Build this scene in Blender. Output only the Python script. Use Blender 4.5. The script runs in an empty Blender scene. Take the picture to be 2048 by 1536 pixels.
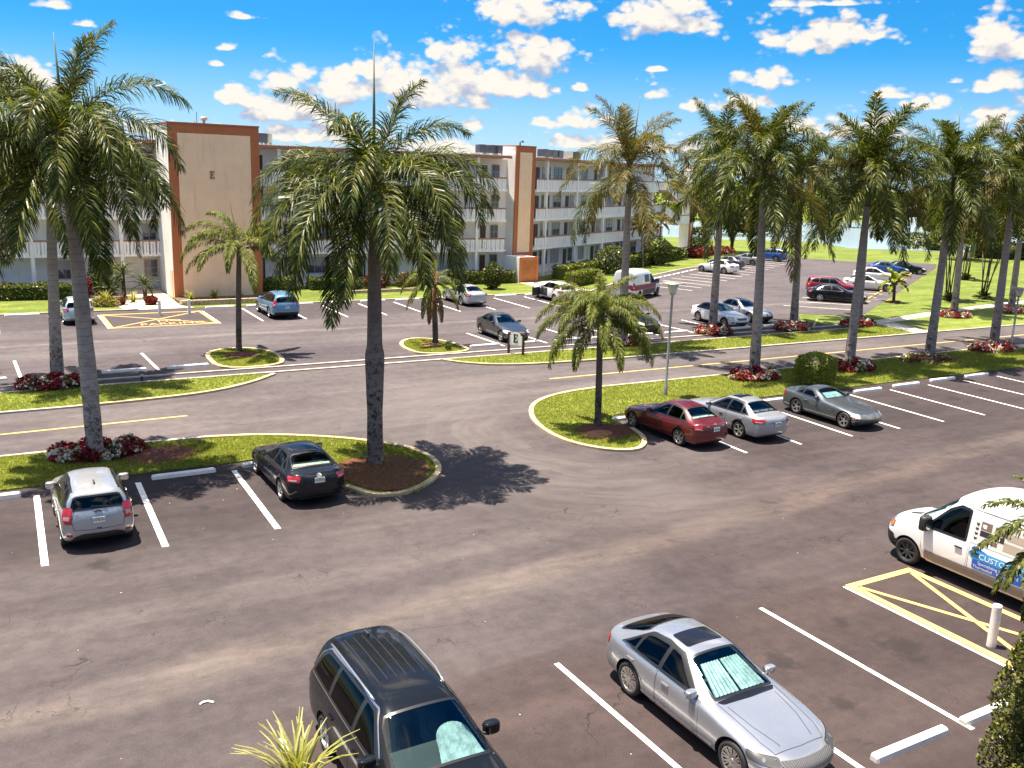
import bpy, bmesh, math, random
from math import sin, cos, pi, radians, sqrt, atan2, hypot
from mathutils import Vector, Matrix
from mathutils.bvhtree import BVHTree

# ---------------------------------------------------------------- camera, world, sun, exposure
SC = bpy.context.scene
COL = SC.collection
CAM_H = 9.8
F_PX = 1851.3
PITCH, ROLL, YAW = radians(12.877), radians(1.995), radians(30.152)
_fw = Vector((sin(YAW)*cos(PITCH), cos(YAW)*cos(PITCH), -sin(PITCH)))
_rt = Vector((cos(YAW), -sin(YAW), 0)); _up = _rt.cross(_fw)
RT = _rt*cos(ROLL)+_up*sin(ROLL); UP = -_rt*sin(ROLL)+_up*cos(ROLL); FW = _fw
CP = Vector((0, 0, CAM_H))
cd = bpy.data.cameras.new('camera'); cam = bpy.data.objects.new('camera', cd); COL.objects.link(cam)
cd.sensor_width = 36; cd.lens = 36*F_PX/2048; cd.clip_start = .1; cd.clip_end = 5000
cam.matrix_world = Matrix(((RT.x, UP.x, -FW.x, 0), (RT.y, UP.y, -FW.y, 0), (RT.z, UP.z, -FW.z, CAM_H), (0, 0, 0, 1)))
SC.camera = cam

def ray(px, py): return FW*F_PX+RT*(px-1024)-UP*(py-768)
def at(px, py, z=0.0):                 # point of the plane at height z seen in the survey photograph at (px, py)
    d = ray(px, py); return CP+d*((z-CAM_H)/d.z)
def above(px, py, base):               # point straight over/near base, at the height seen at (px, py)
    d = ray(px, py); t = hypot(base[0], base[1])/hypot(d.x, d.y); return CP+d*t

SUN_EL, SUN_AZ = radians(77.5), radians(-42)      # azimuth from +Y toward +X
sd = bpy.data.lights.new('sun', 'SUN'); sd.energy = 4.3; sd.angle = radians(.5); sd.color = (1, .90, .77)
so = bpy.data.objects.new('sun', sd); COL.objects.link(so)
SDIR = Vector((cos(SUN_EL)*sin(SUN_AZ), cos(SUN_EL)*cos(SUN_AZ), sin(SUN_EL)))
so.rotation_euler = SDIR.to_track_quat('Z', 'Y').to_euler(); so.location = (0, 0, 60)
vs = SC.view_settings; vs.view_transform = 'Standard'; vs.look = 'None'; vs.gamma = 1; vs.use_curve_mapping = False
vs.exposure = 1.84
SC.cycles.max_bounces = 6; SC.cycles.transparent_max_bounces = 12
SC.cycles.caustics_reflective = False; SC.cycles.caustics_refractive = False
SC.cycles.sample_clamp_indirect = 6

class NT:                               # short-hand for node trees
    def __init__(s, nt): s.t = nt; s.n = nt.nodes; s.l = nt.links
    def new(s, t, **k):
        n = s.n.new(t)
        for a, b in k.items(): setattr(n, a, b)
        return n
    def set(s, sock, v):
        if isinstance(v, bpy.types.NodeSocket): s.l.new(v, sock)
        elif v is not None: sock.default_value = v
    def m(s, op, a, b=None, c=None, clamp=False):
        n = s.new('ShaderNodeMath', operation=op, use_clamp=clamp)
        for i, v in enumerate((a, b, c)):
            if v is not None: s.set(n.inputs[i], v)
        return n.outputs[0]
    def v(s, op, a, b=None):
        n = s.new('ShaderNodeVectorMath', operation=op); s.set(n.inputs[0], a)
        if b is not None: s.set(n.inputs[1], b)
        return n.outputs['Value'] if op in ('LENGTH', 'DOT_PRODUCT') else n.outputs[0]
    def mix(s, f, a, b, mode='MIX'):
        n = s.new('ShaderNodeMix', data_type='RGBA', blend_type=mode)
        s.set(n.inputs[0], f)
        for i, v in ((6, a), (7, b)): s.set(n.inputs[i], v if isinstance(v, bpy.types.NodeSocket) else (*v, 1))
        return n.outputs[2]
    def noise(s, vec, scale, detail=4, rough=.55, dist=0.0, lac=2.0):
        n = s.new('ShaderNodeTexNoise'); s.set(n.inputs['Vector'], vec)
        for k, v in (('Scale', scale), ('Detail', detail), ('Roughness', rough), ('Distortion', dist), ('Lacunarity', lac)): n.inputs[k].default_value = v
        return n.outputs[0]
    def ramp(s, f, a, b, lo=0.0, hi=1.0, smooth=True):
        n = s.new('ShaderNodeMapRange', interpolation_type='SMOOTHSTEP' if smooth else 'LINEAR')
        s.set(n.inputs[0], f); 
        for i, v in enumerate((a, b, lo, hi)): s.set(n.inputs[i+1], v)
        return n.outputs[0]
    def comb(s, x, y, z):
        n = s.new('ShaderNodeCombineXYZ')
        for i, v in enumerate((x, y, z)): s.set(n.inputs[i], v)
        return n.outputs[0]
    def sep(s, v):
        n = s.new('ShaderNodeSeparateXYZ'); s.set(n.inputs[0], v); return n.outputs

W = bpy.data.worlds.new('World'); SC.world = W; W.use_nodes = True
w = NT(W.node_tree); w.n.clear()
tc = w.new('ShaderNodeTexCoord').outputs['Generated']
dn = w.v('NORMALIZE', tc); dx, dy, dz = w.sep(dn)
sky = w.new('ShaderNodeTexSky', sky_type='NISHITA', sun_disc=False, sun_elevation=SUN_EL, sun_rotation=SUN_AZ, altitude=0, air_density=1.0, dust_density=.4, ozone_density=2.0)
w.set(sky.inputs[0], w.v('NORMALIZE', w.comb(dx, dy, w.m('ADD', w.m('MAXIMUM', dz, 0.0), .10))))
hs = w.new('ShaderNodeHueSaturation'); hs.inputs['Saturation'].default_value = 1.5; hs.inputs['Value'].default_value = .46; w.set(hs.inputs['Color'], sky.outputs[0])
skyc = w.mix(1.0, hs.outputs[0], (.52, 1.04, 1.10), 'MULTIPLY')
az = w.m('ARCTAN2', dx, dy); el = w.m('ARCSINE', dz)
CLOUDS = [(1060,15,135,42),(1325,18,118,56),(1640,62,128,48),(1745,66,60,18),(2010,72,88,52),(1062,98,108,50),(925,125,95,58),(1000,160,120,40),(868,100,24,26),(800,150,140,58),(690,165,90,48),(870,185,120,36),
 (575,150,66,42),(600,200,110,34),(485,190,62,30),(950,205,75,18),(560,222,80,26),(1030,178,66,20),(940,246,34,20),(1085,242,40,13),(1150,236,66,26),(1540,158,88,22),(1310,178,46,22),(1780,185,52,13),
 (1855,206,48,18),(2010,160,70,26),(1910,160,22,9),(155,45,34,9),(455,92,20,9),(437,125,16,8),(110,4,34,14),(492,30,28,9),(1320,136,28,8),(1160,175,20,9),(1110,178,14,8),(1500,205,46,20),
 (1385,206,46,18),(1670,4,130,9),(20,150,70,60),(620,262,170,26),(1200,282,130,20),(1740,250,90,34),(1995,238,70,34),(440,268,110,22),(1330,290,120,18),(860,290,160,16),(300,255,70,18),(1600,245,60,22)]
def cloud_group():
    g = bpy.data.node_groups.new('cloud_field', 'ShaderNodeTree')
    g.interface.new_socket('az', in_out='INPUT', socket_type='NodeSocketFloat'); g.interface.new_socket('el', in_out='INPUT', socket_type='NodeSocketFloat')
    g.interface.new_socket('density', in_out='OUTPUT', socket_type='NodeSocketFloat')
    q = NT(g); gi = q.new('NodeGroupInput'); go = q.new('NodeGroupOutput')
    a, e = gi.outputs[0], gi.outputs[1]
    best = None
    for cx, cy, rx, ry in CLOUDS:
        d = ray(cx, cy+ry*.45).normalized(); A, E_ = atan2(d.x, d.y), math.asin(d.z)
        ra, re = 1.12*rx/F_PX, 1.5*ry/F_PX
        u = q.m('MULTIPLY', q.m('SUBTRACT', a, A), 1/ra)
        v = q.m('MULTIPLY', q.m('SUBTRACT', e, E_), 1/re)
        v = q.m('MULTIPLY_ADD', q.m('MINIMUM', v, 0.0), 1.6, v)
        r = q.m('SQRT', q.m('ADD', q.m('MULTIPLY', u, u), q.m('MULTIPLY', v, v)))
        best = r if best is None else q.m('MINIMUM', best, r)
    p = q.comb(a, q.m('MULTIPLY', e, 1.5), 0.3)
    n1 = q.noise(p, 20, 4, .55, .2); n2 = q.noise(p, 62, 5, .60, .2)
    def puff(scale):
        v_ = q.new('ShaderNodeTexVoronoi', feature='F1'); v_.inputs['Scale'].default_value = scale; q.set(v_.inputs['Vector'], q.v('ADD', p, q.v('MULTIPLY', q.comb(n2, n1, 0), (.012, .012, 0)))); return q.m('SUBTRACT', .42, v_.outputs['Distance'])
    nn = q.m('ADD', q.m('MULTIPLY', q.m('SUBTRACT', n1, .5), 1.5), q.m('MULTIPLY', q.m('SUBTRACT', n2, .5), .75))
    nn = q.m('ADD', nn, q.m('ADD', q.m('MULTIPLY', puff(46), .85), q.m('MULTIPLY', puff(115), .42)))
    q.l.new(q.m('ADD', q.m('SUBTRACT', .93, q.m('MINIMUM', best, 2.5)), nn), go.inputs[0])
    return g
cg = cloud_group()
def cf(da, de):
    n = w.new('ShaderNodeGroup'); n.node_tree = cg
    w.set(n.inputs[0], w.m('ADD', az, da)); w.set(n.inputs[1], w.m('ADD', el, de)); return n.outputs[0]
d0 = cf(0, 0); d1 = cf(-.006, .016)
cov = w.ramp(d0, -.04, .44)
lit = w.ramp(w.m('ADD', w.m('SUBTRACT', d0, d1), w.m('MULTIPLY', d0, -.16)), -.62, .30)
# the sky above the frame: unseen broken cumulus added for ambient light, bright around the sun
zz = w.m('MAXIMUM', dz, .06); pl = w.comb(w.m('DIVIDE', dx, zz), w.m('DIVIDE', dy, zz), 0)
nh = w.noise(pl, .85, 7, .58, .3); nh2 = w.noise(w.v('ADD', pl, (-.12, .12, 0)), .85, 7, .58, .3)
hi = w.ramp(el, .19, .27)
covh = w.m('MULTIPLY', w.ramp(nh, .47, .60), hi)
lith = w.ramp(w.m('SUBTRACT', nh, nh2), -.10, .10)
sund = w.m('MAXIMUM', w.v('DOT_PRODUCT', dn, tuple(SDIR)), 0.0)
glow = w.m('POWER', sund, 6.0)
cl_low = w.mix(lit, (1.35, 1.50, 1.95), (2.85, 2.70, 2.45))
cl_hi = w.mix(lith, (2.1, 2.1, 2.2), (5.6, 5.1, 4.5))
cl_hi = w.mix(w.m('MULTIPLY', glow, .8), cl_hi, (10, 9, 7.8))
hazec = w.mix(w.ramp(el, -.01, .15), (2.9, 3.5, 4.1), (0, 0, 0))
skyb = w.mix(w.ramp(el, -.02, .135, .88, 0.0), skyc, (1.9, 2.42, 2.80))
out = w.mix(w.m('MULTIPLY', cov, w.m('SUBTRACT', 1.0, hi)), skyb, cl_low)
out = w.mix(covh, out, cl_hi)
bg = w.new('ShaderNodeBackground'); w.set(bg.inputs[0], out); bg.inputs[1].default_value = .10
wo = w.new('ShaderNodeOutputWorld'); w.l.new(bg.outputs[0], wo.inputs[0])

# ---------------------------------------------------------------- materials
MATS = {}
def mat(name, col, rough=.6, metal=0.0, coat=0.0, spec=.5, var=0.0, vscale=4.0, bump=0.0, bscale=20.0, emit=None, aniso=None, sss=None):
    m = bpy.data.materials.new(name); m.use_nodes = True; t = NT(m.node_tree); b = t.n['Principled BSDF']
    b.inputs['Roughness'].default_value = rough; b.inputs['Metallic'].default_value = metal; b.inputs['Coat Weight'].default_value = coat
    b.inputs['Coat Roughness'].default_value = .04; b.inputs['Specular IOR Level'].default_value = spec
    co = t.new('ShaderNodeTexCoord').outputs['Object'] if (var or bump) else None
    if var:
        n = t.noise(co, vscale, 6, .6)
        k = t.ramp(n, .3, .7, 1-var, 1+var)
        t.set(b.inputs['Base Color'], t.mix(1.0, col, t.comb(k, k, k), 'MULTIPLY'))
    else: b.inputs['Base Color'].default_value = (*col, 1)
    if bump:
        bn = t.new('ShaderNodeBump'); bn.inputs['Strength'].default_value = bump; bn.inputs['Distance'].default_value = .02
        t.set(bn.inputs['Height'], t.noise(co, bscale, 5, .6)); t.l.new(bn.outputs[0], b.inputs['Normal'])
    MATS[name] = m; return m
def srgb(r, g, b): return tuple(((c/255+.055)/1.055)**2.4 if c > 10 else c/255/12.92 for c in (r, g, b))

def asphalt(name, base, warm, bands, cracks=True, zones=(), stains=()):
    m = bpy.data.materials.new(name); m.use_nodes = True; t = NT(m.node_tree); b = t.n['Principled BSDF']
    p = t.new('ShaderNodeTexCoord').outputs['Object']; x, y, z = t.sep(p)
    big = t.noise(p, .16, 5, .6, .4)
    st = t.noise(t.comb(t.m('MULTIPLY', x, .10), t.m('MULTIPLY', y, .9), 0), 1.0, 6, .62, .5)
    fine = t.noise(p, 55, 4, .7); mid = t.noise(p, 2.2, 6, .65)
    k = t.m('ADD', t.ramp(big, .3, .7, .88, 1.10), t.ramp(st, .25, .75, -.08, .08))
    k = t.m('ADD', k, t.ramp(fine, .2, .8, -.30, .30)); k = t.m('ADD', k, t.ramp(mid, .25, .75, -.17, .17))
    col = t.mix(t.ramp(t.m('ADD', t.m('MULTIPLY', st, .6), t.m('MULTIPLY', big, .4)), .36, .66), base, warm)
    for (y0, hw, amt, c, slope) in bands:           # long worn stains along the driving lanes
        yy = t.m('ADD', t.m('SUBTRACT', y, y0), t.m('MULTIPLY', x, -slope))
        yy = t.m('ADD', yy, t.m('MULTIPLY', t.m('SUBTRACT', t.noise(p, .35, 4, .6), .5), 1.3))
        f = t.ramp(t.m('ABSOLUTE', yy), hw, hw*.15, 0, 1)
        f = t.m('MULTIPLY', f, t.ramp(t.noise(t.comb(t.m('MULTIPLY', x, .35), t.m('MULTIPLY', y, 1.6), 2), 1.2, 6, .7), .3, .62, .10, amt))
        col = t.mix(f, col, c)
    col = t.mix(1.0, col, t.comb(k, k, k), 'MULTIPLY')
    # bays carry less wear than the lanes and stay darker
    for (xa, xb, ya, yb, kk, sf) in zones:
        wob = t.m('MULTIPLY', t.m('SUBTRACT', t.noise(p, .5, 4, .6), .5), 2.0)
        f = t.m('MULTIPLY', t.m('MULTIPLY', t.ramp(t.m('ADD', x, wob), xa-sf, xa+sf), t.ramp(t.m('ADD', x, wob), xb+sf, xb-sf)), t.m('MULTIPLY', t.ramp(t.m('ADD', y, wob), ya-sf, ya+sf), t.ramp(t.m('ADD', y, wob), yb+sf, yb-sf)))
        col = t.mix(f, col, t.mix(1.0, col, kk, 'MULTIPLY'))
    # pale turning marks round the kerbed point
    rx_, ry_ = t.m('SUBTRACT', x, 20.5), t.m('SUBTRACT', y, 28.5); rr = t.m('SQRT', t.m('ADD', t.m('MULTIPLY', rx_, rx_), t.m('MULTIPLY', ry_, ry_))); an = t.m('ARCTAN2', ry_, rx_)
    rr = t.m('ADD', rr, t.m('MULTIPLY', t.m('SUBTRACT', t.noise(p, .3, 3, .5), .5), 1.6))
    arc = t.ramp(t.noise(t.comb(t.m('MULTIPLY', rr, 1.3), t.m('MULTIPLY', t.m('ABSOLUTE', an), .9), 0), 1.0, 6, .65), .42, .66)
    am = t.m('MULTIPLY', t.m('MULTIPLY', t.ramp(rr, 2.5, 4.5), t.ramp(rr, 13.0, 7.0)), t.ramp(rx_, 1.5, -3.0))
    col = t.mix(t.m('MULTIPLY', t.m('MULTIPLY_ADD', arc, .34, .22), am), col, (.125, .108, .100))
    # oil marks left in the bays
    for (sx, sy, sr) in stains:
        ux, uy = t.m('MULTIPLY', t.m('SUBTRACT', x, sx), 1.4), t.m('SUBTRACT', y, sy); rr = t.m('SQRT', t.m('ADD', t.m('MULTIPLY', ux, ux), t.m('MULTIPLY', uy, uy)))
        rr = t.m('ADD', rr, t.m('MULTIPLY', t.m('SUBTRACT', mid, .5), sr*2.2)); col = t.mix(t.m('MULTIPLY', t.ramp(rr, sr, sr*.2), .62), col, (.016, .013, .012))
    # dark drips
    dr = t.ramp(t.noise(p, .9, 3, .5, 1.0), .66, .76); col = t.mix(t.m('MULTIPLY', dr, .35), col, (.012, .010, .011))
    if cracks:
        for sc, wd in ((.34, .0045), (.9, .005)):
            v2 = t.new('ShaderNodeTexVoronoi', feature='DISTANCE_TO_EDGE'); v2.inputs['Scale'].default_value = sc
            nn = t.new('ShaderNodeTexNoise'); nn.inputs['Scale'].default_value = 1.6; nn.inputs['Detail'].default_value = 5; t.set(nn.inputs['Vector'], p)
            t.set(v2.inputs['Vector'], t.v('ADD', p, t.v('MULTIPLY', nn.outputs['Color'], (1.4, 1.4, 0))))
            ck = t.m('MULTIPLY', t.ramp(v2.outputs['Distance'], wd*sc*2.4, wd*sc*.6), t.ramp(t.noise(p, .45, 3), .52, .64))
            col = t.mix(t.m('MULTIPLY', ck, .75), col, (.012, .010, .010))
    t.set(b.inputs['Base Color'], col); b.inputs['Roughness'].default_value = .88; b.inputs['Specular IOR Level'].default_value = .25
    bn = t.new('ShaderNodeBump'); bn.inputs['Strength'].default_value = .5; bn.inputs['Distance'].default_value = .01; t.set(bn.inputs['Height'], fine); t.l.new(bn.outputs[0], b.inputs['Normal'])
    MATS[name] = m; return m
TAN = (.120, .097, .082)
asphalt('asphalt_near', (.052, .042, .0435), (.066, .054, .053), [(16.9, .9, .62, TAN, .115), (20.2, .9, .5, (.095, .08, .075), .02), (24.0, 1.6, .35, (.09, .078, .073), 0), (13.0, .8, .3, (.085, .07, .065), .05)], True, [(-60, 12, 23.6, 31, (.62, .58, .59), 1.0), (23, 80, 22.8, 31, (.62, .57, .58), 1.2), (4, 80, -20, 14.8, (.72, .63, .60), 1.0), (14, 90, 14, 23.2, (.80, .74, .73), 3.0)], [(5.3, 28.2, .55), (5.1, 26.3, .35), (13.9, 12.3, .7), (13.8, 10.6, .45), (16.7, 11.6, .8), (16.5, 13.0, .4), (34.1, 26.8, .6), (37.0, 27.0, .7), (39.9, 26.6, .6), (42.8, 27.2, .6), (2.0, 23.3, .5)])
asphalt('asphalt_road', (.074, .062, .063), (.090, .076, .074), [(35.2, .9, .4, (.115, .098, .092), .01), (38.6, .9, .35, (.115, .098, .092), .0)], False)
asphalt('asphalt_far', (.070, .059, .062), (.084, .071, .072), [(54.3, .6, .6, (.15, .13, .118), .0), (51.5, 1.4, .4, (.11, .095, .09), 0), (57.0, 1.2, .4, (.10, .088, .085), 0)], False, [(-80, 60, 44, 49.8, (.82, .80, .82), .8), (-80, 46, 58.8, 66, (.74, .72, .75), .8)])

def grass_mat(name, c1, c2, c3, scale=1.0):
    m = bpy.data.materials.new(name); m.use_nodes = True; t = NT(m.node_tree); b = t.n['Principled BSDF']
    p = t.new('ShaderNodeTexCoord').outputs['Object']; 
    col = t.mix(t.ramp(t.noise(p, .5*scale, 5, .65), .35, .65), c1, c2)
    col = t.mix(t.ramp(t.noise(p, 2.6*scale, 5, .7), .48, .70), col, c3)
    k = t.m('ADD', t.ramp(t.noise(p, 17*scale, 5, .75), .2, .8, .45, 1.5), t.ramp(t.noise(t.v('MULTIPLY', p, (.12, .9, 1)), 1.0, 4, .6), .35, .65, -.16, .16)); col = t.mix(1.0, col, t.comb(k, k, k), 'MULTIPLY')
    t.set(b.inputs['Base Color'], col); b.inputs['Roughness'].default_value = .8; b.inputs['Specular IOR Level'].default_value = .2
    bn = t.new('ShaderNodeBump'); bn.inputs['Strength'].default_value = .8; bn.inputs['Distance'].default_value = .05; t.set(bn.inputs['Height'], t.noise(p, 22*scale, 5, .7)); t.l.new(bn.outputs[0], b.inputs['Normal'])
    MATS[name] = m; return m
grass_mat('lawn', (.158, .195, .024), (.110, .150, .018), (.235, .225, .065))
grass_mat('lawn_far', (.125, .160, .020), (.088, .122, .016), (.18, .185, .042), .42)

def leaf_mat(name, cols, rough=.42, trans=.35, pscale=None):
    m = bpy.data.materials.new(name); m.use_nodes = True; t = NT(m.node_tree); b = t.n['Principled BSDF']
    g = t.new('ShaderNodeNewGeometry').outputs['Random Per Island']
    r = t.new('ShaderNodeValToRGB'); r.color_ramp.interpolation = 'LINEAR'
    els = r.color_ramp.elements
    while len(els) < len(cols): els.new(.5)
    for i, c in enumerate(cols): els[i].position = i/(len(cols)-1); els[i].color = (*c, 1)
    t.set(r.inputs[0], g); col = r.outputs[0]
    t.set(b.inputs['Base Color'], col); b.inputs['Roughness'].default_value = rough; b.inputs['Specular IOR Level'].default_value = .22
    tr = t.new('ShaderNodeBsdfTranslucent'); t.set(tr.inputs[0], t.mix(1.0, col, (1.5, 1.45, .6), 'MULTIPLY'))
    ms = t.new('ShaderNodeMixShader'); ms.inputs[0].default_value = trans
    t.l.new(b.outputs[0], ms.inputs[1]); t.l.new(tr.outputs[0], ms.inputs[2]); t.l.new(ms.outputs[0], t.n['Material Output'].inputs[0])
    MATS[name] = m; return m
leaf_mat('palm_leaf', [(.018, .032, .003), (.034, .054, .005), (.066, .086, .008), (.19, .185, .040)], .40, .30)
leaf_mat('palm_leaf_dry', [(.070, .080, .012), (.115, .100, .020), (.18, .125, .036), (.045, .060, .009)], .52, .28)
leaf_mat('queen_leaf', [(.060, .088, .010), (.095, .125, .013), (.145, .165, .024), (.21, .20, .05)], .5, .3)
leaf_mat('brown_leaf', [(.14, .075, .03), (.22, .13, .055), (.10, .055, .025)], .7, .2)
leaf_mat('hedge_leaf', [(.040, .060, .012), (.075, .095, .018), (.125, .130, .030), (.30, .29, .13)], .4, .2)
leaf_mat('shrub_leaf', [(.025, .040, .010), (.045, .065, .014), (.075, .092, .02)], .4, .2)
leaf_mat('lime_leaf', [(.13, .175, .014), (.20, .24, .02), (.29, .30, .04)], .45, .3)
leaf_mat('ficus_leaf', [(.030, .042, .008), (.055, .068, .012), (.115, .115, .022), (.21, .19, .05)], .3, .2)
leaf_mat('red_leaf', [(.07, .006, .010), (.17, .010, .018), (.40, .03, .05), (.035, .006, .008)], .5, .2)
leaf_mat('white_leaf', [(.55, .52, .44), (.66, .60, .55), (.34, .34, .20)], .5, .2)
leaf_mat('bronze_leaf', [(.055, .02, .014), (.10, .035, .02), (.16, .06, .03)], .5, .2)
leaf_mat('pale_leaf', [(.20, .21, .03), (.32, .31, .09), (.42, .40, .18)], .4, .3)
leaf_mat('grass_blade', [(.15, .19, .018), (.195, .225, .024), (.275, .265, .07), (.11, .145, .016)], .6, .4)
leaf_mat('tree_leaf', [(.030, .042, .010), (.055, .070, .014), (.10, .108, .02)], .5, .25)
mat('spear', (.10, .105, .035), .5, var=.3)
mat('palm_flower', (.42, .34, .20), .8, var=.3)

def trunk_mat(name, c1, c2, cb, hb):
    m = bpy.data.materials.new(name); m.use_nodes = True; t = NT(m.node_tree); b = t.n['Principled BSDF']
    p = t.new('ShaderNodeTexCoord').outputs['Object']; x, y, z = t.sep(p)
    col = t.mix(t.ramp(t.noise(p, 1.3, 5, .65), .3, .7), c1, c2)
    ring = t.m('FRACT', t.m('ADD', t.m('MULTIPLY', z, 4.2), t.m('MULTIPLY', t.noise(p, 1.5, 3), 1.2)))
    col = t.mix(t.m('MULTIPLY', t.ramp(ring, .16, .0), .62), col, (.10, .085, .075))
    pat = t.ramp(t.noise(p, 5.5, 6, .7), .48, .60)
    low = t.ramp(t.m('ADD', z, t.m('MULTIPLY', t.noise(p, 1.2, 4), 1.6)), hb+.6, hb*.4, 0, 1)
    col = t.mix(t.m('MULTIPLY', pat, t.m('MULTIPLY_ADD', low, .8, .15)), col, cb)
    t.set(b.inputs['Base Color'], col); b.inputs['Roughness'].default_value = .9; b.inputs['Specular IOR Level'].default_value = .15
    bn = t.new('ShaderNodeBump'); bn.inputs['Strength'].default_value = .5; bn.inputs['Distance'].default_value = .03; t.set(bn.inputs['Height'], t.noise(p, 14, 5, .7)); t.l.new(bn.outputs[0], b.inputs['Normal'])
    MATS[name] = m; return m
trunk_mat('trunk_royal', (.26, .215, .19), (.37, .315, .29), (.060, .042, .033), 3.6)
trunk_mat('trunk_center', (.155, .122, .102), (.23, .188, .160), (.055, .034, .026), 6.2)  # bark tones darkened to carry the shade of the backlit side
trunk_mat('trunk_queen', (.10, .075, .06), (.15, .12, .10), (.035, .026, .022), 3.0)
mat('crownshaft', (.062, .072, .018), .45, var=.35, vscale=2.0)
mat('bark', (.055, .042, .033), .9, var=.4, vscale=6, bump=.6)

def worn(name, col, under, lo, hi, sc=7.0):      # paint rubbed through in patches
    m = mat(name, col, .75); t = NT(m.node_tree); b = t.n['Principled BSDF']; p = t.new('ShaderNodeTexCoord').outputs['Object']
    n = t.m('ADD', t.m('MULTIPLY', t.noise(p, sc, 7, .72), .65), t.m('MULTIPLY', t.noise(p, sc*.12, 4, .6), .35))
    k = t.ramp(t.noise(p, 1.7, 5, .6), .3, .7, .84, 1.05)
    t.set(b.inputs['Base Color'], t.mix(t.ramp(n, lo, hi), t.mix(1.0, col, t.comb(k, k, k), 'MULTIPLY'), under)); return m
worn('paint_white', (.80, .77, .71), (.30, .27, .25), .53, .64)
worn('paint_yellow', (.66, .40, .12), (.22, .15, .09), .56, .68)
worn('paint_stop', (.78, .75, .69), (.34, .29, .24), .57, .66, 9)
worn('paint_stop_yellow', (.62, .37, .09), (.25, .2, .15), .56, .66, 9)
mat('kerb', (.44, .34, .19), .85, var=.22, vscale=1.6)
mat('kerb_white', (.44, .38, .30), .85, var=.2, vscale=1.6)
mat('concrete', (.50, .45, .36), .9, var=.12, vscale=1.5, bump=.2)
mat('sand', (.62, .50, .36), .9, var=.15, vscale=1.5)
mat('mulch', (.105, .026, .012), .95, var=.55, vscale=9, bump=1.0, bscale=30)
mat('mulch_light', (.26, .12, .05), .95, var=.5, vscale=9, bump=1.0, bscale=30)
mat('soil', (.12, .085, .05), .95, var=.4, vscale=3, bump=.6)
def stucco(name, col, dirt, amt):                # rendered wall: rain streaks, faint blotches, fine grain
    m = mat(name, col, .85, bump=.35, bscale=26); t = NT(m.node_tree); b = t.n['Principled BSDF']; p = t.new('ShaderNodeTexCoord').outputs['Object']
    k = t.ramp(t.noise(p, .8, 6, .65), .3, .7, .94, 1.04)
    st = t.ramp(t.noise(t.v('MULTIPLY', p, (2.6, 2.6, .22)), 1.0, 6, .68), .54, .74)
    t.set(b.inputs['Base Color'], t.mix(t.m('MULTIPLY', st, amt), t.mix(1.0, col, t.comb(k, k, k), 'MULTIPLY'), dirt)); return m
stucco('wall_white', (.90, .85, .78), (.52, .48, .43), .45)
stucco('wall_bright', (.88, .84, .77), (.55, .50, .44), .40)
stucco('wall_tan', (.86, .60, .37), (.52, .36, .24), .45)
stucco('terracotta', (.42, .135, .05), (.22, .075, .035), .55)
mat('rail_brown', (.36, .17, .10), .75, var=.1)
mat('board_white', (.93, .90, .86), .6, var=.03)
mat('door_brown', (.10, .040, .022), .5, var=.2)
mat('chute_brown', (.30, .105, .022), .55, var=.22, vscale=1.2)
mat('screen_dark', (.035, .022, .024), .4)
mat('frame_grey', (.42, .42, .42), .4, metal=.4)
mat('roofing', (.60, .57, .52), .9, var=.15)
mat('ac_metal', (.40, .39, .36), .55, metal=.3, var=.15)
mat('ac_dark', (.035, .04, .06), .5)
mat('galv', (.33, .32, .29), .45, metal=.6, var=.15)
mat('lens', (.62, .60, .55), .3)
mat('sign_post', (.055, .014, .012), .55)
mat('sign_face', (.90, .86, .80), .6)
mat('black_letter', (.015, .014, .014), .5)
mat('rock', (.40, .31, .21), .9, var=.3, vscale=4)
mat('paper', (.80, .78, .70), .7)
t_ = mat('window_glass', (.10, .105, .115), .06, spec=.8, var=.5, vscale=.7)
t_ = mat('window_blind', (.42, .41, .42), .25, spec=.6, var=.18, vscale=1.2)
def water():
    m = mat('water', (.36, .47, .54), .10, spec=.6); t = NT(m.node_tree); b = t.n['Principled BSDF']
    bn = t.new('ShaderNodeBump'); bn.inputs['Strength'].default_value = .25; bn.inputs['Distance'].default_value = .1
    p = t.new('ShaderNodeTexCoord').outputs['Object']; t.set(bn.inputs['Height'], t.noise(p, 1.4, 3)); t.l.new(bn.outputs[0], b.inputs['Normal'])
water()

# ---------------------------------------------------------------- mesh helpers
def tag(o, label=None, cat=None, group=None, kind=None):
    for k, v in (('label', label), ('category', cat), ('group', group), ('kind', kind)):
        if v: o[k] = v
    return o
def empty(name, loc=(0, 0, 0), rz=0, parent=None):
    o = bpy.data.objects.new(name, None); COL.objects.link(o); o.location = loc; o.rotation_euler = (0, 0, rz); o.empty_display_size = .2
    if parent: o.parent = parent
    return o
def mk(name, verts, faces, mats, parent=None, fm=None, smooth=False, loc=None):
    me = bpy.data.meshes.new(name); me.from_pydata([tuple(v) for v in verts], [], faces)
    for m in (mats if isinstance(mats, (list, tuple)) else [mats]): me.materials.append(MATS[m] if isinstance(m, str) else m)
    if fm: me.polygons.foreach_set('material_index', fm)
    if smooth: me.polygons.foreach_set('use_smooth', [True]*len(me.polygons))
    me.update()
    o = bpy.data.objects.new(name, me); COL.objects.link(o)
    if parent: o.parent = parent
    if loc: o.location = loc
    return o
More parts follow.
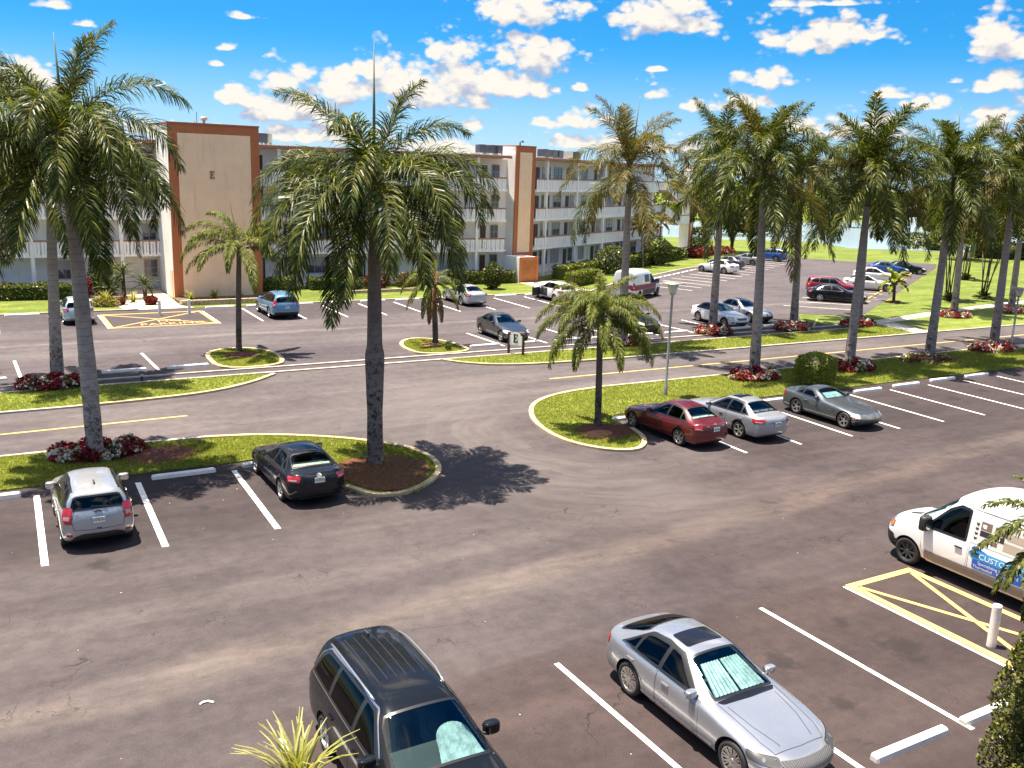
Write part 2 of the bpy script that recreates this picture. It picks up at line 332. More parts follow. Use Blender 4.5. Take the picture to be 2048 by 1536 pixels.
class MB:
    def __init__(s): s.v = []; s.f = []; s.m = []
    def add(s, vs, fs, m=0):
        b = len(s.v); s.v += [tuple(v) for v in vs]; s.f += [tuple(i+b for i in f) for f in fs]; s.m += [m]*len(fs)
    def box(s, x0, x1, y0, y1, z0, z1, m=0, M=None):
        vs = [(x, y, z) for z in (z0, z1) for y in (y0, y1) for x in (x0, x1)]
        if M is not None: vs = [M @ Vector(v) for v in vs]
        s.add(vs, [(0, 2, 3, 1), (4, 5, 7, 6), (0, 1, 5, 4), (2, 6, 7, 3), (0, 4, 6, 2), (1, 3, 7, 5)], m)
    def quad(s, a, b, c, d, m=0): s.add([a, b, c, d], [(0, 1, 2, 3)], m)
    def tube(s, pts, r, n=8, m=0, cap=True):
        pts = [Vector(p) for p in pts]; rs = r if isinstance(r, (list, tuple)) else [r]*len(pts); vs = []; fs = []
        for i, p in enumerate(pts):
            d = (pts[min(i+1, len(pts)-1)]-pts[max(i-1, 0)]).normalized()
            a = d.cross(Vector((0, 0, 1)) if abs(d.z) < .95 else Vector((1, 0, 0))).normalized(); b = a.cross(d)
            for k in range(n): vs.append(p+(a*cos(2*pi*k/n)+b*sin(2*pi*k/n))*rs[i])
        for i in range(len(pts)-1):
            for k in range(n): fs.append((i*n+k, i*n+(k+1) % n, (i+1)*n+(k+1) % n, (i+1)*n+k))
        if cap: fs += [tuple(range(n))[::-1], tuple((len(pts)-1)*n+k for k in range(n))]
        s.add(vs, [tuple(reversed(f)) for f in fs], m)
    def lathe(s, prof, n=20, m=0, M=None):        # profile of (radius, height), axis z
        vs = []; fs = []
        for r, z in prof:
            for k in range(n): vs.append(Vector((r*cos(2*pi*k/n), r*sin(2*pi*k/n), z)))
        for i in range(len(prof)-1):
            for k in range(n): fs.append((i*n+k, i*n+(k+1) % n, (i+1)*n+(k+1) % n, (i+1)*n+k))
        if M is not None: vs = [M @ v for v in vs]
        s.add(vs, fs, m)
    def prism(s, poly, z0, z1, m=0, side=None):
        n = len(poly); vs = [(p[0], p[1], z0) for p in poly]+[(p[0], p[1], z1) for p in poly]
        s.add(vs, [tuple(range(n, 2*n))], m)
        s.add(vs, [(i, (i+1) % n, n+(i+1) % n, n+i) for i in range(n)], m if side is None else side)
    def build(s, name, mats, parent=None, smooth=False, loc=None): return mk(name, s.v, s.f, mats, parent, s.m, smooth, loc)
def smooth_poly(pts, it=2):
    for _ in range(it):
        q = []
        for i in range(len(pts)):
            a, b = pts[i], pts[(i+1) % len(pts)]
            q += [(a[0]*.75+b[0]*.25, a[1]*.75+b[1]*.25), (a[0]*.25+b[0]*.75, a[1]*.25+b[1]*.75)]
        pts = q
    return pts
def smooth_line(pts, it=2):
    for _ in range(it):
        q = [pts[0]]
        for a, b in zip(pts, pts[1:]): q += [(a[0]*.75+b[0]*.25, a[1]*.75+b[1]*.25), (a[0]*.25+b[0]*.75, a[1]*.25+b[1]*.75)]
        pts = q+[pts[-1]]
    return pts
def ribbon(mb, pts, wd, z0, z1, m=0, closed=False):       # a kerb: strip of width wd along a plan line
    n = len(pts); L = []; R = []
    for i in range(n):
        a = pts[(i-1) % n] if closed or i else pts[0]; b = pts[(i+1) % n] if closed or i < n-1 else pts[-1]
        d = Vector((b[0]-a[0], b[1]-a[1])).normalized(); q = Vector((-d.y, d.x))*wd/2
        L.append((pts[i][0]+q.x, pts[i][1]+q.y)); R.append((pts[i][0]-q.x, pts[i][1]-q.y))
    vs = [(*p, z) for z in (z0, z1) for p in L+R]; fs = []
    for i in range(n if closed else n-1):
        j = (i+1) % n
        fs += [(2*n+i, 3*n+i, 3*n+j, 2*n+j), (i, 2*n+i, 2*n+j, j), (n+i, n+j, 3*n+j, 3*n+i)]
    mb.add(vs, fs, m)
    if not closed:
        for i in (0, n-1): mb.add([vs[i], vs[n+i], vs[3*n+i], vs[2*n+i]], [(0, 1, 2, 3)], m)
def stripe(mb, a, b, wd, z, m=0):
    a = Vector(a[:2]); b = Vector(b[:2]); d = (b-a).normalized(); q = Vector((-d.y, d.x))*wd/2
    mb.quad((*(a+q), z), (*(a-q), z), (*(b-q), z), (*(b+q), z), m)
def inpoly(x, y, P):
    c = False; n = len(P); j = n-1
    for i in range(n):
        if (P[i][1] > y) != (P[j][1] > y) and x < (P[j][0]-P[i][0])*(y-P[i][1])/(P[j][1]-P[i][1])+P[i][0]: c = not c
        j = i
    return c
def text_mesh(body, size):
    cu = bpy.data.curves.new('lettering', 'FONT'); cu.body = body; cu.size = size; cu.align_x = 'LEFT'; cu.resolution_u = 3
    o = bpy.data.objects.new('lettering', cu); COL.objects.link(o)
    me = bpy.data.meshes.new_from_object(o.evaluated_get(bpy.context.evaluated_depsgraph_get()))
    bpy.data.objects.remove(o); vs = [v.co.copy() for v in me.vertices]; fs = [tuple(p.vertices) for p in me.polygons]; bpy.data.meshes.remove(me)
    return vs, fs
def copy_tree(o, parent=None):
    c = o.copy(); COL.objects.link(c)
    if parent: c.parent = parent
    for ch in o.children: copy_tree(ch, c)
    return c
ORD = ['first', 'second', 'third', 'fourth', 'fifth', 'sixth', 'seventh', 'eighth', 'ninth', 'tenth', 'eleventh', 'twelfth']
# ---------------------------------------------------------------- the setting: ground, asphalt, lawns, kerbs, markings
def structure(o): o['kind'] = 'structure'; return o
mb = MB(); N = 24
gx = [-900+i*2400/N for i in range(N+1)]; gy = [-300+i*2400/N for i in range(N+1)]
for i in range(N):
    for j in range(N): mb.quad((gx[i], gy[j], 0), (gx[i+1], gy[j], 0), (gx[i+1], gy[j+1], 0), (gx[i], gy[j+1], 0))
structure(mb.build('ground', ['lawn_far']))
mb = MB(); mb.prism([(-120, -40), (160, -40), (160, 32.2), (-120, 32.2)], -.05, .012); structure(mb.build('parking_lot', ['asphalt_near']))
mb = MB(); mb.prism([(-70, 32.2), (160, 32.2), (160, 40.3), (52, 40.3), (52, 43.32), (-70, 43.32)], -.05, .012); structure(mb.build('road', ['asphalt_road']))
LOT2 = [(-70, 43.32), (52.2, 43.32), (52.2, 45.0), (51.4, 47.1), (54.0, 49.9), (57.4, 48.1), (58.65, 47.72), (103.0, 73.75), (108.4, 77.6), (105.0, 80.4), (98.6, 82.9), (95.6, 86.6), (93.0, 91.5), (84, 87.2), (67.2, 79.3), (57.5, 73.4), (51.0, 69.7), (45.6, 65.6), (-70, 65.3)]
mb = MB(); mb.prism(LOT2, -.05, .012); structure(mb.build('rear_parking_lot', ['asphalt_far']))
mb = MB(); mb.prism([(118, 100), (150, 84), (210, 92), (260, 150), (262, 178), (196, 169), (162, 162), (120, 178), (80, 186), (62, 160), (108, 118), (124, 111.8)], -.2, .03); structure(mb.build('lake', ['water']))

L1 = [(-70, 30.3), (8.9, 30.15), (9.36, 28.6), (9.42, 26.2), (10.2, 25.1), (11.3, 25.0), (12.2, 25.9), (12.95, 27.1), (13.05, 28.7), (12.2, 30.3), (10.9, 31.6), (8.6, 32.9), (4, 33.55), (0, 33.62), (-70, 33.7)]
L2 = [(23.3, 30.35), (22.5, 30.3), (22.0, 29.2), (21.75, 27.8), (21.2, 26.4), (20.3, 25.8), (19.3, 26.3), (18.6, 27.7), (18.7, 29.6), (19.3, 31.4), (20.5, 33.2), (22.4, 34.35), (25.2, 34.72), (40, 34.6), (57.2, 34.75), (57.0, 33.4), (55.4, 31.4), (52.5, 30.1)]
L3 = [(-70, 39.85), (0.25, 39.85), (5, 39.95), (8.0, 40.3), (10.3, 41.6), (11.7, 42.9), (10.5, 43.2), (-70, 43.22)]
L4 = [(20.9, 43.2), (21.5, 42.3), (22.8, 41.2), (25.2, 40.55), (29.5, 40.36), (52.0, 40.25), (54.95, 40.25), (55.9, 44.0), (52.3, 44.0), (52.1, 43.2)]
L5 = [(56.9, 40.25), (160, 40.4), (160, 60), (66, 46.1), (57.8, 44.1)]
IA = [(9.75, 48.1), (9.72, 44.7), (12.6, 44.7), (13.2, 46.2), (13.2, 48.2), (12.4, 49.6), (11.2, 49.8), (10.2, 49.3)]
IB = [(20.5, 48.2), (20.15, 46.6), (20.4, 44.7), (23.3, 44.7), (23.5, 46.4), (23.3, 47.8), (22.6, 49.2), (21.5, 49.4)]
lawns = []
for nm, P, s_ in (('near_lawn', L1, 0), ('roadside_lawn', L2, 0), ('median_lawn', L3, 0), ('median_lawn', L4, 0), ('verge_lawn', L5, 0), ('island_lawn', IA, 2), ('island_lawn', IB, 2)):
    Q = smooth_poly(P, s_) if s_ else P
    mb = MB(); mb.prism(Q, -.03, .055); structure(mb.build(nm, ['lawn'])); lawns.append(Q)
mb = MB()
ribbon(mb, smooth_line([(9.42, 26.3), (9.9, 25.2), (10.7, 24.95), (11.7, 25.4), (12.7, 26.4), (13.12, 27.6), (13.0, 29.1), (12.1, 30.4), (10.8, 31.65), (8.6, 32.95), (6.6, 33.4)]), .2, 0, .10)
ribbon(mb, smooth_line([(22.0, 28.3), (21.7, 27.2), (21.15, 26.3), (20.3, 25.75), (19.3, 26.25), (18.55, 27.7), (18.62, 29.6), (19.22, 31.5), (20.4, 33.3), (22.4, 34.42), (25.4, 34.78)]), .2, 0, .10)
ribbon(mb, smooth_line([(3, 39.78), (5.2, 39.9), (8.2, 40.25), (10.4, 41.5), (11.8, 42.9)]), .2, 0, .10)
ribbon(mb, smooth_line([(20.8, 43.25), (21.4, 42.2), (22.7, 41.1), (25.2, 40.46), (29.5, 40.28)]), .2, 0, .10)
for P in (IA, IB):
    Q = smooth_poly(P, 2); ribbon(mb, [p for p in Q], .22, 0, .11, closed=True)
structure(mb.build('island_kerb', ['kerb']))
mb = MB()
ribbon(mb, [(6.6, 33.42), (3.6, 33.6), (0, 33.68), (-70, 33.75)], .16, 0, .09); ribbon(mb, [(25.4, 34.78), (40, 34.67), (57.2, 34.8)], .16, 0, .09)
ribbon(mb, [(3, 39.78), (-70, 39.78)], .16, 0, .09); ribbon(mb, [(29.5, 40.28), (52, 40.17), (160, 40.3)], .16, 0, .09)
ribbon(mb, [(-70, 44.52), (9.7, 44.52)], .15, 0, .07); ribbon(mb, [(9.7, 44.5), (52.2, 44.6)], .17, 0, .07)
ribbon(mb, [(-70, 43.3), (52.2, 43.36)], .17, 0, .07)
ribbon(mb, [(-70, 65.4), (9, 65.4)], .16, 0, .09); ribbon(mb, [(18.6, 65.4), (45.6, 65.65), (51.0, 69.75), (57.5, 73.5), (67.2, 79.4), (84, 87.3)], .16, 0, .09)
structure(mb.build('kerb', ['kerb_white']))
mb = MB()
mb.prism([(12.0, 75.0), (8.6, 75.0), (8.9, 70.5), (8.0, 67.2), (8.2, 65.32), (12.6, 65.32), (11.9, 66.6)], -.02, .045)
mb.prism([(42.4, 66.2), (45.9, 66.2), (46.3, 73.0), (42.6, 72.6)], -.02, .045)
structure(mb.build('entrance_walk', ['sand']))
mb = MB()
mb.prism([(52.2, 44.0), (56.0, 44.05), (66, 45.95), (160, 59.8), (160, 61.2), (66, 47.15), (57, 45.3), (52.3, 45.1)], -.02, .05)
mb.prism([(54.95, 40.25), (56.9, 40.25), (57.75, 44.1), (55.9, 44.0)], -.02, .052)
mb.prism([(57.3, 33.2), (66, 33.2), (66, 34.8), (57.3, 34.8)], -.02, .04)
structure(mb.build('sidewalk', ['concrete']))
# mulch rings round the small palms and the palm on the point
def blob(cx, cy, rx, ry, seed=0, n=26, z0=.03, z1=.075, mat_='mulch'):
    rnd = random.Random(seed); P = []
    for k in range(n):
        a = 2*pi*k/n; r = 1+.13*(rnd.random()-.5)
        P.append((cx+rx*r*cos(a), cy+ry*r*sin(a)))
    m_ = MB(); vs = [(cx, cy, z1+.07)]+[(cx+(p[0]-cx)*.6, cy+(p[1]-cy)*.6, z1+.04) for p in P]+[(*p, z0) for p in P]
    fs = [(0, 1+k, 1+(k+1) % n) for k in range(n)]+[(1+k, 1+n+k, 1+n+(k+1) % n, 1+(k+1) % n) for k in range(n)]
    m_.add(vs, fs); return structure(m_.build('mulch', [mat_], smooth=True))
Q = smooth_poly([(9.55, 26.5), (10.2, 25.3), (11.3, 25.2), (12.1, 26.1), (12.7, 27.2), (12.5, 28.3), (11.6, 28.9), (10.3, 28.8), (9.5, 28.2)], 2)
m_ = MB(); m_.prism(Q, .0, .10); structure(m_.build('mulch', ['mulch']))
blob(20.75, 28.35, 1.45, 1.35, 1, mat_='mulch'); blob(20.25, 28.0, .8, .6, 2, z1=.10, mat_='mulch_light'); blob(11.5, 47.9, 1.2, 1.0, 3); blob(22.1, 47.3, .95, .8, 4, mat_='mulch_light'); blob(4.8, 31.9, 1.5, 1.2, 5)
blob(48.2, 33.6, 2.0, 1.2, 7); blob(56.2, 34.2, 1.0, .7, 8, z1=.1, mat_='mulch_light'); blob(68.04, 52.3, .8, .7, 9)
m_ = MB(); m_.prism([(6.4, 67.6), (8.2, 67.0), (8.9, 70.5), (8.6, 75), (5.6, 75.0), (6.0, 70.5)], -.02, .05); m_.prism([(12.0, 66.9), (18.6, 66.9), (18.6, 69.4), (12.0, 69.4)], -.02, .2); structure(m_.build('planting_bed', ['soil']))

# painted markings
Z = .018
mb = MB()
def vline(x0, y0, y1, m=0, wd=.11, x1=None): stripe(mb, (x0, y0), (x1 if x1 is not None else x0-.05, y1), wd, Z, m)
for x in (-1.9, .93, 3.74, 6.68): vline(x, 29.35, 23.85, wd=.17, x1=x-.12)
for x in (24.2, 27.0, 29.85, 32.7, 35.55, 38.4, 41.3, 44.15, 47.0, 49.6): vline(x, 29.1, 23.95, wd=.12, x1=x-.18)
for x in (3.9, 6.75, 9.62, 12.45, 15.3): vline(x, 14.35, 8.9, wd=.12, x1=x+.02)
vline(18.08, 14.3, 8.9, wd=.10, x1=18.09)
for x in (-2.1, .74, 3.57, 15.55, 18.37, 21.2, 24.0, 26.8, 29.6, 32.45, 35.35, 38.15, 41.0, 43.8): vline(x, 64.2, 58.5, wd=.13, x1=x-.08)
for x in (-4.5, -1.65, 1.13, 6.95, 25.85, 28.75, 31.45, 34.2, 37.1, 40.0, 42.9, 45.8, 48.7): vline(x, 50.3, 45.75, wd=.14, x1=x+.12)
ca, sa = cos(radians(30.5)), sin(radians(30.5))
for k in range(15):
    bx, by = 53.2+2.62*k*ca, 68.9+2.62*k*sa
    d = radians(-67); stripe(mb, (bx+.5*cos(d), by+.5*sin(d)), (bx+5.6*cos(d), by+5.6*sin(d)), .12, Z)
for k in range(13):
    bx, by = 60.5+3.35*k*ca, 49.9+3.35*k*sa
    d = radians(136); stripe(mb, (bx, by), (bx+5.6*cos(d), by+5.6*sin(d)), .12, Z)
structure(mb.build('parking_lines', ['paint_white']))
mb = MB()
Z = .018
pts = [(-70, 36.62), (0.2, 36.68), (6.66, 36.85)]
stripe(mb, pts[0], pts[1], .13, Z); stripe(mb, pts[1], pts[2], .13, Z)
stripe(mb, (23.8, 37.33), (38.3, 37.27), .13, Z); stripe(mb, (38.3, 37.27), (160, 37.35), .13, Z)
def hatch(x0, x1, y0, y1, wd, dg):
    for a, b in (((x0, y0), (x0, y1-wd/2)), ((x1, y0), (x1, y1-wd/2)), ((x0-wd/2, y1), (x1+wd/2, y1))): stripe(mb, a, b, wd, Z)
    stripe(mb, (x0+wd*.6, y0+.2), (x1-wd*.6, y1-wd*.8), dg, Z+.003); stripe(mb, (x0+wd*.6, y1-wd*.8), (x1-wd*.6, y0+.2), dg, Z+.006)
hatch(18.28, 20.5, 8.9, 14.25, .20, .13)
hatch(6.55, 12.6, 58.45, 63.8, .18, .14); stripe(mb, (6.64, 58.53), (12.51, 58.53), .14, Z+.0)
stripe(mb, (44.6, 59.0), (50.2, 62.6), .14, Z); stripe(mb, (53.6, 47.6), (50.6, 45.2), .12, Z)
stripe(mb, (52.6, 29.0), (52.4, 24), .12, Z)
for wd, ox, oy, sz in (('NO', 9.35, 60.1, 1.0), ('PARKING', 8.2, 59.0, 1.0)):
    vs, fs = text_mesh(wd, sz); mb.add([(ox+v.x*.92, oy+v.y*.95, Z+.002) for v in vs], fs)
structure(mb.build('yellow_markings', ['paint_yellow']))
mb = MB(); stripe(mb, (6.36, 58.45), (6.36, 63.8), .10, Z); stripe(mb, (12.79, 58.45), (12.79, 63.8), .10, Z); structure(mb.build('white_edging', ['paint_white']))

# grass blades standing on the raised lawns (nobody could count them)
rnd = random.Random(5); vs = []; fs = []
def blades(P, dens, box):
    x0, x1, y0, y1 = box
    for _ in range(int((x1-x0)*(y1-y0)*dens)):
        x = rnd.uniform(x0, x1); y = rnd.uniform(y0, y1)
        if not inpoly(x, y, P): continue
        for k in range(3):
            a = rnd.random()*2*pi; h = rnd.uniform(.04, .10); l = rnd.uniform(.02, .07); wd = rnd.uniform(.010, .02)
            bx, by = x+rnd.uniform(-.05, .05), y+rnd.uniform(-.05, .05); b = len(vs)
            vs.extend([(bx-wd*sin(a), by+wd*cos(a), .05), (bx+wd*sin(a), by-wd*cos(a), .05), (bx+l*cos(a), by+l*sin(a), .05+h)]); fs.append((b, b+1, b+2))
blades(L1, 330, (-1, 13.1, 25, 33.7)); blades(L2, 200, (18.5, 57, 25.7, 34.7)); blades(L3, 150, (-1, 12, 39.9, 43.2)); blades(L4, 130, (21, 55, 40.3, 44)); blades(lawns[5], 260, (9.5, 13.3, 44.6, 49.8)); blades(lawns[6], 260, (20, 23.6, 44.6, 49.5))
tag(mk('grass', vs, fs, ['grass_blade']), 'short bright green lawn grass on the kerbed strips and islands', 'grass', kind='stuff')
# grit, fallen leaves and scraps
vs = []; fs = []
for _ in range(90):
    x, y = (rnd.uniform(-2, 26), rnd.uniform(9, 30)) if rnd.random() < .75 else (rnd.uniform(-5, 45), rnd.uniform(44, 64))
    if inpoly(x, y, L1) or inpoly(x, y, L2): continue
    s = rnd.uniform(.010, .024)*(1 if y < 32 else 1.6); a = rnd.random()*pi; b = len(vs)
    vs += [(x+s*cos(a), y+s*sin(a), .02), (x-.4*s*sin(a), y+.4*s*cos(a), .03), (x-s*cos(a), y-s*sin(a), .02), (x+.4*s*sin(a), y-.4*s*cos(a), .024)]; fs.append((b, b+1, b+2, b+3))
tag(mk('litter', vs, fs, ['paper']), 'pale specks of leaf and paper scattered over the asphalt', 'litter', kind='stuff')
p = at(412, 1408); mb = MB(); mb.tube([(p.x-.12, p.y-.02, .03), (p.x-.05, p.y+.03, .035), (p.x+.05, p.y+.02, .035), (p.x+.13, p.y-.06, .03)], .02, 6)
tag(mb.build('paper_scrap', ['paper']), 'white curled scrap of paper lying on the open asphalt', 'litter')
# ---------------------------------------------------------------- wheel stops
def stop_mesh(nm, m):
    mb = MB(); L = .98
    prof = [(-.10, .012), (-.085, .11), (-.055, .145), (.055, .145), (.085, .11), (.10, .012)]
    n = len(prof); xs = [(-L, .72), (-L+.05, 1.0), (L-.05, 1.0), (L, .72)]
    vs = [(x, y*k, .012+(z-.012)*k) for x, k in xs for y, z in prof]
    fs = [(i*n+j, i*n+j+1, (i+1)*n+j+1, (i+1)*n+j) for i in range(3) for j in range(n-1)]+[tuple(range(n)), tuple(range(3*n, 4*n))[::-1]]
    mb.add(vs, [tuple(reversed(f)) for f in fs]); return mb.build('wheel_stop', [m])
_st = {}
def wheel_stop(x, y, rz, label, group, m='paint_stop'):
    if m not in _st: o = _st[m] = stop_mesh('wheel_stop', m)
    else: o = _st[m].copy(); COL.objects.link(o)
    o.location = (x, y, 0); o.rotation_euler = (0, 0, rz); tag(o, label, 'wheel stop', group)
G_ = 'wheel stops along the near palm strip'
wheel_stop(-.45, 29.5, 0, 'white wheel stop cut by the frame edge beside the silver compact SUV', G_)
wheel_stop(2.3, 29.45, 0, 'white wheel stop hidden under the nose of the silver compact SUV', G_)
wheel_stop(5.15, 29.5, 0, 'bright white wheel stop in the empty bay between silver SUV and black sedan', G_)
wheel_stop(8.0, 29.6, 0, 'white wheel stop in front of the black sedan by the palm point', G_)
wheel_stop(22.95, 29.6, 0, 'white wheel stop at the nose of the red sedan', G_)
wheel_stop(25.95, 29.5, 0, 'white wheel stop at the nose of the silver sedan beside the red one', G_)
wheel_stop(31.2, 29.55, 0, 'white wheel stop behind the grey roadster', G_)
for i, (px, py) in enumerate(((1735, 780), (1812, 769), (1885, 758), (1953, 750))):
    p = at(px, py, .08); wheel_stop(p.x, p.y, 0, '%s white wheel stop at the empty bays right of the grey roadster' % ORD[i], G_)
G_ = 'wheel stops in the near row under the camera'
p = at(1822, 1487, .07); wheel_stop(p.x, 9.1, 0, 'white wheel stop with brown underside in the empty bay right of the silver luxury sedan', G_)
p = at(1990, 1412, .07); wheel_stop(p.x-.1, 9.1, 0, 'white wheel stop half hidden by the leafy shrub near the yellow hatching', G_)
wheel_stop(11.0, 8.7, 0, 'white wheel stop below the nose of the silver luxury sedan', G_)
G_ = 'wheel stops facing the left wing'
for k, (x, lb) in enumerate(((-.7, 'white wheel stop at the left frame edge before the left lawn'), (2.1, 'long white wheel stop left of the light blue car'), (5.0, 'white wheel stop in front of the light blue car'),
    (14.2, 'white wheel stop just right of the far yellow no parking hatch'), (17.0, 'white wheel stop in front of the blue SUV'), (19.8, 'first white wheel stop right of the blue SUV'), (22.6, 'second white wheel stop right of the blue SUV'),
    (25.4, 'white wheel stop behind the trunk of the tall centre palm'), (28.2, 'second white wheel stop left of the pale silver sedan'), (31.1, 'white wheel stop in front of the pale silver sedan'), (33.9, 'first white wheel stop right of the pale silver sedan'), (36.8, 'white wheel stop left of the white car with the open door'), (39.6, 'white wheel stop under the nose of the white car with open door'))):
    wheel_stop(x, 64.85, 0, lb, G_)
G_ = 'wheel stops along the road side of the rear lot'
for x, lb in ((-.3, 'white wheel stop under the bumper of the car at the left frame edge'), (5.55, 'worn white wheel stop behind the small garden light'), (8.45, 'worn white wheel stop left of the left grass island'), (24.85, 'white wheel stop right of the right grass island'), (27.5, 'white wheel stop in front of the dark grey sedan'),
    (30.5, 'white wheel stop right of the letter sign, in an empty bay'), (33.2, 'white wheel stop seen behind the fronds of the queen palm'), (36.0, 'white wheel stop behind the queen palm, by the flower ring'), (38.9, 'white wheel stop before the mostly hidden dark car'), (41.4, 'white wheel stop in the empty bay left of the white sedan'), (44.4, 'white wheel stop below the white sedan by the road'), (47.6, 'white wheel stop below the silver sedan by the road')):
    wheel_stop(x, 46.0, 0.03, lb, G_)
G_ = 'wheel stops facing the right wing'
for k in range(12):
    wheel_stop(52.9+2.62*(k+.45)*ca, 69.2+2.62*(k+.45)*sa, radians(30.5), '%s white wheel stop from the red and white van along the right wing' % ORD[k], G_)
G_ = 'yellow wheel stops along the east lawn'
for k in range(12):
    wheel_stop(60.9+3.35*(k+.5)*ca, 50.6+3.35*(k+.5)*sa, radians(30.5), '%s yellow wheel stop from the black sedan along the sloping lawn' % ORD[k], G_, 'paint_stop_yellow')

# ---------------------------------------------------------------- bollards, lamps, signs
def bollard(p, r, h, label):
    mb = MB(); mb.lathe([(r, 0), (r, h-.03), (r*.9, h), (0, h+.015)], 20)
    o = mb.build('bollard', ['paint_white'], smooth=False, loc=(p.x, p.y, .01)); tag(o, label, 'bollard', 'white bollards'); return o
bollard(at(1982, 1293), .10, .98, 'white round bollard inside the near yellow hatching')
bollard(at(320, 631), .10, 1.0, 'white bollard behind the far yellow hatching, left of the tower corner')
bollard(at(379, 628), .10, .95, 'white bollard on the far yellow hatching in front of the tower')
def lamp(px, py, hpx, hpy, label):
    b = at(px, py); h = above(hpx, hpy, b).z
    t = empty('street_lamp', (b.x, b.y, 0)); tag(t, label, 'street lamp', 'street lamps along the road')
    mb = MB(); mb.lathe([(.09, 0), (.09, .5), (.065, .55), (.055, h-.55)], 12); mb.build('pole', ['galv'], t, True)
    mb = MB(); mb.lathe([(.05, h-.62), (.14, h-.56), (.15, h-.50)], 16); mb.build('collar', ['ac_metal'], t, True)
    mb = MB(); mb.lathe([(.16, h-.50), (.25, h-.16), (.27, h-.10)], 16); mb.build('lens', ['lens'], t, True)
    mb = MB(); mb.lathe([(.27, h-.10), (.52, h-.09), (.52, h-.06), (.30, h-.01), (0, h)], 20); mb.build('cap', ['galv'], t, True)
lamp(1330, 793, 1342, 563, 'grey street lamp with round cap standing beside the queen palm')
lamp(2021, 697, 2039, 575, 'grey street lamp at the right frame edge beside the road')
def letter_e(mb, M, h, t=.03, m=0):
    w_ = h*.62; s = h*.17
    for x0, x1, z0, z1 in ((.12*w_, .12*w_+s, 0, h), (0, w_, 0, s*.75), (0, w_, h-s*.75, h), (.12*w_, .72*w_, h/2-s*.38, h/2+s*.38), (w_-s*.55, w_, 0, h*.27), (w_-s*.55, w_, h*.75, h), (.60*w_, .72*w_, h*.36, h*.64)):
        mb.box(x0, x1, -t, .0, z0, z1, m, M)
def letter_sign(p1, p2, label, hp=1.45):
    d = Vector((p2[0]-p1[0], p2[1]-p1[1])); L = d.length; a = atan2(d.y, d.x)
    t = empty('letter_sign', (p1[0], p1[1], .05), a); tag(t, label, 'sign', 'building letter signs')
    for x in (0, L):
        mb = MB(); mb.box(x-.055, x+.055, -.055, .055, 0, hp); mb.box(x-.075, x+.075, -.075, .075, hp, hp+.05); mb.build('post', ['sign_post'], t)
    mb = MB(); n = 14; z0, z1 = hp-.62, hp-.08
    P = [(.06, z0), (L-.06, z0), (L-.06, z1), (L-.16, z1)]+[(L/2+(L/2-.16)*cos(pi*k/n), z1+.20*sin(pi*k/n)) for k in range(1, n)]+[(.16, z1), (.06, z1)]
    for k, q in (('edge', 0), ):
        vs = [(x, -.03, z) for x, z in P]+[(x, .03, z) for x, z in P]; m = len(P)
        mb.add(vs, [tuple(range(m)), tuple(range(m, 2*m))[::-1]], 0); mb.add(vs, [(i, m+i, m+(i+1) % m, (i+1) % m) for i in range(m)], 1)
    board = mb.build('sign_board', ['sign_face', 'black_letter'], t)
    mb = MB(); letter_e(mb, Matrix.Translation((L/2-.17, -.032, z0+.14)), .46, .012)
    M2 = Matrix.Translation((L/2+.17, .032, z0+.14)) @ Matrix.Rotation(pi, 4, 'Z'); letter_e(mb, M2, .46, .012)
    mb.build('letter', ['black_letter'], board)
    return t
letter_sign((24.98, 43.5), (25.42, 42.68), 'cream sign with letter E between dark brown posts on the median grass', 1.15)
letter_sign((21.45, 30.0), (22.01, 30.78), 'dark brown sign post seen edge on just left of the queen palm trunk', 1.5)
b = at(284, 765); t = empty('garden_light', (b.x, b.y, .05)); tag(t, 'small black mushroom garden light on the median lawn edge', 'garden light')
mb = MB(); mb.lathe([(.06, 0), (.06, .22), (.09, .24)], 10); mb.build('post', ['ac_dark'], t, True)
mb = MB(); mb.lathe([(.07, .24), (.08, .38)], 10); mb.build('lens', ['lens'], t, True)
mb = MB(); mb.lathe([(.08, .38), (.15, .39), (.10, .46), (0, .48)], 12); mb.build('cap', ['ac_dark'], t, True)
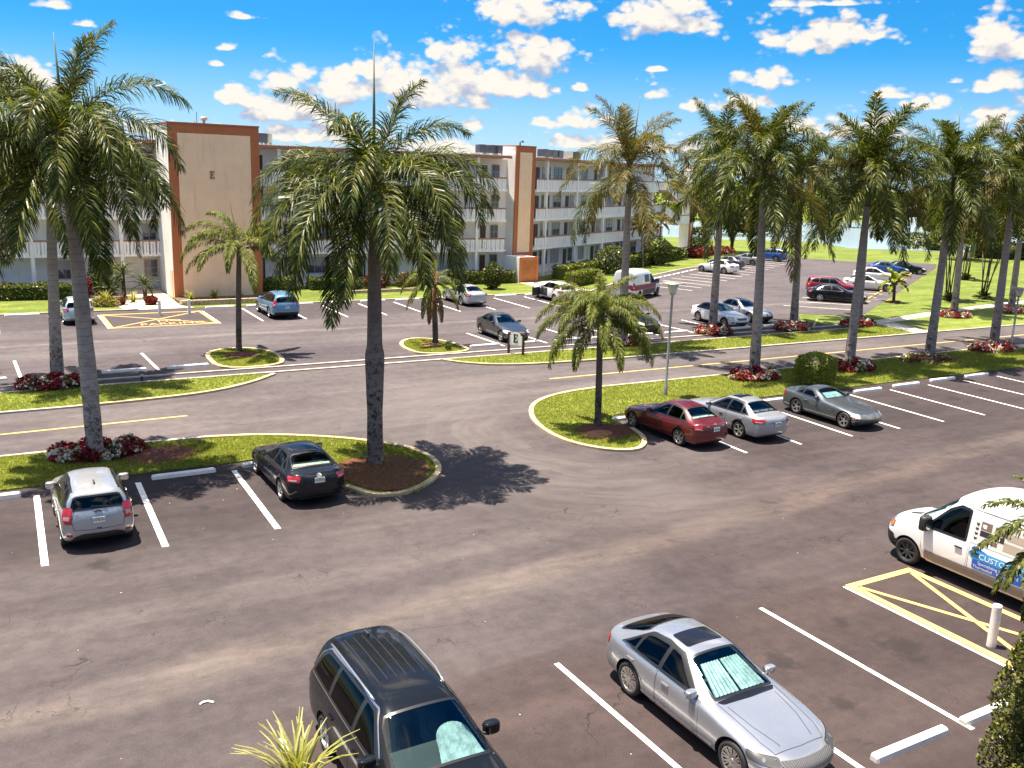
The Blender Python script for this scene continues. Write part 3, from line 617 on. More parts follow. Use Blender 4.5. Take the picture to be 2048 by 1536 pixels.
# ---------------------------------------------------------------- the apartment building
FH, Z0 = 2.72, .10
ZF = [Z0+FH*n for n in range(5)]
B0 = Vector((42.0, 75.0, 0))
bld = empty('apartment_building', B0)
tag(bld, 'four storey cream apartment building with white slatted walkway rails and terracotta trim', 'apartment building')
def bp(mb, name, mats, parent=None, smooth=False):
    if parent is None: return mb.build(name, mats, bld, smooth, loc=-B0)
    return mb.build(name, mats, parent, smooth)
WA = radians(28.96)
M_L = Matrix.Translation((0, 75, 0))
M_R = Matrix.Translation((41.6, 73.6, 0)) @ Matrix.Rotation(WA, 4, 'Z')
def wing(M, u0, u1, cols, openings, seed):
    rnd = random.Random(seed)
    mb = MB(); mb.box(u0, u1, 1.5, 11, 0, ZF[4], 0, M); bp(mb, 'wall', ['wall_white'])
    mb = MB(); mb.box(u0-.25, u1+.25, -.30, 11.2, ZF[4]+.01, ZF[4]+.24, 0, M); mb.box(u0-.15, u1+.15, -.20, 11.1, ZF[4]+.24, ZF[4]+.29, 1, M); bp(mb, 'roof', ['rail_brown', 'roofing'])
    mb = MB(); mb.box(u0, u1, -.02, 1.48, .0, .08, 0, M); bp(mb, 'floor_slab', ['concrete'])
    for n in (1, 2, 3):
        mb = MB(); mb.box(u0, u1, -.04, 1.5, ZF[n]-.16, ZF[n], 0, M); bp(mb, 'walkway_slab', ['wall_white'])
    for c in cols:
        mb = MB(); mb.box(c-.13, c+.13, -.12, .14, 0, ZF[4]+.01, 0, M); bp(mb, 'column', ['wall_bright'])
    ed = [u0]+list(cols)+[u1]
    for a, b in zip(ed, ed[1:]):
        if b-a < .5: continue
        a += .13; b -= .13
        for n in (1, 2, 3):
            mb = MB(); zb, zt = ZF[n]-.17, ZF[n]+.95
            mb.box(a, b, -.14, .0, zt, zt+.12, 1, M); mb.box(a, b, -.10, -.05, zb, zb+.10, 0, M)
            k = max(1, round((b-a)/.47)); st = (b-a)/k
            for i in range(k):
                s = a+i*st
                for lo, hi in ((.0, .145), (.205, .35)):
                    mb.box(s+.02+lo*st/.47, s+.02+hi*st/.47, -.10, -.06, zb+.10, zt, 0, M)
                mb.box(s+.02+.145*st/.47, s+.02+.205*st/.47, -.09, -.07, zb+.10, zb+.26, 0, M); mb.box(s+.02+.145*st/.47, s+.02+.205*st/.47, -.09, -.07, zt-.14, zt, 0, M)
            bp(mb, 'balcony_railing', ['board_white', 'rail_brown'])
    for (kind, c, wd, n) in openings:
        z = ZF[n]
        if kind == 'door':
            mb = MB()
            mb.box(c-wd/2-.16, c+wd/2+.16, 1.44, 1.498, z+.01, z+2.2, 0, M); d = bp(mb, 'door', ['door_brown'])
            mb = MB(); sty = rnd.random()
            mb.box(c-wd/2+.02, c+wd/2-.02, 1.405, 1.437, z+.05, z+1.98, 1, M)
            mb.box(c-wd/2+.10, c+wd/2-.10, 1.395, 1.404, z+.12, z+1.90, 0, M)
            if sty < .45:
                for q in range(1, 6): mb.box(c-wd/2+.10, c+wd/2-.10, 1.385, 1.394, z+.12+.3*q, z+.17+.3*q, 1, M)
            mb.build('screen', ['screen_dark', 'frame_grey' if sty < .7 else 'door_brown'], d)
        elif kind == 'plain':
            mb = MB(); mb.box(c-wd/2, c+wd/2, 1.45, 1.498, z+.01, z+2.1, 0, M); d = bp(mb, 'door', ['door_brown'])
        else:
            z0_, z1_ = z+.85, z+2.12; k = 3 if wd > 1.5 else 2
            mb = MB(); t = .05
            for x0, x1, y0, y1 in ((c-wd/2, c+wd/2, z0_-t, z0_), (c-wd/2, c+wd/2, z1_, z1_+t), (c-wd/2-t, c-wd/2, z0_-t, z1_+t), (c+wd/2, c+wd/2+t, z0_-t, z1_+t)): mb.box(x0, x1, 1.42, 1.498, y0, y1, 0, M)
            for i in range(1, k): mb.box(c-wd/2+i*wd/k-.02, c-wd/2+i*wd/k+.02, 1.43, 1.49, z0_, z1_, 0, M)
            zm = z0_+(z1_-z0_)*.52; mb.box(c-wd/2, c+wd/2, 1.435, 1.49, zm-.02, zm+.02, 0, M)
            f = bp(mb, 'window', ['frame_grey'])
            mb = MB(); bl = rnd.random()
            mb.box(c-wd/2+.002, c+wd/2-.002, 1.46, 1.475, zm+.021, z1_-.002, 1 if bl < .55 else 0, M); mb.box(c-wd/2+.002, c+wd/2-.002, 1.46, 1.475, z0_+.002, zm-.021, 1 if bl < .22 else 0, M)
            mb.build('pane', ['window_glass', 'window_blind'], f)
colsL = [-24, -18.2, -12.4, -6.6, -3.0, 3.4, 9.4, 21.4, 27.3, 33.3, 39.3]
op = []
for n in range(4):
    for c in (3.4, 21.4, 27.3, 33.3):
        op += [('window', c-3.9, 1.9, n)] if c == 3.4 else []
        op += [('door', c+1.35, .86, n)] if c > 20 else []
        op += [('window', c+3.6, 1.9, n)] if c > 20 else []
    op += [('door', 8.1, .95, n), ('window', 5.6, 1.2, n), ('window', -2.1, 1.5, n), ('window', 11.6, .9, n), ('door', 19.9, .86, n), ('plain', 40.75, .55, n), ('window', 41.9, .72, n), ('window', 26.1, .9, n)]
wing(M_L, -24, 42.35, colsL, op, 3)
colsR = [7.1, 13.4, 19.8, 26.4, 33.0]
op = []
for n in range(4):
    op += [('window', 6.05, .9, n), ('plain', 7.9, .75, n), ('plain', 14.2, .7, n), ('plain', 20.6, .7, n), ('plain', 27.2, .7, n)]
    op += [('window', x, w_, n) for x, w_ in ((9.6, 1.5), (12.0, 1.5), (15.4, 1.0), (17.9, 1.1), (21.9, 1.1), (24.6, 1.5), (29.0, 1.5), (31.6, 1.5))]
wing(M_R, 4.95, 37, colsR, op, 8)
# low white wall joining the two wings behind the second tower
mb = MB(); mb.prism([(42.3, 76.5), (43.3, 76.3), (46, 79), (43, 82)], 0, ZF[4]-.01); bp(mb, 'wall', ['wall_white'])
# first tower with the letter
tz = 12.3
mb = MB(); mb.box(12.12, 18.42, 69.78, 75.4, 0, tz, 0); tw = bp(mb, 'stair_tower', ['wall_bright'])
mb = MB(); mb.box(12.10, 18.44, 69.6, 69.777, 0, tz+.02, 0); mb.box(12.06, 18.48, 69.56, 75.5, tz+.025, tz+.13, 0); mb.build('tower_frame', ['terracotta'], tw)
mb = MB(); mb.box(12.74, 17.8, 69.57, 69.598, .0, 11.7, 0); pn = mb.build('tower_panel', ['wall_tan'], tw)
mb = MB(); letter_e(mb, Matrix.Translation((14.86, 69.568, 8.62)), .52, .05); mb.build('letter', ['rail_brown'], tw)
mb = MB(); mb.box(12.06, 12.118, 70.1, 70.9, .05, 2.1, 0); mb.build('side_door', ['wall_tan'], tw)
# second tower and its chute room
T2 = Matrix.Translation((43.2, 75.0, 0)) @ Matrix.Rotation(radians(8), 4, 'Z')
mb = MB(); mb.box(.02, 2.28, .14, 2.1, 0, 12.1, 0, T2); tw = bp(mb, 'chute_tower', ['wall_bright'])
mb = MB(); mb.box(0, 2.3, 0, .138, 2.2, 12.12, 0, T2); mb.box(-.03, 2.33, -.03, 2.13, 12.125, 12.2, 0, T2); mb.build('tower_frame', ['terracotta'], tw)
mb = MB(); mb.box(.42, 1.86, -.03, -.002, 2.55, 11.6, 0, T2); mb.build('tower_panel', ['wall_tan'], tw)
T3 = Matrix.Translation((42.6, 72.65, 0)) @ Matrix.Rotation(radians(8), 4, 'Z')
mb = MB(); mb.box(.02, 2.13, .10, 2.4, 0, 2.3, 0, T3); cr = bp(mb, 'chute_room', ['wall_bright'])
mb = MB(); mb.box(0, .2, 0, .098, 0, 2.33, 0, T3); mb.box(1.95, 2.15, 0, .098, 0, 2.33, 0, T3); mb.box(.2, 1.95, 0, .098, 2.05, 2.33, 0, T3); mb.build('room_frame', ['terracotta'], cr)
mb = MB(); mb.box(.2, 1.95, .03, .098, .02, 2.05, 0, T3); mb.build('chute_door', ['chute_brown'], cr)
# end stairs of the right wing
pe = at(1375, 512); T4 = Matrix.Translation((pe.x, pe.y, 0)) @ Matrix.Rotation(WA, 4, 'Z')
mb = MB(); mb.box(.02, 1.28, .12, 1.4, 0, 11.6, 0, T4); st_ = bp(mb, 'end_pillar', ['wall_bright'])
mb = MB(); mb.box(0, .3, 0, .118, 0, 11.62, 0, T4); mb.box(1.0, 1.3, 0, .118, 0, 11.62, 0, T4); mb.box(.3, 1.0, 0, .118, 0, .3, 0, T4); mb.build('tower_frame', ['terracotta'], st_)
mb = MB(); mb.box(.3, 1.0, .03, .118, .3, 11.6, 0, T4); mb.build('tower_panel', ['wall_tan'], st_)
for n in range(4):
    z = .15+FH*n+ (1.36 if n else .0)
    mb = MB(); mb.box(-4.2, -.02, .1, 2.4, z-.16, z, 0, T4); ld = bp(mb, 'stair_landing', ['wall_white'])
    mb = MB(); mb.box(-4.2, -.02, .04, .12, z+.95, z+1.06, 1, T4)
    for i in range(9): mb.box(-4.15+i*.46, -3.85+i*.46, .05, .09, z-.1, z+.95, 0, T4)
    mb.build('balcony_railing', ['board_white', 'rail_brown'], ld)
    if n < 3:
        mb = MB(); N_ = 10
        for s in range(N_):
            zz = z+1.36*(s+1)/N_; x0 = -4.2-.42*s
            mb.box(x0-.44, x0, .3, 1.2, zz-.10, zz, 1, T4)
        vs = [(-4.2, .12, z-.25), (-8.4, .12, z+1.15), (-8.4, .12, z+2.35), (-4.2, .12, z+.95)]
        for i in range(9):
            x0 = -4.25-.46*i; zz = z+1.4*(i+.5)/9; mb.box(x0-.30, x0, .06, .10, zz-.15, zz+.95, 0, T4)
        mb.add([T4 @ Vector(v) for v in [(-4.2, .02, z+.95), (-8.4, .02, z+2.35), (-8.4, .02, z+2.47), (-4.2, .02, z+1.07)]], [(0, 1, 2, 3)], 1)
        mb.add([T4 @ Vector(v) for v in [(-4.2, .04, z-.30), (-8.4, .04, z+1.10), (-8.4, .04, z+1.36), (-4.2, .04, z-.04)]], [(0, 1, 2, 3)], 1)
        bp(mb, 'stair_flight', ['board_white', 'rail_brown'])
# ---------------------------------------------------------------- roof equipment
def ac_unit(p, w_, h, label, dark=True, rz=0):
    t = empty('air_conditioner', p, rz); tag(t, label, 'air conditioner', 'air conditioners on the roofs')
    mb = MB()
    for x in (-w_/2, w_/2-.08): mb.box(x, x+.08, -.4, .4, 0, .22)
    mb.build('stand', ['galv'], t)
    mb = MB(); mb.box(-w_/2, w_/2, -w_/2, w_/2, .22, .22+h); 
    for k in range(5): mb.box(-w_/2-.012, w_/2+.012, -w_/2-.012, w_/2+.012, .30+k*h/6, .34+k*h/6, 1)
    mb.build('housing', ['ac_dark' if dark else 'ac_metal', 'ac_metal' if not dark else 'ac_dark'], t)
    mb = MB(); mb.lathe([(w_*.42, .22+h), (w_*.42, .27+h), (w_*.2, .29+h), (0, .29+h)], 16); mb.build('fan_grille', ['ac_metal'], t)
zr = ZF[4]+.29
def on_roof(px, Y): d = ray(px, 300); t = Y/d.y; return Vector((d.x*t, Y, zr))
def on_roof_r(px, v):
    O = Vector((41.6, 73.6, 0)); U = Vector((cos(WA), sin(WA), 0)); Nn = Vector((-sin(WA), cos(WA), 0)); d = ray(px, 310); t = (Vector((O.x, O.y, 0)).dot(Nn)+v)/(d.dot(Nn)); q = CP+d*t; return Vector((q.x, q.y, zr))
for px, Y, dk, lb in ((228, 79, False, 'pale grey roof unit seen between the left palm fronds and the first tower'), (237, 79.5, True, 'darker roof unit beside the first tower, left of it'), (523, 79, True, 'dark roof unit just right of the first tower'), (532, 79.3, False, 'pale grey roof unit right of the first tower, outer one of two'),
    (963, 79, True, 'dark roof unit left of the second tower, farthest from it of three'), (983, 79.3, True, 'dark roof unit left of the second tower, middle of three'), (1000, 79, True, 'dark roof unit touching the outline of the second tower on its left')):
    ac_unit(on_roof(px, Y), .85, .72, lb, dk)
for px, v, dk, lb in ((1087, 4, True, 'dark roof unit just right of the second tower, nearest to it'), (1103, 4.5, True, 'second dark roof unit right of the second tower'), (1115, 4.5, True, 'third dark roof unit right of the second tower'), (1134, 4.5, False, 'pale roof unit among the dark ones right of the second tower'), (1149, 4.5, True, 'dark roof unit beyond the pale one, close to the yellowing palm')):
    ac_unit(on_roof_r(px, v), .95, .72, lb, dk, WA)
t = empty('roof_vent', (15.0, 71.5, tz+.13)); tag(t, 'mushroom shaped roof vent on top of the first tower', 'roof vent', 'vents on the towers')
mb = MB(); mb.lathe([(.10, 0), (.10, .32)], 10); mb.build('stem', ['galv'], t, True); mb = MB(); mb.lathe([(.24, .28), (.26, .48), (.2, .52), (0, .53)], 14); mb.build('hood', ['ac_metal'], t, True)
mb = MB(); mb.tube([(14.5, 71.5, tz+.13), (14.5, 71.5, tz+.95)], .03, 6); mb.tube([(14.5, 71.5, tz+.13), (14.3, 71.5, tz+.3)], .03, 6); tag(mb.build('antenna', ['galv']), 'thin antenna rod on top of the first tower', 'antenna')
t = empty('roof_vent', (44.3, 76.3, 12.2)); tag(t, 'small dark gooseneck vent on top of the second tower', 'roof vent', 'vents on the towers')
mb = MB(); mb.tube([(0, 0, 0), (0, 0, .3), (.12, 0, .42), (.3, 0, .42)], .07, 8); mb.tube([(.3, 0, .42), (.3, 0, .3)], [.07, .12], 8); mb.build('pipe', ['ac_dark'], t, True)
# ---------------------------------------------------------------- plants
def frond(rnd, V, Fc, az, e0, L, droop, nl, ll, wd, roll=0.0, mi=0, plum=.5, hang=.5, twist=0.0):
    """one feather frond: curved rachis and thin leaflets on both sides, appended to V, Fc = (faces, mats)"""
    n = 14; P = []; T = []; p = Vector((0, 0, 0)); 
    for i in range(n+1):
        s = i/n; e = e0-droop*(s**1.35); a = az+twist*s
        d = Vector((cos(e)*sin(a), cos(e)*cos(a), sin(e)))
        P.append(p.copy()); T.append(d); p = p+d*(L/n)
    faces, mats = Fc
    # rachis, three sided
    b = len(V)
    for i in range(n+1):
        r = .032*(1-.85*i/n)+.004; d = T[i]; sd_ = d.cross(Vector((0, 0, 1)))
        if sd_.length < 1e-3: sd_ = Vector((1, 0, 0))
        sd_.normalize(); u = sd_.cross(d)
        V.extend([P[i]+sd_*r, P[i]+u*r*.8, P[i]-sd_*r])
    for i in range(n):
        for k in range(3):
            faces.append((b+3*i+k, b+3*i+(k+1) % 3, b+3*i+3+(k+1) % 3, b+3*i+3+k)); mats.append(1)
    for j in range(nl):
        s = .13+.87*(j+rnd.random()*.6)/nl; f = s*n; i = min(int(f), n-1); fr = f-i
        p = P[i].lerp(P[i+1], fr); d = T[i].lerp(T[i+1], fr).normalized(); sd_ = d.cross(Vector((0, 0, 1)))
        if sd_.length < 1e-3: sd_ = Vector((1, 0, 0))
        sd_.normalize(); u = sd_.cross(d).normalized()
        prof = (min(1, (s-.06)*4.5))*(1-max(0, (s-.55)/.45)**1.6*.72)
        for side in (-1, 1):
            l = ll*prof*rnd.uniform(.85, 1.1); pl_ = rnd.uniform(-plum, plum)
            o = (sd_*side*cos(pl_+roll)+u*sin(pl_+.25)).normalized()
            dir_ = (o*.85+d*(.45+.5*s)).normalized()
            wv = dir_.cross(u); 
            if wv.length < 1e-3: continue
            wv = (wv.normalized()*.8+u*rnd.uniform(-.5, .5)).normalized()*wd*rnd.uniform(.8, 1.2)
            h = hang*rnd.uniform(.6, 1.3)
            q1 = p+dir_*l*.45; d2 = (dir_+Vector((0, 0, -h))).normalized(); q2 = q1+d2*l*.32; d3 = (d2+Vector((0, 0, -h*1.2))).normalized(); q3 = q2+d3*l*.25
            b = len(V); V.extend([p-wv*.45, p+wv*.45, q1+wv, q1-wv, q2+wv*.72, q2-wv*.72, q3])
            faces.extend([(b, b+1, b+2, b+3), (b+3, b+2, b+4, b+5), (b+5, b+4, b+6)]); mats.extend([mi]*3)
def crown_mesh(name, specs, seed, mats, nl, ll, wd, plum, hang, fl=1.0):
    rnd = random.Random(seed); V = []; F = ([], [])
    for (az_, e0, L, dr, mi, tw) in specs: frond(rnd, V, F, az_, e0, L*fl, dr, nl, ll*(L/4.0)**.5, wd, 0, mi, plum, hang, tw)
    me = bpy.data.meshes.new(name); me.from_pydata([tuple(v) for v in V], [], F[0]); me.polygons.foreach_set('material_index', F[1])
    for m in mats: me.materials.append(MATS[m])
    me.update(); return me
def royal_specs(seed, n=21, dry=.0):
    rnd = random.Random(seed); S = []
    for k in range(n):
        t = k/(n-1); a = k*2.39996+rnd.uniform(-.25, .25)
        if t < .24: e0, dr, L = 80-t*70+rnd.uniform(-6, 6), 40+rnd.uniform(0, 34), rnd.uniform(4.0, 5.0)
        elif t < .6: e0, dr, L = 62-(t-.24)*95+rnd.uniform(-8, 8), 112+rnd.uniform(-12, 18), rnd.uniform(4.6, 5.5)
        else: e0, dr, L = 22-(t-.6)*150+rnd.uniform(-8, 8), 92+rnd.uniform(-12, 10)-(t-.6)*110, rnd.uniform(5.2, 6.3)
        S.append((a, radians(e0), L, radians(dr), 2 if rnd.random() < dry else 0, rnd.uniform(-.3, .3)))
    return S
CW = YAW  # heading of the view: screen right is azimuth YAW+90
def scr(spec):   # fronds given by screen bearing (0 = right, 90 = away, 180 = left, 270 = toward the viewer)
    return [(YAW+radians(90-b), radians(e), L, radians(d), m, radians(t)) for b, e, L, d, m, t in spec]
CENTER = scr([(172, 62, 4.9, 64, 0, 5), (38, 76, 4.0, 44, 0, 0), (22, 62, 4.4, 92, 0, 0), (352, 40, 5.2, 108, 0, -4), (338, 30, 5.2, 112, 0, 0), (8, 30, 5.0, 105, 0, 5), (192, 36, 5.0, 112, 0, 0), (205, 22, 5.2, 105, 0, 0), (222, 14, 5.3, 98, 0, 0), (243, 10, 5.4, 98, 0, 0),
    (286, 8, 5.4, 98, 0, 0), (304, 0, 5.3, 88, 0, 0), (322, 6, 5.3, 96, 0, 0), (230, -14, 5.2, 72, 0, 0), (268, 40, 4.9, 128, 0, 0), (150, 34, 5.0, 105, 0, 0), (60, 35, 4.8, 105, 0, 0), (100, 40, 4.8, 105, 0, 0), (120, 10, 5.0, 95, 0, 0), (75, 2, 5.0, 95, 0, 0), (255, 66, 4.2, 105, 0, 0), (30, 0, 5.0, 95, 0, 0), (184, 8, 5.1, 98, 0, 0), (340, -14, 5.0, 70, 0, 0), (208, -10, 5.1, 78, 0, 0), (262, -20, 5.0, 62, 0, 0), (250, -34, 5.2, 50, 0, 0), (312, 30, 5.1, 112, 0, 0), (135, 20, 5, 100, 0, 0), (45, 20, 5, 100, 0, 0)])
LEFT = scr([(205, 66, 4.3, 66, 0, 0), (40, 78, 4.2, 38, 0, 0), (60, 84, 3.6, 40, 0, 0), (8, 56, 5.1, 104, 0, 4), (352, 34, 5.1, 112, 0, 0), (338, 16, 5.3, 98, 0, 0), (322, 2, 5.4, 88, 0, 0), (304, -8, 5.3, 76, 0, 0), (292, 24, 5.2, 115, 0, 0), (178, 48, 5.0, 100, 0, 0), (194, 28, 5.1, 106, 0, 0), (214, 16, 5.2, 100, 0, 0),
    (236, 8, 5.3, 96, 2, 0), (256, 14, 5.2, 104, 0, 0), (222, -14, 5.3, 72, 2, 0), (280, 48, 4.9, 128, 0, 0), (250, 36, 5.0, 118, 0, 0), (120, 40, 4.8, 105, 0, 0), (80, 20, 4.8, 100, 0, 0), (150, 8, 5.0, 95, 0, 0), (60, 0, 5.0, 95, 0, 0), (20, -4, 5.1, 84, 0, 0), (172, 4, 5.1, 90, 0, 0), (196, -8, 5.2, 78, 2, 0), (160, 62, 4.4, 90, 0, 0), (270, -14, 5.2, 66, 0, 0), (312, -34, 5.2, 48, 0, 0), (244, -34, 5.3, 48, 2, 0), (315, 34, 5.1, 112, 0, 0), (135, 25, 5, 100, 0, 0), (100, 10, 5, 95, 0, 0)])
ROY = ['palm_leaf', 'palm_leaf_dry', 'palm_leaf_dry', 'brown_leaf']
CR = {'center': crown_mesh('crown', CENTER, 1, ROY, 155, .92, .0215, .78, .48), 'left': crown_mesh('crown', LEFT, 2, ROY, 155, .92, .0215, .78, .48)}
for k in range(4): CR[k] = crown_mesh('crown', royal_specs(20+k, 29, .10), 30+k, ROY, 125, .94, .026, .82, .5)
CR['dry'] = crown_mesh('crown', royal_specs(41, 22, .8), 42, ROY, 110, .88, .023, .8, .45)
def trunk_obj(t, base, top, prof, m, seed, n=18):
    """trunk from base to top (world), profile of (share of height, radius)"""
    rnd = random.Random(seed); V = []; F = []; d = top-base
    hs = []
    for (a, ra), (b, rb) in zip(prof, prof[1:]):
        for k in range(6): s = k/6; hs.append((a+(b-a)*s, ra+(rb-ra)*(s*s*(3-2*s))))
    hs.append(prof[-1])
    for h, r in hs:
        c = d*h+Vector((d.x, d.y, 0))*(h*h-h)*.4
        rr = r*(1+rnd.uniform(-.025, .025))
        for k in range(n): V.append((c.x+rr*cos(2*pi*k/n), c.y+rr*sin(2*pi*k/n), c.z))
    for i in range(len(hs)-1):
        for k in range(n): F.append((i*n+k, i*n+(k+1) % n, (i+1)*n+(k+1) % n, (i+1)*n+k))
    return mk('trunk', V, F, m, t, smooth=True)
def royal(bpx, cpx, crown, label, rz=0, spear=None, sc=1.0, prof=None, shaft=None, flower=False, tm='trunk_royal'):
    b = at(*bpx); c = above(*cpx, b); t = empty('royal_palm', (b.x, b.y, .04)); tag(t, label, 'palm tree', 'royal palms')
    H = c.z-.25; sh = shaft or 1.55
    ts = (H-sh)/H; rel = Vector((c.x-b.x, c.y-b.y, H)); tt = rel*ts
    trunk_obj(t, Vector((0, 0, 0)), tt, prof or [(0, .33), (.03, .29), (.30, .25), (.62, .215), (1, .17)], tm, sum(map(ord, label)) % 99)
    V = MB(); n = 14; V.tube([tt, tt+(rel-tt)*.3, tt+(rel-tt)*.75, rel*1.01], [.175, .165, .13, .085], n); V.build('crownshaft', ['crownshaft'], t, True)
    me = CR[crown]; o = bpy.data.objects.new('crown', me); COL.objects.link(o); o.parent = t; o.location = rel-Vector((0, 0, .12)); o.rotation_euler = (0, 0, rz); o.scale = (sc*.88, sc*.88, sc)
    if spear:
        q = above(*spear, b); q = Vector((q.x-b.x, q.y-b.y, q.z-.04)); V = MB(); V.tube([rel, rel.lerp(q, .5), q], [.06, .045, .008], 7); V.build('spear_leaf', ['spear'], t, True)
    if flower:
        r_ = random.Random(3); V = MB()
        for k in range(26):
            a = r_.random()*6.3; l = r_.uniform(.5, .95); e = tt+Vector((0, 0, .05)); V.tube([e+Vector((.15*cos(a), .15*sin(a), 0)), e+Vector((l*.7*cos(a), l*.7*sin(a), .1)), e+Vector((l*cos(a), l*sin(a), -l*.6))], [.02, .014, .006], 4)
        V.build('flower_stalk', ['palm_flower'], t)
    return t
CP_PROF = [(0, .31), (.05, .275), (.24, .26), (.40, .305), (.485, .315), (.535, .25), (.70, .228), (.86, .21), (1, .17)]
royal((192, 918), (128, 262), 'left', 'tall royal palm at the left, standing behind the silver compact SUV', spear=(107, 64), prof=[(0, .34), (.04, .27), (.3, .265), (.55, .235), (1, .185)])
royal((115, 757), (97, 290), 1, 'royal palm rising from the flower ring behind the tall left palm', rz=.4)
royal((750, 930), (748, 352), 'center', 'tallest looking royal palm in the middle with a swollen trunk, on the mulched point', spear=(748, 82), prof=CP_PROF, tm='trunk_center')
royal((1508, 748), (1530, 330), 0, 'royal palm in the flower ring behind the grey roadster, left of the clipped bush', rz=1.0, spear=(1511, 192))
royal((1698, 730), (1742, 346), 2, 'royal palm in the flower ring right of the clipped bush', rz=2.3, spear=(1742, 186))
royal((1858, 715), (1910, 346), 3, 'royal palm in the mulch bed beside the last empty bays', rz=.2, spear=(1921, 214))
royal((1987, 690), (2033, 335), 1, 'royal palm at the end of the right palm lawn, near the right lamp', rz=3.3)
royal((1425, 655), (1447, 322), 2, 'royal palm whose trunk crosses the white sedan beside the road', rz=.9, spear=(1463, 175))
royal((1587, 650), (1603, 362), 0, 'royal palm in the red and white ring right of the second silver sedan', rz=4.0, sc=.92)
royal((1716, 640), (1738, 365), 3, 'royal palm directly behind the trunk by the clipped bush', rz=2.0, sc=.95)
royal((1908, 624), (1932, 375), 1, 'royal palm in the flower ring on the far side of the walk', rz=1.4, sc=.95)
royal((1243, 690), (1260, 330), 'dry', 'yellowing royal palm with flower stalks beside the queen palm', rz=.7, flower=True, spear=(1281, 192))
royal((2022, 616), (2052, 375), 2, 'royal palm at the right frame edge beyond the road', rz=5.1, sc=.95)
# smaller feather palms
def small_specs(seed, n, e_hi, e_lo, L, dr, dry=0):
    rnd = random.Random(seed)
    return [(k*2.39996+rnd.uniform(-.3, .3), radians(e_hi+(e_lo-e_hi)*k/(n-1)+rnd.uniform(-6, 6)), L*rnd.uniform(.85, 1.1), radians(dr+rnd.uniform(-14, 14)), 2 if rnd.random() < dry else 0, rnd.uniform(-.3, .3)) for k in range(n)]
QM = ['queen_leaf', 'palm_leaf_dry', 'brown_leaf']
def small_palm(name, b, c, me, label, r, m='trunk_queen', rz=0, lean=None, cat='palm tree', group=None, prof=None):
    t = empty(name, (b.x, b.y, .04)); tag(t, label, cat, group); rel = Vector((c.x-b.x, c.y-b.y, c.z))
    trunk_obj(t, Vector((0, 0, 0)), rel, prof or [(0, r*1.35), (.08, r*1.1), (.6, r), (1, r*.9)], m, 5, 12)
    o = bpy.data.objects.new('crown', me); COL.objects.link(o); o.parent = t; o.location = rel; o.rotation_euler = (0, 0, rz); return t
qm = crown_mesh('crown', scr([(180, 40, 2.5, 115, 0, 0), (172, 15, 2.5, 95, 0, 0), (200, 62, 2.3, 125, 0, 0), (160, 70, 2.2, 110, 0, 0), (225, 40, 2.4, 125, 0, 0), (215, 5, 2.5, 90, 0, 0), (255, 50, 2.3, 130, 0, 0), (270, 20, 2.4, 105, 0, 0), (300, 45, 2.4, 125, 0, 0), (320, 20, 2.4, 105, 0, 0), (345, 50, 2.4, 120, 0, 0), (355, 25, 2.5, 105, 0, 0), (20, 60, 2.2, 120, 0, 0), (60, 45, 2.3, 110, 0, 0), (100, 50, 2.3, 110, 0, 0), (90, 85, 1.8, 60, 0, 0), (20, 80, 2.0, 80, 0, 0), (130, 40, 2.3, 110, 0, 0), (240, -10, 2.4, 78, 0, 0), (290, -8, 2.4, 78, 0, 0), (310, 60, 2.2, 128, 0, 0), (235, 62, 2.2, 128, 0, 0), (260, 75, 2.0, 120, 0, 0), (190, 25, 2.5, 105, 0, 0), (325, 2, 2.4, 88, 0, 0), (200, -15, 2.5, 72, 0, 0), (338, -5, 2.5, 82, 0, 0)]), 7, QM, 190, .62, .012, 1.0, .8, 1.18)
b = at(1195, 855); small_palm('queen_palm', b, above(1200, 640, b), qm, 'bushy queen palm with a dark trunk on the kerbed point left of the red sedan', .125)
tm = crown_mesh('crown', scr([(150, 75, 2.0, 100, 0, 0), (185, 62, 2.2, 125, 0, 0), (160, 45, 2.2, 120, 0, 0), (200, 30, 2.2, 115, 0, 0), (215, 50, 2.1, 130, 0, 0), (240, 20, 2.0, 100, 0, 0), (275, 30, 2.2, 125, 0, 0), (300, 5, 2.5, 95, 0, 0), (325, 40, 2.0, 125, 0, 0), (350, 55, 2.1, 125, 0, 0), (10, 70, 1.8, 110, 0, 0), (15, 35, 2.1, 115, 0, 0), (345, 15, 2.0, 100, 0, 0), (60, 50, 2.0, 110, 0, 0), (110, 50, 2.0, 110, 0, 0), (190, 5, 2.0, 80, 0, 0)]), 8, QM, 150, .72, .019, .9, .7, 1.62)
b = at(478, 705); c = above(478, 500, b); t = small_palm('feather_palm', b, c, tm, 'small arching palm with a hanging frond on the left grass island', .14)
V = MB(); q = above(459, 402, b); V.tube([c-b, (c-b).lerp(q-b, .5), q-b], [.05, .03, .008], 6); V.build('spear_leaf', ['palm_flower'], t)
pm = crown_mesh('crown', scr([(170, 10, 1.9, 95, 0, 0), (200, -25, 1.9, 60, 2, 0), (250, -40, 2.0, 45, 0, 0), (300, -45, 2.1, 42, 2, 0), (340, -20, 1.9, 66, 0, 0), (5, 15, 1.9, 100, 0, 0), (30, 40, 1.8, 110, 0, 0), (90, 60, 1.7, 90, 0, 0), (140, 35, 1.8, 105, 0, 0), (220, 35, 1.8, 120, 0, 0), (280, 45, 1.7, 120, 2, 0), (320, 25, 1.8, 115, 0, 0), (265, -55, 2.1, 30, 2, 0), (235, 0, 1.9, 85, 0, 0)]), 9, QM, 120, .52, .017, .85, .9, 1.25)
b = at(871, 690); small_palm('feather_palm', b, above(866, 560, b), pm, 'small drooping palm on the right grass island behind the tall centre palm', .15)
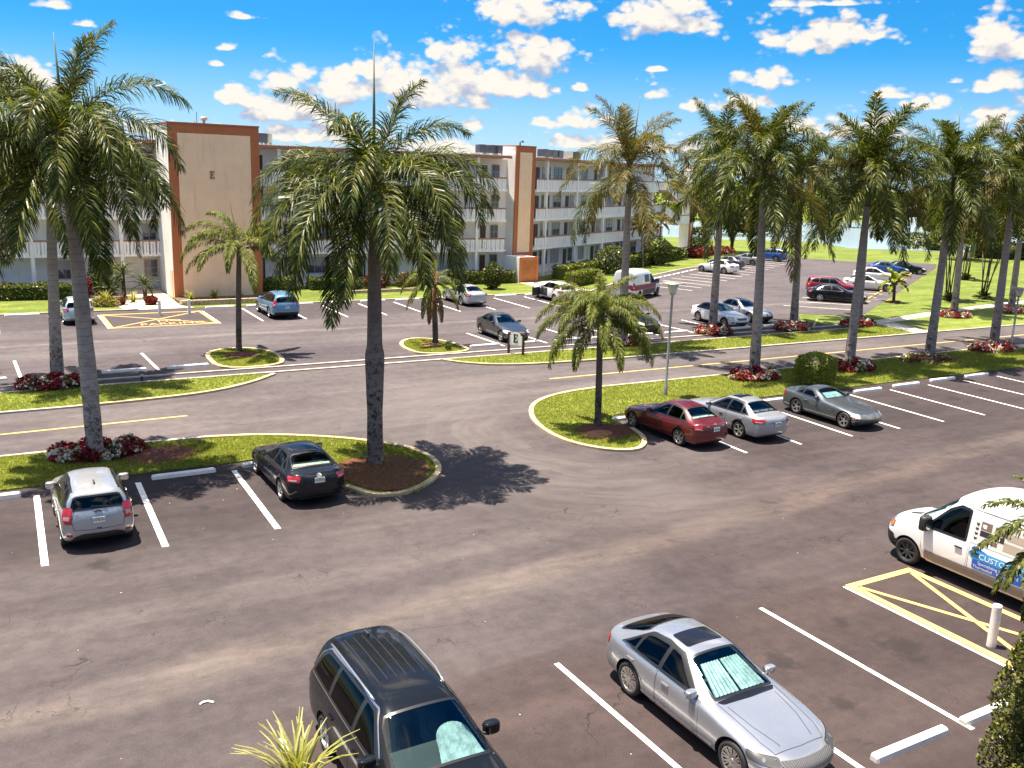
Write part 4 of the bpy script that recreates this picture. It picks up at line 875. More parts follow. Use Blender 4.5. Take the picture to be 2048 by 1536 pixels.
sm = crown_mesh('crown', small_specs(11, 16, 80, -5, 1.5, 75), 12, ['lime_leaf', 'palm_leaf_dry', 'brown_leaf'], 40, .55, .05, .5, .4)
b = at(1787, 604); small_palm('feather_palm', b, above(1789, 566, b), sm, 'low palm with broad pale leaves alone on the sloping lawn by the yellow stops', .12)
om = crown_mesh('crown', small_specs(13, 14, 78, -20, 1.9, 90, .2), 14, QM, 44, .5, .03, .8, .6)
for i, (bx, cx, lb) in enumerate((((1285, 534), (1283, 452), 'slim palm with orange seed clusters in front of the right wing, left of two'), ((1317, 528), (1322, 448), 'slim palm in front of the end stairs of the right wing'), ((1296, 520), (1300, 440), 'slim palm close to the wall of the right wing between its neighbours'))):
    b = at(*bx); t = small_palm('slim_palm', b, above(*cx, b), om, lb, .11, 'trunk_royal', i*1.3, group='slim palms by the right wing')
    if i == 0:
        r_ = random.Random(9); V = []; F = []
        for k in range(130):
            p = above(1290+r_.uniform(-9, 9), 478+r_.uniform(-18, 22), b)-b; s = .10; n0 = len(V); V += [p+Vector((s, 0, 0)), p+Vector((0, s, s*.4)), p+Vector((-s, 0, 0)), p+Vector((0, -s, -s*.4))]; F.append((n0, n0+1, n0+2, n0+3))
        mat('orange_seed', (.50, .24, .03), .6); mk('seed_cluster', V, F, 'orange_seed', t)
b = Vector((25.3, 78.2, 0))
b = at(792, 560); small_palm('slim_palm', b, above(778, 455, b), om, 'slim dark palm seen against the left wing right of the tall centre trunk', .09, 'trunk_queen', .4, group='slim palms by the wings')
# multi stemmed clumps
def cane_clump(px, py, n, h, sp, label, seed):
    b = at(px, py); r_ = random.Random(seed); t = empty('cane_palm', (b.x, b.y, 0)); tag(t, label, 'palm clump', 'multi stemmed palm clumps')
    tops = []
    for k in range(n):
        a = r_.random()*6.3; l = r_.uniform(.2, 1)*sp; hh = h*r_.uniform(.8, 1.1); x0, y0 = r_.uniform(-.5, .5), r_.uniform(-.4, .4); e = Vector((x0+l*cos(a), y0+l*sin(a)*.7, hh)); tops.append(e)
        mb = MB(); mb.tube([(x0, y0, 0), Vector((x0, y0, 0)).lerp(e, .5)+Vector((0, 0, .1)), e], [.055, .05, .04], 7); mb.build('stem', ['trunk_queen'], t, True)
    V = []; F = ([], [])
    for e in tops:
        for k in range(6):
            i0 = len(V); frond(r_, V, F, r_.random()*6.3, radians(r_.uniform(20, 75)), r_.uniform(1.4, 1.9), radians(r_.uniform(60, 100)), 30, .5, .028, 0, 0, .6, .6)
            for i in range(i0, len(V)): V[i] = V[i]+e
    for k in range(14):
        i0 = len(V); frond(r_, V, F, r_.random()*6.3, radians(r_.uniform(30, 80)), r_.uniform(.7, 1.1), radians(r_.uniform(50, 90)), 22, .35, .03, 0, 0, .6, .4)
    mk('crown', V, F[0], ['palm_leaf', 'palm_leaf_dry'], t, F[1])
cane_clump(1965, 598, 9, 5.0, 1.6, 'wide clump of thin palm canes on the lawn, right of the far walk ring', 3)
cane_clump(1893, 600, 6, 5.0, 1.1, 'narrow clump of thin palm canes behind the far royal palm trunk', 4)
cane_clump(1932, 560, 5, 4.6, 1.0, 'smaller clump of palm canes farther up the lawn', 5)

# leafy masses
def leaf_quads(V, F, Mt, r_, p, s, m, up=.35):
    n = Vector((r_.gauss(0, 1), r_.gauss(0, 1), r_.gauss(0, 1)+up)).normalized(); a = n.orthogonal().normalized(); a.rotate(Matrix.Rotation(r_.random()*6.3, 3, n)); b_ = n.cross(a)*.55
    i = len(V); V.extend([p+a*s, p+b_*s, p-a*s*.8, p-b_*s]); F.append((i, i+1, i+2, i+3)); Mt.append(m)
def hedge(name, pts, wd, h, mats, wts, dens, s, label, cat='hedge', group=None, seed=0, z=.02, rough=.12):
    r_ = random.Random(seed); V = []; F = []; Mt = []
    o = Vector((sum(p[0] for p in pts)/len(pts), sum(p[1] for p in pts)/len(pts), z))
    core = MB()
    for a, b in zip(pts, pts[1:]):
        a = Vector((*a, z)); b = Vector((*b, z)); d = b-a; L = d.length; d.normalize(); q = Vector((-d.y, d.x, 0))
        M = Matrix.Translation(a-o) @ Matrix(((d.x, q.x, 0, 0), (d.y, q.y, 0, 0), (0, 0, 1, 0), (0, 0, 0, 1)))
        core.box(0, L, -wd/2+.16, wd/2-.16, 0, h-.16, 0, M)
        for _ in range(int(dens*L*(wd+2*h))):
            t = r_.random()*(wd+2*h); u = r_.random()*L; bump = rough*(sin(u*2.1+seed)+sin(u*5.3))*.5
            if t < h: p = (u, -wd/2-r_.random()*.06+.05, t)
            elif t < h+wd: p = (u, t-h-wd/2, h+bump+r_.uniform(-.10, .07))
            else: p = (u, wd/2+r_.random()*.06-.05, t-h-wd)
            leaf_quads(V, F, Mt, r_, M @ Vector(p), s*r_.uniform(.7, 1.3), r_.choices(range(len(mats)), wts)[0])
    t = empty(name, o); tag(t, label, cat, group)
    mk('leaves', V, F, mats, t, Mt); core.build('branches', ['shrub_leaf'], t); return t
def bush(name, c, r, mats, wts, n, s, label, cat='bush', group=None, seed=0, shell=.55, flat=0.0, stem=False):
    r_ = random.Random(seed); V = []; F = []; Mt = []; lob = [(Vector((r_.gauss(0, 1), r_.gauss(0, 1), abs(r_.gauss(0, 1)))).normalized(), r_.uniform(-.16, .2)) for _ in range(9)]
    for _ in range(n):
        d = Vector((r_.gauss(0, 1), r_.gauss(0, 1), r_.gauss(0, 1))).normalized()
        k = shell+(1-shell)*r_.random()**.5; k *= 1+sum(w_*max(0, d.dot(l))**4 for l, w_ in lob)
        if flat: m_ = max(abs(d.x), abs(d.y), abs(d.z)); k *= (1-flat)+flat/m_*.82
        leaf_quads(V, F, Mt, r_, Vector((d.x*r[0]*k, d.y*r[1]*k, r[2]+d.z*r[2]*k)), s*r_.uniform(.7, 1.3), r_.choices(range(len(mats)), wts)[0])
    t = empty(name, c); tag(t, label, cat, group); mk('leaves', V, F, mats, t, Mt)
    mb = MB(); 
    for k in range(6):
        a = k*1.05; mb.tube([(.04*cos(a), .04*sin(a), 0), (r[0]*.4*cos(a), r[1]*.4*sin(a), r[2]*.9), (r[0]*.65*cos(a+.3), r[1]*.65*sin(a+.3), r[2]*1.3)], [.04, .025, .01], 5)
    mb.build('stems', ['bark'], t); return t
HM = ['hedge_leaf', 'shrub_leaf', 'lime_leaf']
hedge('hedge', [(-8, 72.9), (1.0, 72.8), (5.6, 72.4)], 1.4, 1.0, HM, [5, 3, 1], 120, .10, 'long clipped hedge with pale leaf tips at the far left of the left wing', group='hedges along the building', seed=1)
hedge('hedge', [(18.9, 72.9), (21.8, 72.9)], 1.3, 1.0, HM, [5, 3, 1], 120, .10, 'hedge with pale tips just right of the first tower', group='hedges along the building', seed=2)
hedge('hedge', [(23.0, 72.9), (27.5, 73.0)], 1.3, .9, HM, [3, 4, 1], 120, .10, 'dark hedge behind the tall centre trunk', group='hedges along the building', seed=3)
hedge('hedge', [(35.8, 73.2), (42.2, 73.2)], 1.2, 1.05, HM, [5, 3, 2], 120, .10, 'hedge left of the second tower, behind the round flowering bush', group='hedges along the building', seed=4)
hedge('hedge', [(45.6, 68.9), (50.4, 71.9)], 1.1, 1.2, HM, [4, 2, 4], 140, .09, 'square clipped olive hedge right of the chute door', group='hedges along the building', seed=5, rough=.03)
hedge('hedge', [(47.6, 73.8), (57.6, 79.6)], 1.6, 1.25, HM, [4, 3, 3], 110, .11, 'long green hedge along the ground floor of the right wing', group='hedges along the building', seed=6)
hedge('hedge', [(61, 81.6), (74.0, 89.2)], 1.6, 1.3, HM, [3, 4, 2], 90, .13, 'dark hedge beyond the slim palms at the right wing', group='hedges along the building', seed=7)
bush('bush', (38.04, 69.4, 0), (.95, .9, 1.1), ['shrub_leaf', 'hedge_leaf', 'red_leaf'], [6, 2, .25], 2600, .10, 'round dark flowering bush on the lawn left of the second tower', seed=1)
bush('bush', (56.2, 77.2, 0), (1.9, 1.7, 1.5), ['shrub_leaf', 'hedge_leaf', 'white_leaf'], [5, 3, .5], 3000, .12, 'big white flowering bush in front of the right wing', seed=2)
bush('bush', (67.5, 84.0, 0), (1.7, 1.6, 1.5), ['shrub_leaf', 'hedge_leaf'], [5, 1], 2600, .13, 'round dark green bush by the end stairs', seed=3)
bush('bush', (81.8, 94.5, .3), (1.9, 1.8, 1.7), ['shrub_leaf', 'hedge_leaf', 'white_leaf'], [4, 3, .5], 2600, .15, 'tall bush with pale flowers right of the end pillar', seed=4)
bush('bush', (79.5, 91.0, 0), (2.0, 1.3, .65), ['red_leaf', 'bronze_leaf'], [3, 2], 1500, .15, 'low dark red shrubs at the foot of the end pillar', seed=5)
bush('bush', (85.5, 93.8, 0), (2.8, 1.3, .6), ['red_leaf', 'bronze_leaf', 'pale_leaf'], [3, 2, 1], 1500, .15, 'low red and yellow shrubs right of the end pillar', seed=6)
bush('bush', (74.5, 89.6, 0), (2.0, 1.2, .8), HM, [3, 3, 2], 1500, .14, 'mixed green shrub left of the end pillar', seed=7)
bush('bush', (7.9, 73.6, 0), (1.15, 1.0, 1.35), ['lime_leaf', 'hedge_leaf', 'shrub_leaf'], [3, 2, 2], 2800, .08, 'rounded clipped bush by the ground floor door left of the tower', seed=8)
bush('bush', (28.6, 72.2, 0), (1.3, 1.0, .65), ['bronze_leaf', 'shrub_leaf', 'red_leaf'], [3, 2, 1], 1500, .11, 'low bronze shrub behind the centre palm, by the left wing', seed=9)
bush('bush', (26.4, 71.6, 0), (1.0, .8, .5), ['shrub_leaf', 'hedge_leaf'], [3, 2], 1200, .10, 'small green shrub beside the centre trunk, by the left wing', seed=10)
bush('bush', (31.6, 72.6, 0), (1.2, .9, .6), ['hedge_leaf', 'bronze_leaf'], [3, 2], 1300, .10, 'low mixed shrub left of the pale silver sedan', seed=16)
bush('bush', (6.4, 72.4, 0), (.6, .6, .8), ['red_leaf', 'bronze_leaf'], [4, 1], 700, .10, 'dark red shrub at the end of the left hedge', seed=11)
bush('bush', (10.1, 67.4, 0), (.45, .4, .35), ['red_leaf', 'bronze_leaf'], [2, 3], 380, .12, 'small dark red rosette beside the entrance walk', seed=12)
bush('bush', (7.2, 67.7, 0), (.9, .6, .32), ['lime_leaf', 'bronze_leaf', 'pale_leaf'], [3, 2, 1], 800, .08, 'low olive ground shrub right of the light blue car', seed=13)
b = at(1627, 770); bush('clipped_bush', (b.x, b.y, .03), (.98, .95, .82), ['lime_leaf', 'hedge_leaf'], [4, 1.2], 7000, .055, 'lime green clipped box bush on the palm lawn behind the grey roadster', seed=14, shell=.84, flat=.75)
def spiky(c, n, L, wd, m, label, seed, droop=.8, cat='plant', e=(25, 85), name='spiky_plant', group=None):
    r_ = random.Random(seed); V = []; F = []
    for k in range(n):
        a = r_.random()*6.3; e0 = radians(r_.uniform(*e)); l = L*r_.uniform(.7, 1.1); p = Vector((r_.uniform(-.05, .05), r_.uniform(-.05, .05), 0)); i = len(V); S = 5
        for s in range(S+1):
            ee = e0-droop*(s/S)**1.5; d = Vector((cos(ee)*sin(a), cos(ee)*cos(a), sin(ee))); w_ = wd*(1-(s/S)**1.5)+.003; sd_ = Vector((cos(a), -sin(a), 0))*w_
            V += [p-sd_, p+sd_]; p = p+d*(l/S)
        F += [(i+2*s, i+2*s+1, i+2*s+3, i+2*s+2) for s in range(S)]
    t = empty(name, c); tag(t, label, cat, group); mk('leaves', V, F, m, t); mb = MB(); mb.lathe([(.06, 0), (.07, .08), (.03, .14)], 8); mb.build('stem', ['bark'], t); return t
spiky((7.5, 69.6, .05), 60, 1.0, .05, 'pale_leaf', 'pale spiky bromeliad left in the bed beside the entrance walk', 1)
spiky((9.2, 69.0, .05), 50, .9, .05, 'pale_leaf', 'pale yellow spiky plant in the middle of the entrance bed', 2)
spiky((8.4, 68.0, .05), 50, .8, .05, 'bronze_leaf', 'bronze spiky plant near the front of the entrance bed', 3)
spiky((12.9, 68.3, .2), 40, .8, .05, 'pale_leaf', 'spiky plant at the left corner foot of the tower', 4); spiky((14.6, 68.3, .2), 40, .8, .05, 'lime_leaf', 'green spiky plant in the middle of the bed under the tower', 5); spiky((16.4, 68.3, .2), 40, .7, .05, 'pale_leaf', 'yellow spiky plant at the right of the bed under the tower', 6)
cyc = crown_mesh('crown', small_specs(15, 22, 70, -5, 1.35, 60), 16, ['shrub_leaf', 'shrub_leaf', 'bronze_leaf'], 40, .22, .025, .3, .2)
for i, (x, y, h, lb) in enumerate(((8.9, 71.2, 1.7, 'dark feathery cycad standing tallest in the entrance bed'), (10.2, 70.4, 1.0, 'dark feathery cycad in the entrance bed close to the tower'), (7.9, 70.6, .8, 'low dark cycad at the left of the entrance bed'))):
    small_palm('cycad', Vector((x, y, 0)), Vector((x, y, h)), cyc, lb, .14, 'bark', i, cat='cycad', group='cycads in the entrance bed')
mb = MB(); r_ = random.Random(4)
for k in range(2):
    for i in range(26):
        x = 12.0+i*.26+.12*k; s = r_.uniform(.10, .15); mb.box(x-s, x+s, 66.7-.14, 66.7+.14, .02+.17*k, .18+.17*k, 0, Matrix.Rotation(0, 4, 'Z'))
tag(mb.build('stone_border', ['rock']), 'low stone border of the bed at the foot of the first tower', 'planter wall', 'stone borders')
mb = MB()
for i in range(24): x = 24.2+i*.33; s = .15; mb.box(x-s, x+s, 69.6-.12+.02*i, 69.6+.12+.02*i, .02, .24)
tag(mb.build('stone_border', ['rock']), 'low stone border on the lawn behind the centre palm', 'planter wall', 'stone borders')

# flower rings round the palms
def flower_bed(px, py, rx, ry, label, seed, n=2400, mats=('red_leaf', 'white_leaf', 'shrub_leaf', 'bronze_leaf'), h=.5, wt=(4, 2.6, 1.4, .5)):
    b = at(px, py); r_ = random.Random(seed); V = []; F = []; Mt = []; ph = [r_.random()*6.3 for _ in range(3)]
    for _ in range(n):
        a = r_.random()*2*pi; q = .30+.70*r_.random()**.6; x, y = rx*q*cos(a), ry*q*sin(a)
        hh = h*(1-((q-.66)/.42)**2*.8)*(.8+.3*sin(a*5+ph[0]))
        if hh < .03: continue
        z_ = hh*r_.random()**.4
        v = sin(a*4+ph[1])+sin(a*7+ph[2]+q*5)+r_.gauss(0, .35)-.35
        m = 0 if v < .05 else (1 if v < 1.15 and z_ > hh*.45 else 2)
        if r_.random() < .13: m = r_.choice((2, 3))
        if wt[1] == 0 and m == 1: m = 3
        leaf_quads(V, F, Mt, r_, Vector((x, y, z_)), r_.uniform(.06, .12), m, 1.0)
    t = empty('flower_bed', (b.x, b.y, .05)); tag(t, label, 'flower bed', 'flower rings round the palms'); mk('leaves', V, F, list(mats), t, Mt)
    mb = MB(); k = 20; mb.add([(0, 0, .12)]+[(rx*1.02*cos(2*pi*i/k), ry*1.02*sin(2*pi*i/k), -.02) for i in range(k)], [(0, 1+i, 1+(i+1) % k) for i in range(k)]); mb.build('mulch_mound', ['mulch'], t)
flower_bed(104, 775, 1.45, 1.0, 'red and white flower ring round the left back palm on the median', 1, 2000)
flower_bed(196, 912, 1.55, 1.0, 'dark red and white flower ring hidden partly by the silver SUV roof', 2, 2400)
flower_bed(1240, 690, 1.3, 1.0, 'red and white flower ring half behind the queen palm fronds', 3, 1500)
flower_bed(1428, 668, 1.4, 1.0, 'dark red flower ring with white patches below the white sedan', 4, 1500)
flower_bed(1584, 660, 1.5, 1.0, 'red flower ring right of the second silver sedan', 5, 1500)
flower_bed(1714, 652, 1.6, 1.0, 'wide red flower ring by the fork of the walk', 6, 1500)
flower_bed(1911, 635, 1.5, 1.0, 'red flower ring beyond the road on the far side of the walk', 7, 1300)
flower_bed(2024, 626, 1.5, 1.0, 'red flower ring cut by the right frame edge', 8, 1200)
flower_bed(1508, 758, 1.5, 1.0, 'dark red and white flower ring behind the grey roadster', 9, 1900)
flower_bed(1703, 740, 1.4, 1.05, 'red flower ring with many white leaves right of the clipped bush', 10, 1900)
flower_bed(1850, 722, 1.9, 1.0, 'thin bronze and green planting round the palm by the last bays', 11, 700, ('bronze_leaf', 'white_leaf', 'lime_leaf', 'hedge_leaf'), .35)
flower_bed(1984, 702, 1.9, 1.05, 'dark red flower ring at the end of the palm lawn by the lamp', 12, 1700)

# near plants under the camera
t = spiky(tuple(at(598, 1585, 5.4)), 64, .60, .013, 'pale_leaf', 'yellow green strappy leaves rising at the bottom edge left of the dark minivan', 21, 1.1, e=(48, 89), cat='plant', name='strap_leaf_plant')
mb = MB(); r_ = random.Random(2); 
for k in range(7): a = r_.random()*6.3; mb.tube([(.25*cos(a), .25*sin(a), -5.3), (.1*cos(a), .1*sin(a), -2.5), (.06*cos(a), .06*sin(a), .1)], [.04, .035, .025], 6)
mb.build('canes', ['bark'], t)
def near_shrub():
    c = Vector((14.55, 7.15, 0)); r_ = random.Random(6); V = []; F = []; Mt = []
    for _ in range(15000):
        z_ = 3.1*r_.random(); k = 1-max(0, (z_-2.3)/.85)**2*.85; a = r_.random()*6.3; rr = (.82+.12*sin(a*3+z_*2)+.08*sin(a*7-z_*3))*k*(1-.35*r_.random()**2)
        leaf_quads(V, F, Mt, r_, Vector((rr*cos(a), rr*sin(a), z_+.05)), r_.uniform(.028, .055), 0)
    t = empty('leafy_shrub', c); tag(t, 'tall small leaved shrub at the bottom right corner', 'bush'); mk('leaves', V, F, ['ficus_leaf'], t, Mt)
    mb = MB()
    for k in range(7): a = k*.9; mb.tube([(.1*cos(a), .1*sin(a), 0), (.3*cos(a), .3*sin(a), 1.4), (.45*cos(a+.4), .45*sin(a+.4), 2.6)], [.05, .035, .015], 6)
    mb.lathe([(.48, .1), (.60, 1.2), (.55, 2.1), (.2, 2.7), (0, 2.75)], 14); mb.build('stems', ['shrub_leaf'], t)
near_shrub()
np_ = crown_mesh('crown', scr([(175, 20, 1.15, 85, 0, 0), (195, 45, 1.2, 105, 0, 0), (165, 55, 1.15, 100, 0, 0), (220, 15, 1.2, 80, 0, 0), (245, 40, 1.2, 105, 0, 0), (270, 20, 1.1, 90, 0, 0), (150, 75, 1.0, 70, 0, 0), (120, 40, 1.1, 90, 0, 0), (185, -15, 1.1, 65, 0, 0), (215, -30, 1.15, 50, 0, 0), (240, -20, 1.1, 60, 0, 0), (300, 30, 1.1, 90, 0, 0), (340, 40, 1.1, 90, 0, 0), (40, 50, 1.1, 90, 0, 0), (20, 10, 1.1, 80, 0, 0), (90, 60, 1.0, 80, 0, 0), (205, 5, 1.15, 80, 0, 0)]), 17, ['palm_leaf', 'palm_leaf_dry', 'brown_leaf'], 60, .46, .020, .7, .7, 1.6)
b = at(2130, 1085, 3.3); small_palm('feather_palm', Vector((b.x, b.y, 0)), Vector((b.x, b.y, 3.3)), np_, 'dark feathery palm at the right frame edge in front of the white van', .09)

# background: trees, far shore and buildings
def tree(x, y, h, r, label, seed, m='tree_leaf', n=2600, s=.28, mats=None):
    r_ = random.Random(seed); t = empty('tree', (x, y, 0)); tag(t, label, 'tree', 'broadleaf trees beyond the lot')
    mb = MB(); mb.tube([(0, 0, 0), (.1, 0, h*.25), (0, .1, h*.5)], [.28, .22, .14], 9); tips = []
    for k in range(7):
        a = k*.9+r_.random()*.4; e = Vector((r*.6*cos(a), r*.6*sin(a), h*r_.uniform(.6, .85))); tips.append(e); mb.tube([(0, 0, h*.22), e*.5+Vector((0, 0, h*.12)), e], [.14, .09, .03], 6)
    mb.build('trunk', ['bark'], t, True)
    V = []; F = []; Mt = []; cl = [(Vector((r_.gauss(0, 1)*r*.45, r_.gauss(0, 1)*r*.45, h*.68+r_.gauss(0, 1)*h*.13)), r*r_.uniform(.28, .48)) for _ in range(22)]
    for _ in range(n):
        c, q = r_.choice(cl); d = Vector((r_.gauss(0, 1), r_.gauss(0, 1), r_.gauss(0, .8))).normalized()*q*(.5+.5*r_.random()**.5); leaf_quads(V, F, Mt, r_, c+d, s*r_.uniform(.6, 1.3), 0)
    mk('crown', V, F, m, t, Mt)
for i, (px, py, h, r, m, lb) in enumerate(((1462, 505, 7.5, 3.6, 'tree_leaf', 'dark spreading tree just right of the end pillar'), (1500, 470, 6.5, 3.4, 'lime_leaf', 'yellow green rounded tree beyond the end of the lot'), (1545, 462, 8.0, 4.2, 'tree_leaf', 'dark tree at the near shore behind the far royal palm'), (1438, 470, 8, 4, 'lime_leaf', 'bright tree behind the end pillar'), (1835, 470, 6.5, 3.0, 'tree_leaf', 'small dark tree by the lake at the right'), (1862, 480, 5.0, 2.6, 'lime_leaf', 'small yellow green tree by the lake at the right'),
    (1930, 520, 7.5, 3.6, 'tree_leaf', 'dark tree on the lawn right of the cane palms'), (1990, 515, 8.0, 4.0, 'tree_leaf', 'dark tree near the right frame edge beyond the lawn'), (2035, 505, 8.0, 4.0, 'bronze_leaf', 'reddish tree at the right frame edge'), (1700, 455, 6, 3.2, 'tree_leaf', 'shore tree seen between the far royal palms'))):
    p = at(px, py); tree(p.x, p.y, h, r, lb, 60+i, m, 3400)
r_ = random.Random(77); V = []; F = []; Mt = []
shore = [(40, 205), (80, 190), (120, 182), (162, 168), (196, 175), (262, 184), (330, 150), (420, 120)]
for a, b in zip(shore, shore[1:]):
    L_ = hypot(b[0]-a[0], b[1]-a[1])
    for q_ in range(int(L_/2.6)+1):
        f_ = r_.random(); cx, cy = a[0]+(b[0]-a[0])*f_+r_.uniform(-2, 6), a[1]+(b[1]-a[1])*f_+r_.uniform(3, 16); R_ = r_.uniform(2.6, 5.0); hh = r_.uniform(6, 12.5); m_ = r_.choice((0, 0, 1))
        for _ in range(260):
            d = Vector((r_.gauss(0, 1), r_.gauss(0, 1), r_.gauss(0, 1))).normalized()*R_*(.6+.4*r_.random()); leaf_quads(V, F, Mt, r_, Vector((cx+d.x, cy+d.y, max(.1, hh*.55+d.z*hh*.5/R_))), r_.uniform(.3, .65), m_ if r_.random() < .8 else 1-m_)
for q_ in range(70):  # unseen trees added left and behind the view, for car glass to reflect
    cx, cy = (-125+r_.uniform(-12, 4), r_.uniform(-60, 60)) if q_ < 40 else (r_.uniform(-100, 160), -60+r_.uniform(-12, 4)); R_ = r_.uniform(3, 5.5); hh = r_.uniform(8, 13)
    for _ in range(70):
        d = Vector((r_.gauss(0, 1), r_.gauss(0, 1), r_.gauss(0, 1))).normalized()*R_*(.6+.4*r_.random()); leaf_quads(V, F, Mt, r_, Vector((cx+d.x, cy+d.y, max(.1, hh*.5+d.z*hh*.5/R_))), r_.uniform(.9, 1.6), 0)
tag(mk('treeline', V, F, ['tree_leaf', 'lime_leaf'], None, Mt), 'far wooded shore along the lake', 'wood', kind='stuff')
p = at(1925, 482); hb = empty('lakeside_house', (p.x+6, p.y+6, 0), radians(20)); tag(hb, 'white low building glimpsed between palm trunks at the right', 'building')
mb = MB(); mb.box(-8, 12, -4, 6, 0, 3.4); mb.build('wall', ['wall_bright'], hb); mb = MB(); mb.box(-8.4, 12.4, -4.4, 6.4, 3.4, 3.8); mb.build('roof', ['roofing'], hb)
for k in range(3):
    mb = MB(); mb.box(-6+k*5.6, -4.2+k*5.6, -4.06, -4.002, 1.0, 2.4); mb.build('window', ['window_glass'], hb)
p0 = at(1945, 515); p1 = at(2060, 520); hedge('hedge', [(p0.x, p0.y), (p1.x, p1.y)], 2.0, 2.2, HM, [1, 5, 1], 40, .28, 'tall dark hedge at the back of the right lawn', group='hedges beyond the lawn', seed=31)
p0 = at(1745, 500); p1 = at(1830, 497); bush('bush', (p1.x, p1.y, 0), (3.0, 2.0, 1.3), ['shrub_leaf', 'pale_leaf'], [4, 1], 900, .25, 'shrub with pale flowers at the lake edge of the lawn', seed=32)

for i, (px, py, rx_, h_, ms, lb) in enumerate(((1478, 462, 3.4, 2.2, ['lime_leaf', 'pale_leaf'], 'golden green shrub by the lake right of the end pillar'), (1552, 452, 4.0, 2.6, ['lime_leaf', 'tree_leaf'], 'yellow green shrub on the far lake shore'), (1640, 450, 4.5, 2.8, ['lime_leaf', 'tree_leaf'], 'yellow green shrub mass on the far lake shore, right of the other'), (1868, 500, 2.2, 1.4, ['shrub_leaf', 'pale_leaf'], 'dark shrub with pale flowers beside the lakeside house'), (1900, 498, 2.6, 1.6, ['shrub_leaf', 'lime_leaf'], 'dark rounded shrub in front of the lakeside house'))):
    p = at(px, py); bush('bush', (p.x, p.y, 0), (rx_, rx_*.8, h_), ms, [3, 2], 1300, .30, lb, seed=90+i)
# ---------------------------------------------------------------- vehicles
def paint(name, col, metal=.5, rough=.32, flake=True):
    m = bpy.data.materials.new(name); m.use_nodes = True; t = NT(m.node_tree); b = t.n['Principled BSDF']
    g = t.new('ShaderNodeNewGeometry').outputs['Backfacing']
    t.set(b.inputs['Base Color'], t.mix(g, col, (.03, .03, .03)))
    p = t.new('ShaderNodeTexCoord').outputs['Object']
    t.set(b.inputs['Roughness'], t.ramp(t.noise(p, 1.2, 3, .5), .3, .7, rough-.03, rough+.05))
    t.set(b.inputs['Metallic'], t.m('MULTIPLY', t.m('SUBTRACT', 1.0, g), metal)); b.inputs['Coat Weight'].default_value = 1.0 if max(col) > .02 else .6
    if max(col) < .03: b.inputs['Specular IOR Level'].default_value = .05
    t.set(b.inputs['Coat Roughness'], t.ramp(t.noise(p, .8, 2, .5), .35, .7, .02, .05)); MATS[name] = m; return m
mat('tyre', (.016, .015, .015), .75); mat('wheel_well', (.008, .007, .007), .9); mat('plastic_black', (.022, .021, .021), .55); mat('gloss_black', (.010, .010, .011), .12)
mat('chrome', (.62, .60, .57), .22, metal=1); mat('alloy', (.50, .49, .47), .28, metal=.85, coat=.5); mat('alloy_dark', (.10, .10, .10), .4, metal=.6)
mat('tail_red', (.36, .010, .014), .12, coat=1); mat('tail_clear', (.55, .30, .28), .12, coat=1); mat('amber', (.55, .13, .02), .15, coat=1); mat('lamp_clear', (.55, .56, .57), .10, coat=1, metal=.3)
mat('cabin_dark', (.035, .032, .030), .8); mat('cabin_beige', (.62, .58, .49), .8); mat('cabin_grey', (.17, .165, .16), .8); mat('sunshade', (.33, .36, .36), .5, metal=.1, var=.35, vscale=5, bump=1.0, bscale=7)
mat('plate_pale', (.62, .68, .62), .4); mat('plate_ink', (.06, .15, .10), .5); mat('plate_orange', (.60, .22, .05), .5); mat('seam', (.012, .012, .012), .8); mat('seal', (.012, .012, .013), .35)
m_ = mat('grille_mesh', (.03, .03, .032), .6); t_ = NT(m_.node_tree); ck = t_.new('ShaderNodeTexChecker'); ck.inputs['Scale'].default_value = 55; ck.inputs[1].default_value = (.16, .16, .165, 1); ck.inputs[2].default_value = (.012, .012, .012, 1)
t_.set(ck.inputs[0], t_.new('ShaderNodeTexCoord').outputs['Object']); t_.set(t_.n['Principled BSDF'].inputs['Base Color'], ck.outputs[0])
mat('flank_grey', (.20, .185, .17), .6)
def glass(name, tint, rough=.01, k=1.1, ior=1.5):
    m = bpy.data.materials.new(name); m.use_nodes = True; t = NT(m.node_tree); t.n.remove(t.n['Principled BSDF'])
    tr = t.new('ShaderNodeBsdfTransparent'); tr.inputs[0].default_value = (*tint, 1)
    gl = t.new('ShaderNodeBsdfGlossy'); gl.inputs[0].default_value = (1, 1, 1, 1); gl.inputs['Roughness'].default_value = rough
    lw = t.new('ShaderNodeFresnel'); lw.inputs[0].default_value = ior
    ms = t.new('ShaderNodeMixShader'); t.set(ms.inputs[0], t.m('MULTIPLY_ADD', lw.outputs[0], k, .01, True)); t.l.new(tr.outputs[0], ms.inputs[1]); t.l.new(gl.outputs[0], ms.inputs[2])
    t.l.new(ms.outputs[0], t.n['Material Output'].inputs[0]); MATS[name] = m
glass('glass_clear', (.66, .86, .86)); glass('glass_tint', (.10, .105, .10), k=.6, ior=1.4); glass('glass_dark', (.02, .02, .022), k=.45, ior=1.4); glass('glass_rear', (.62, .74, .74), k=.8)

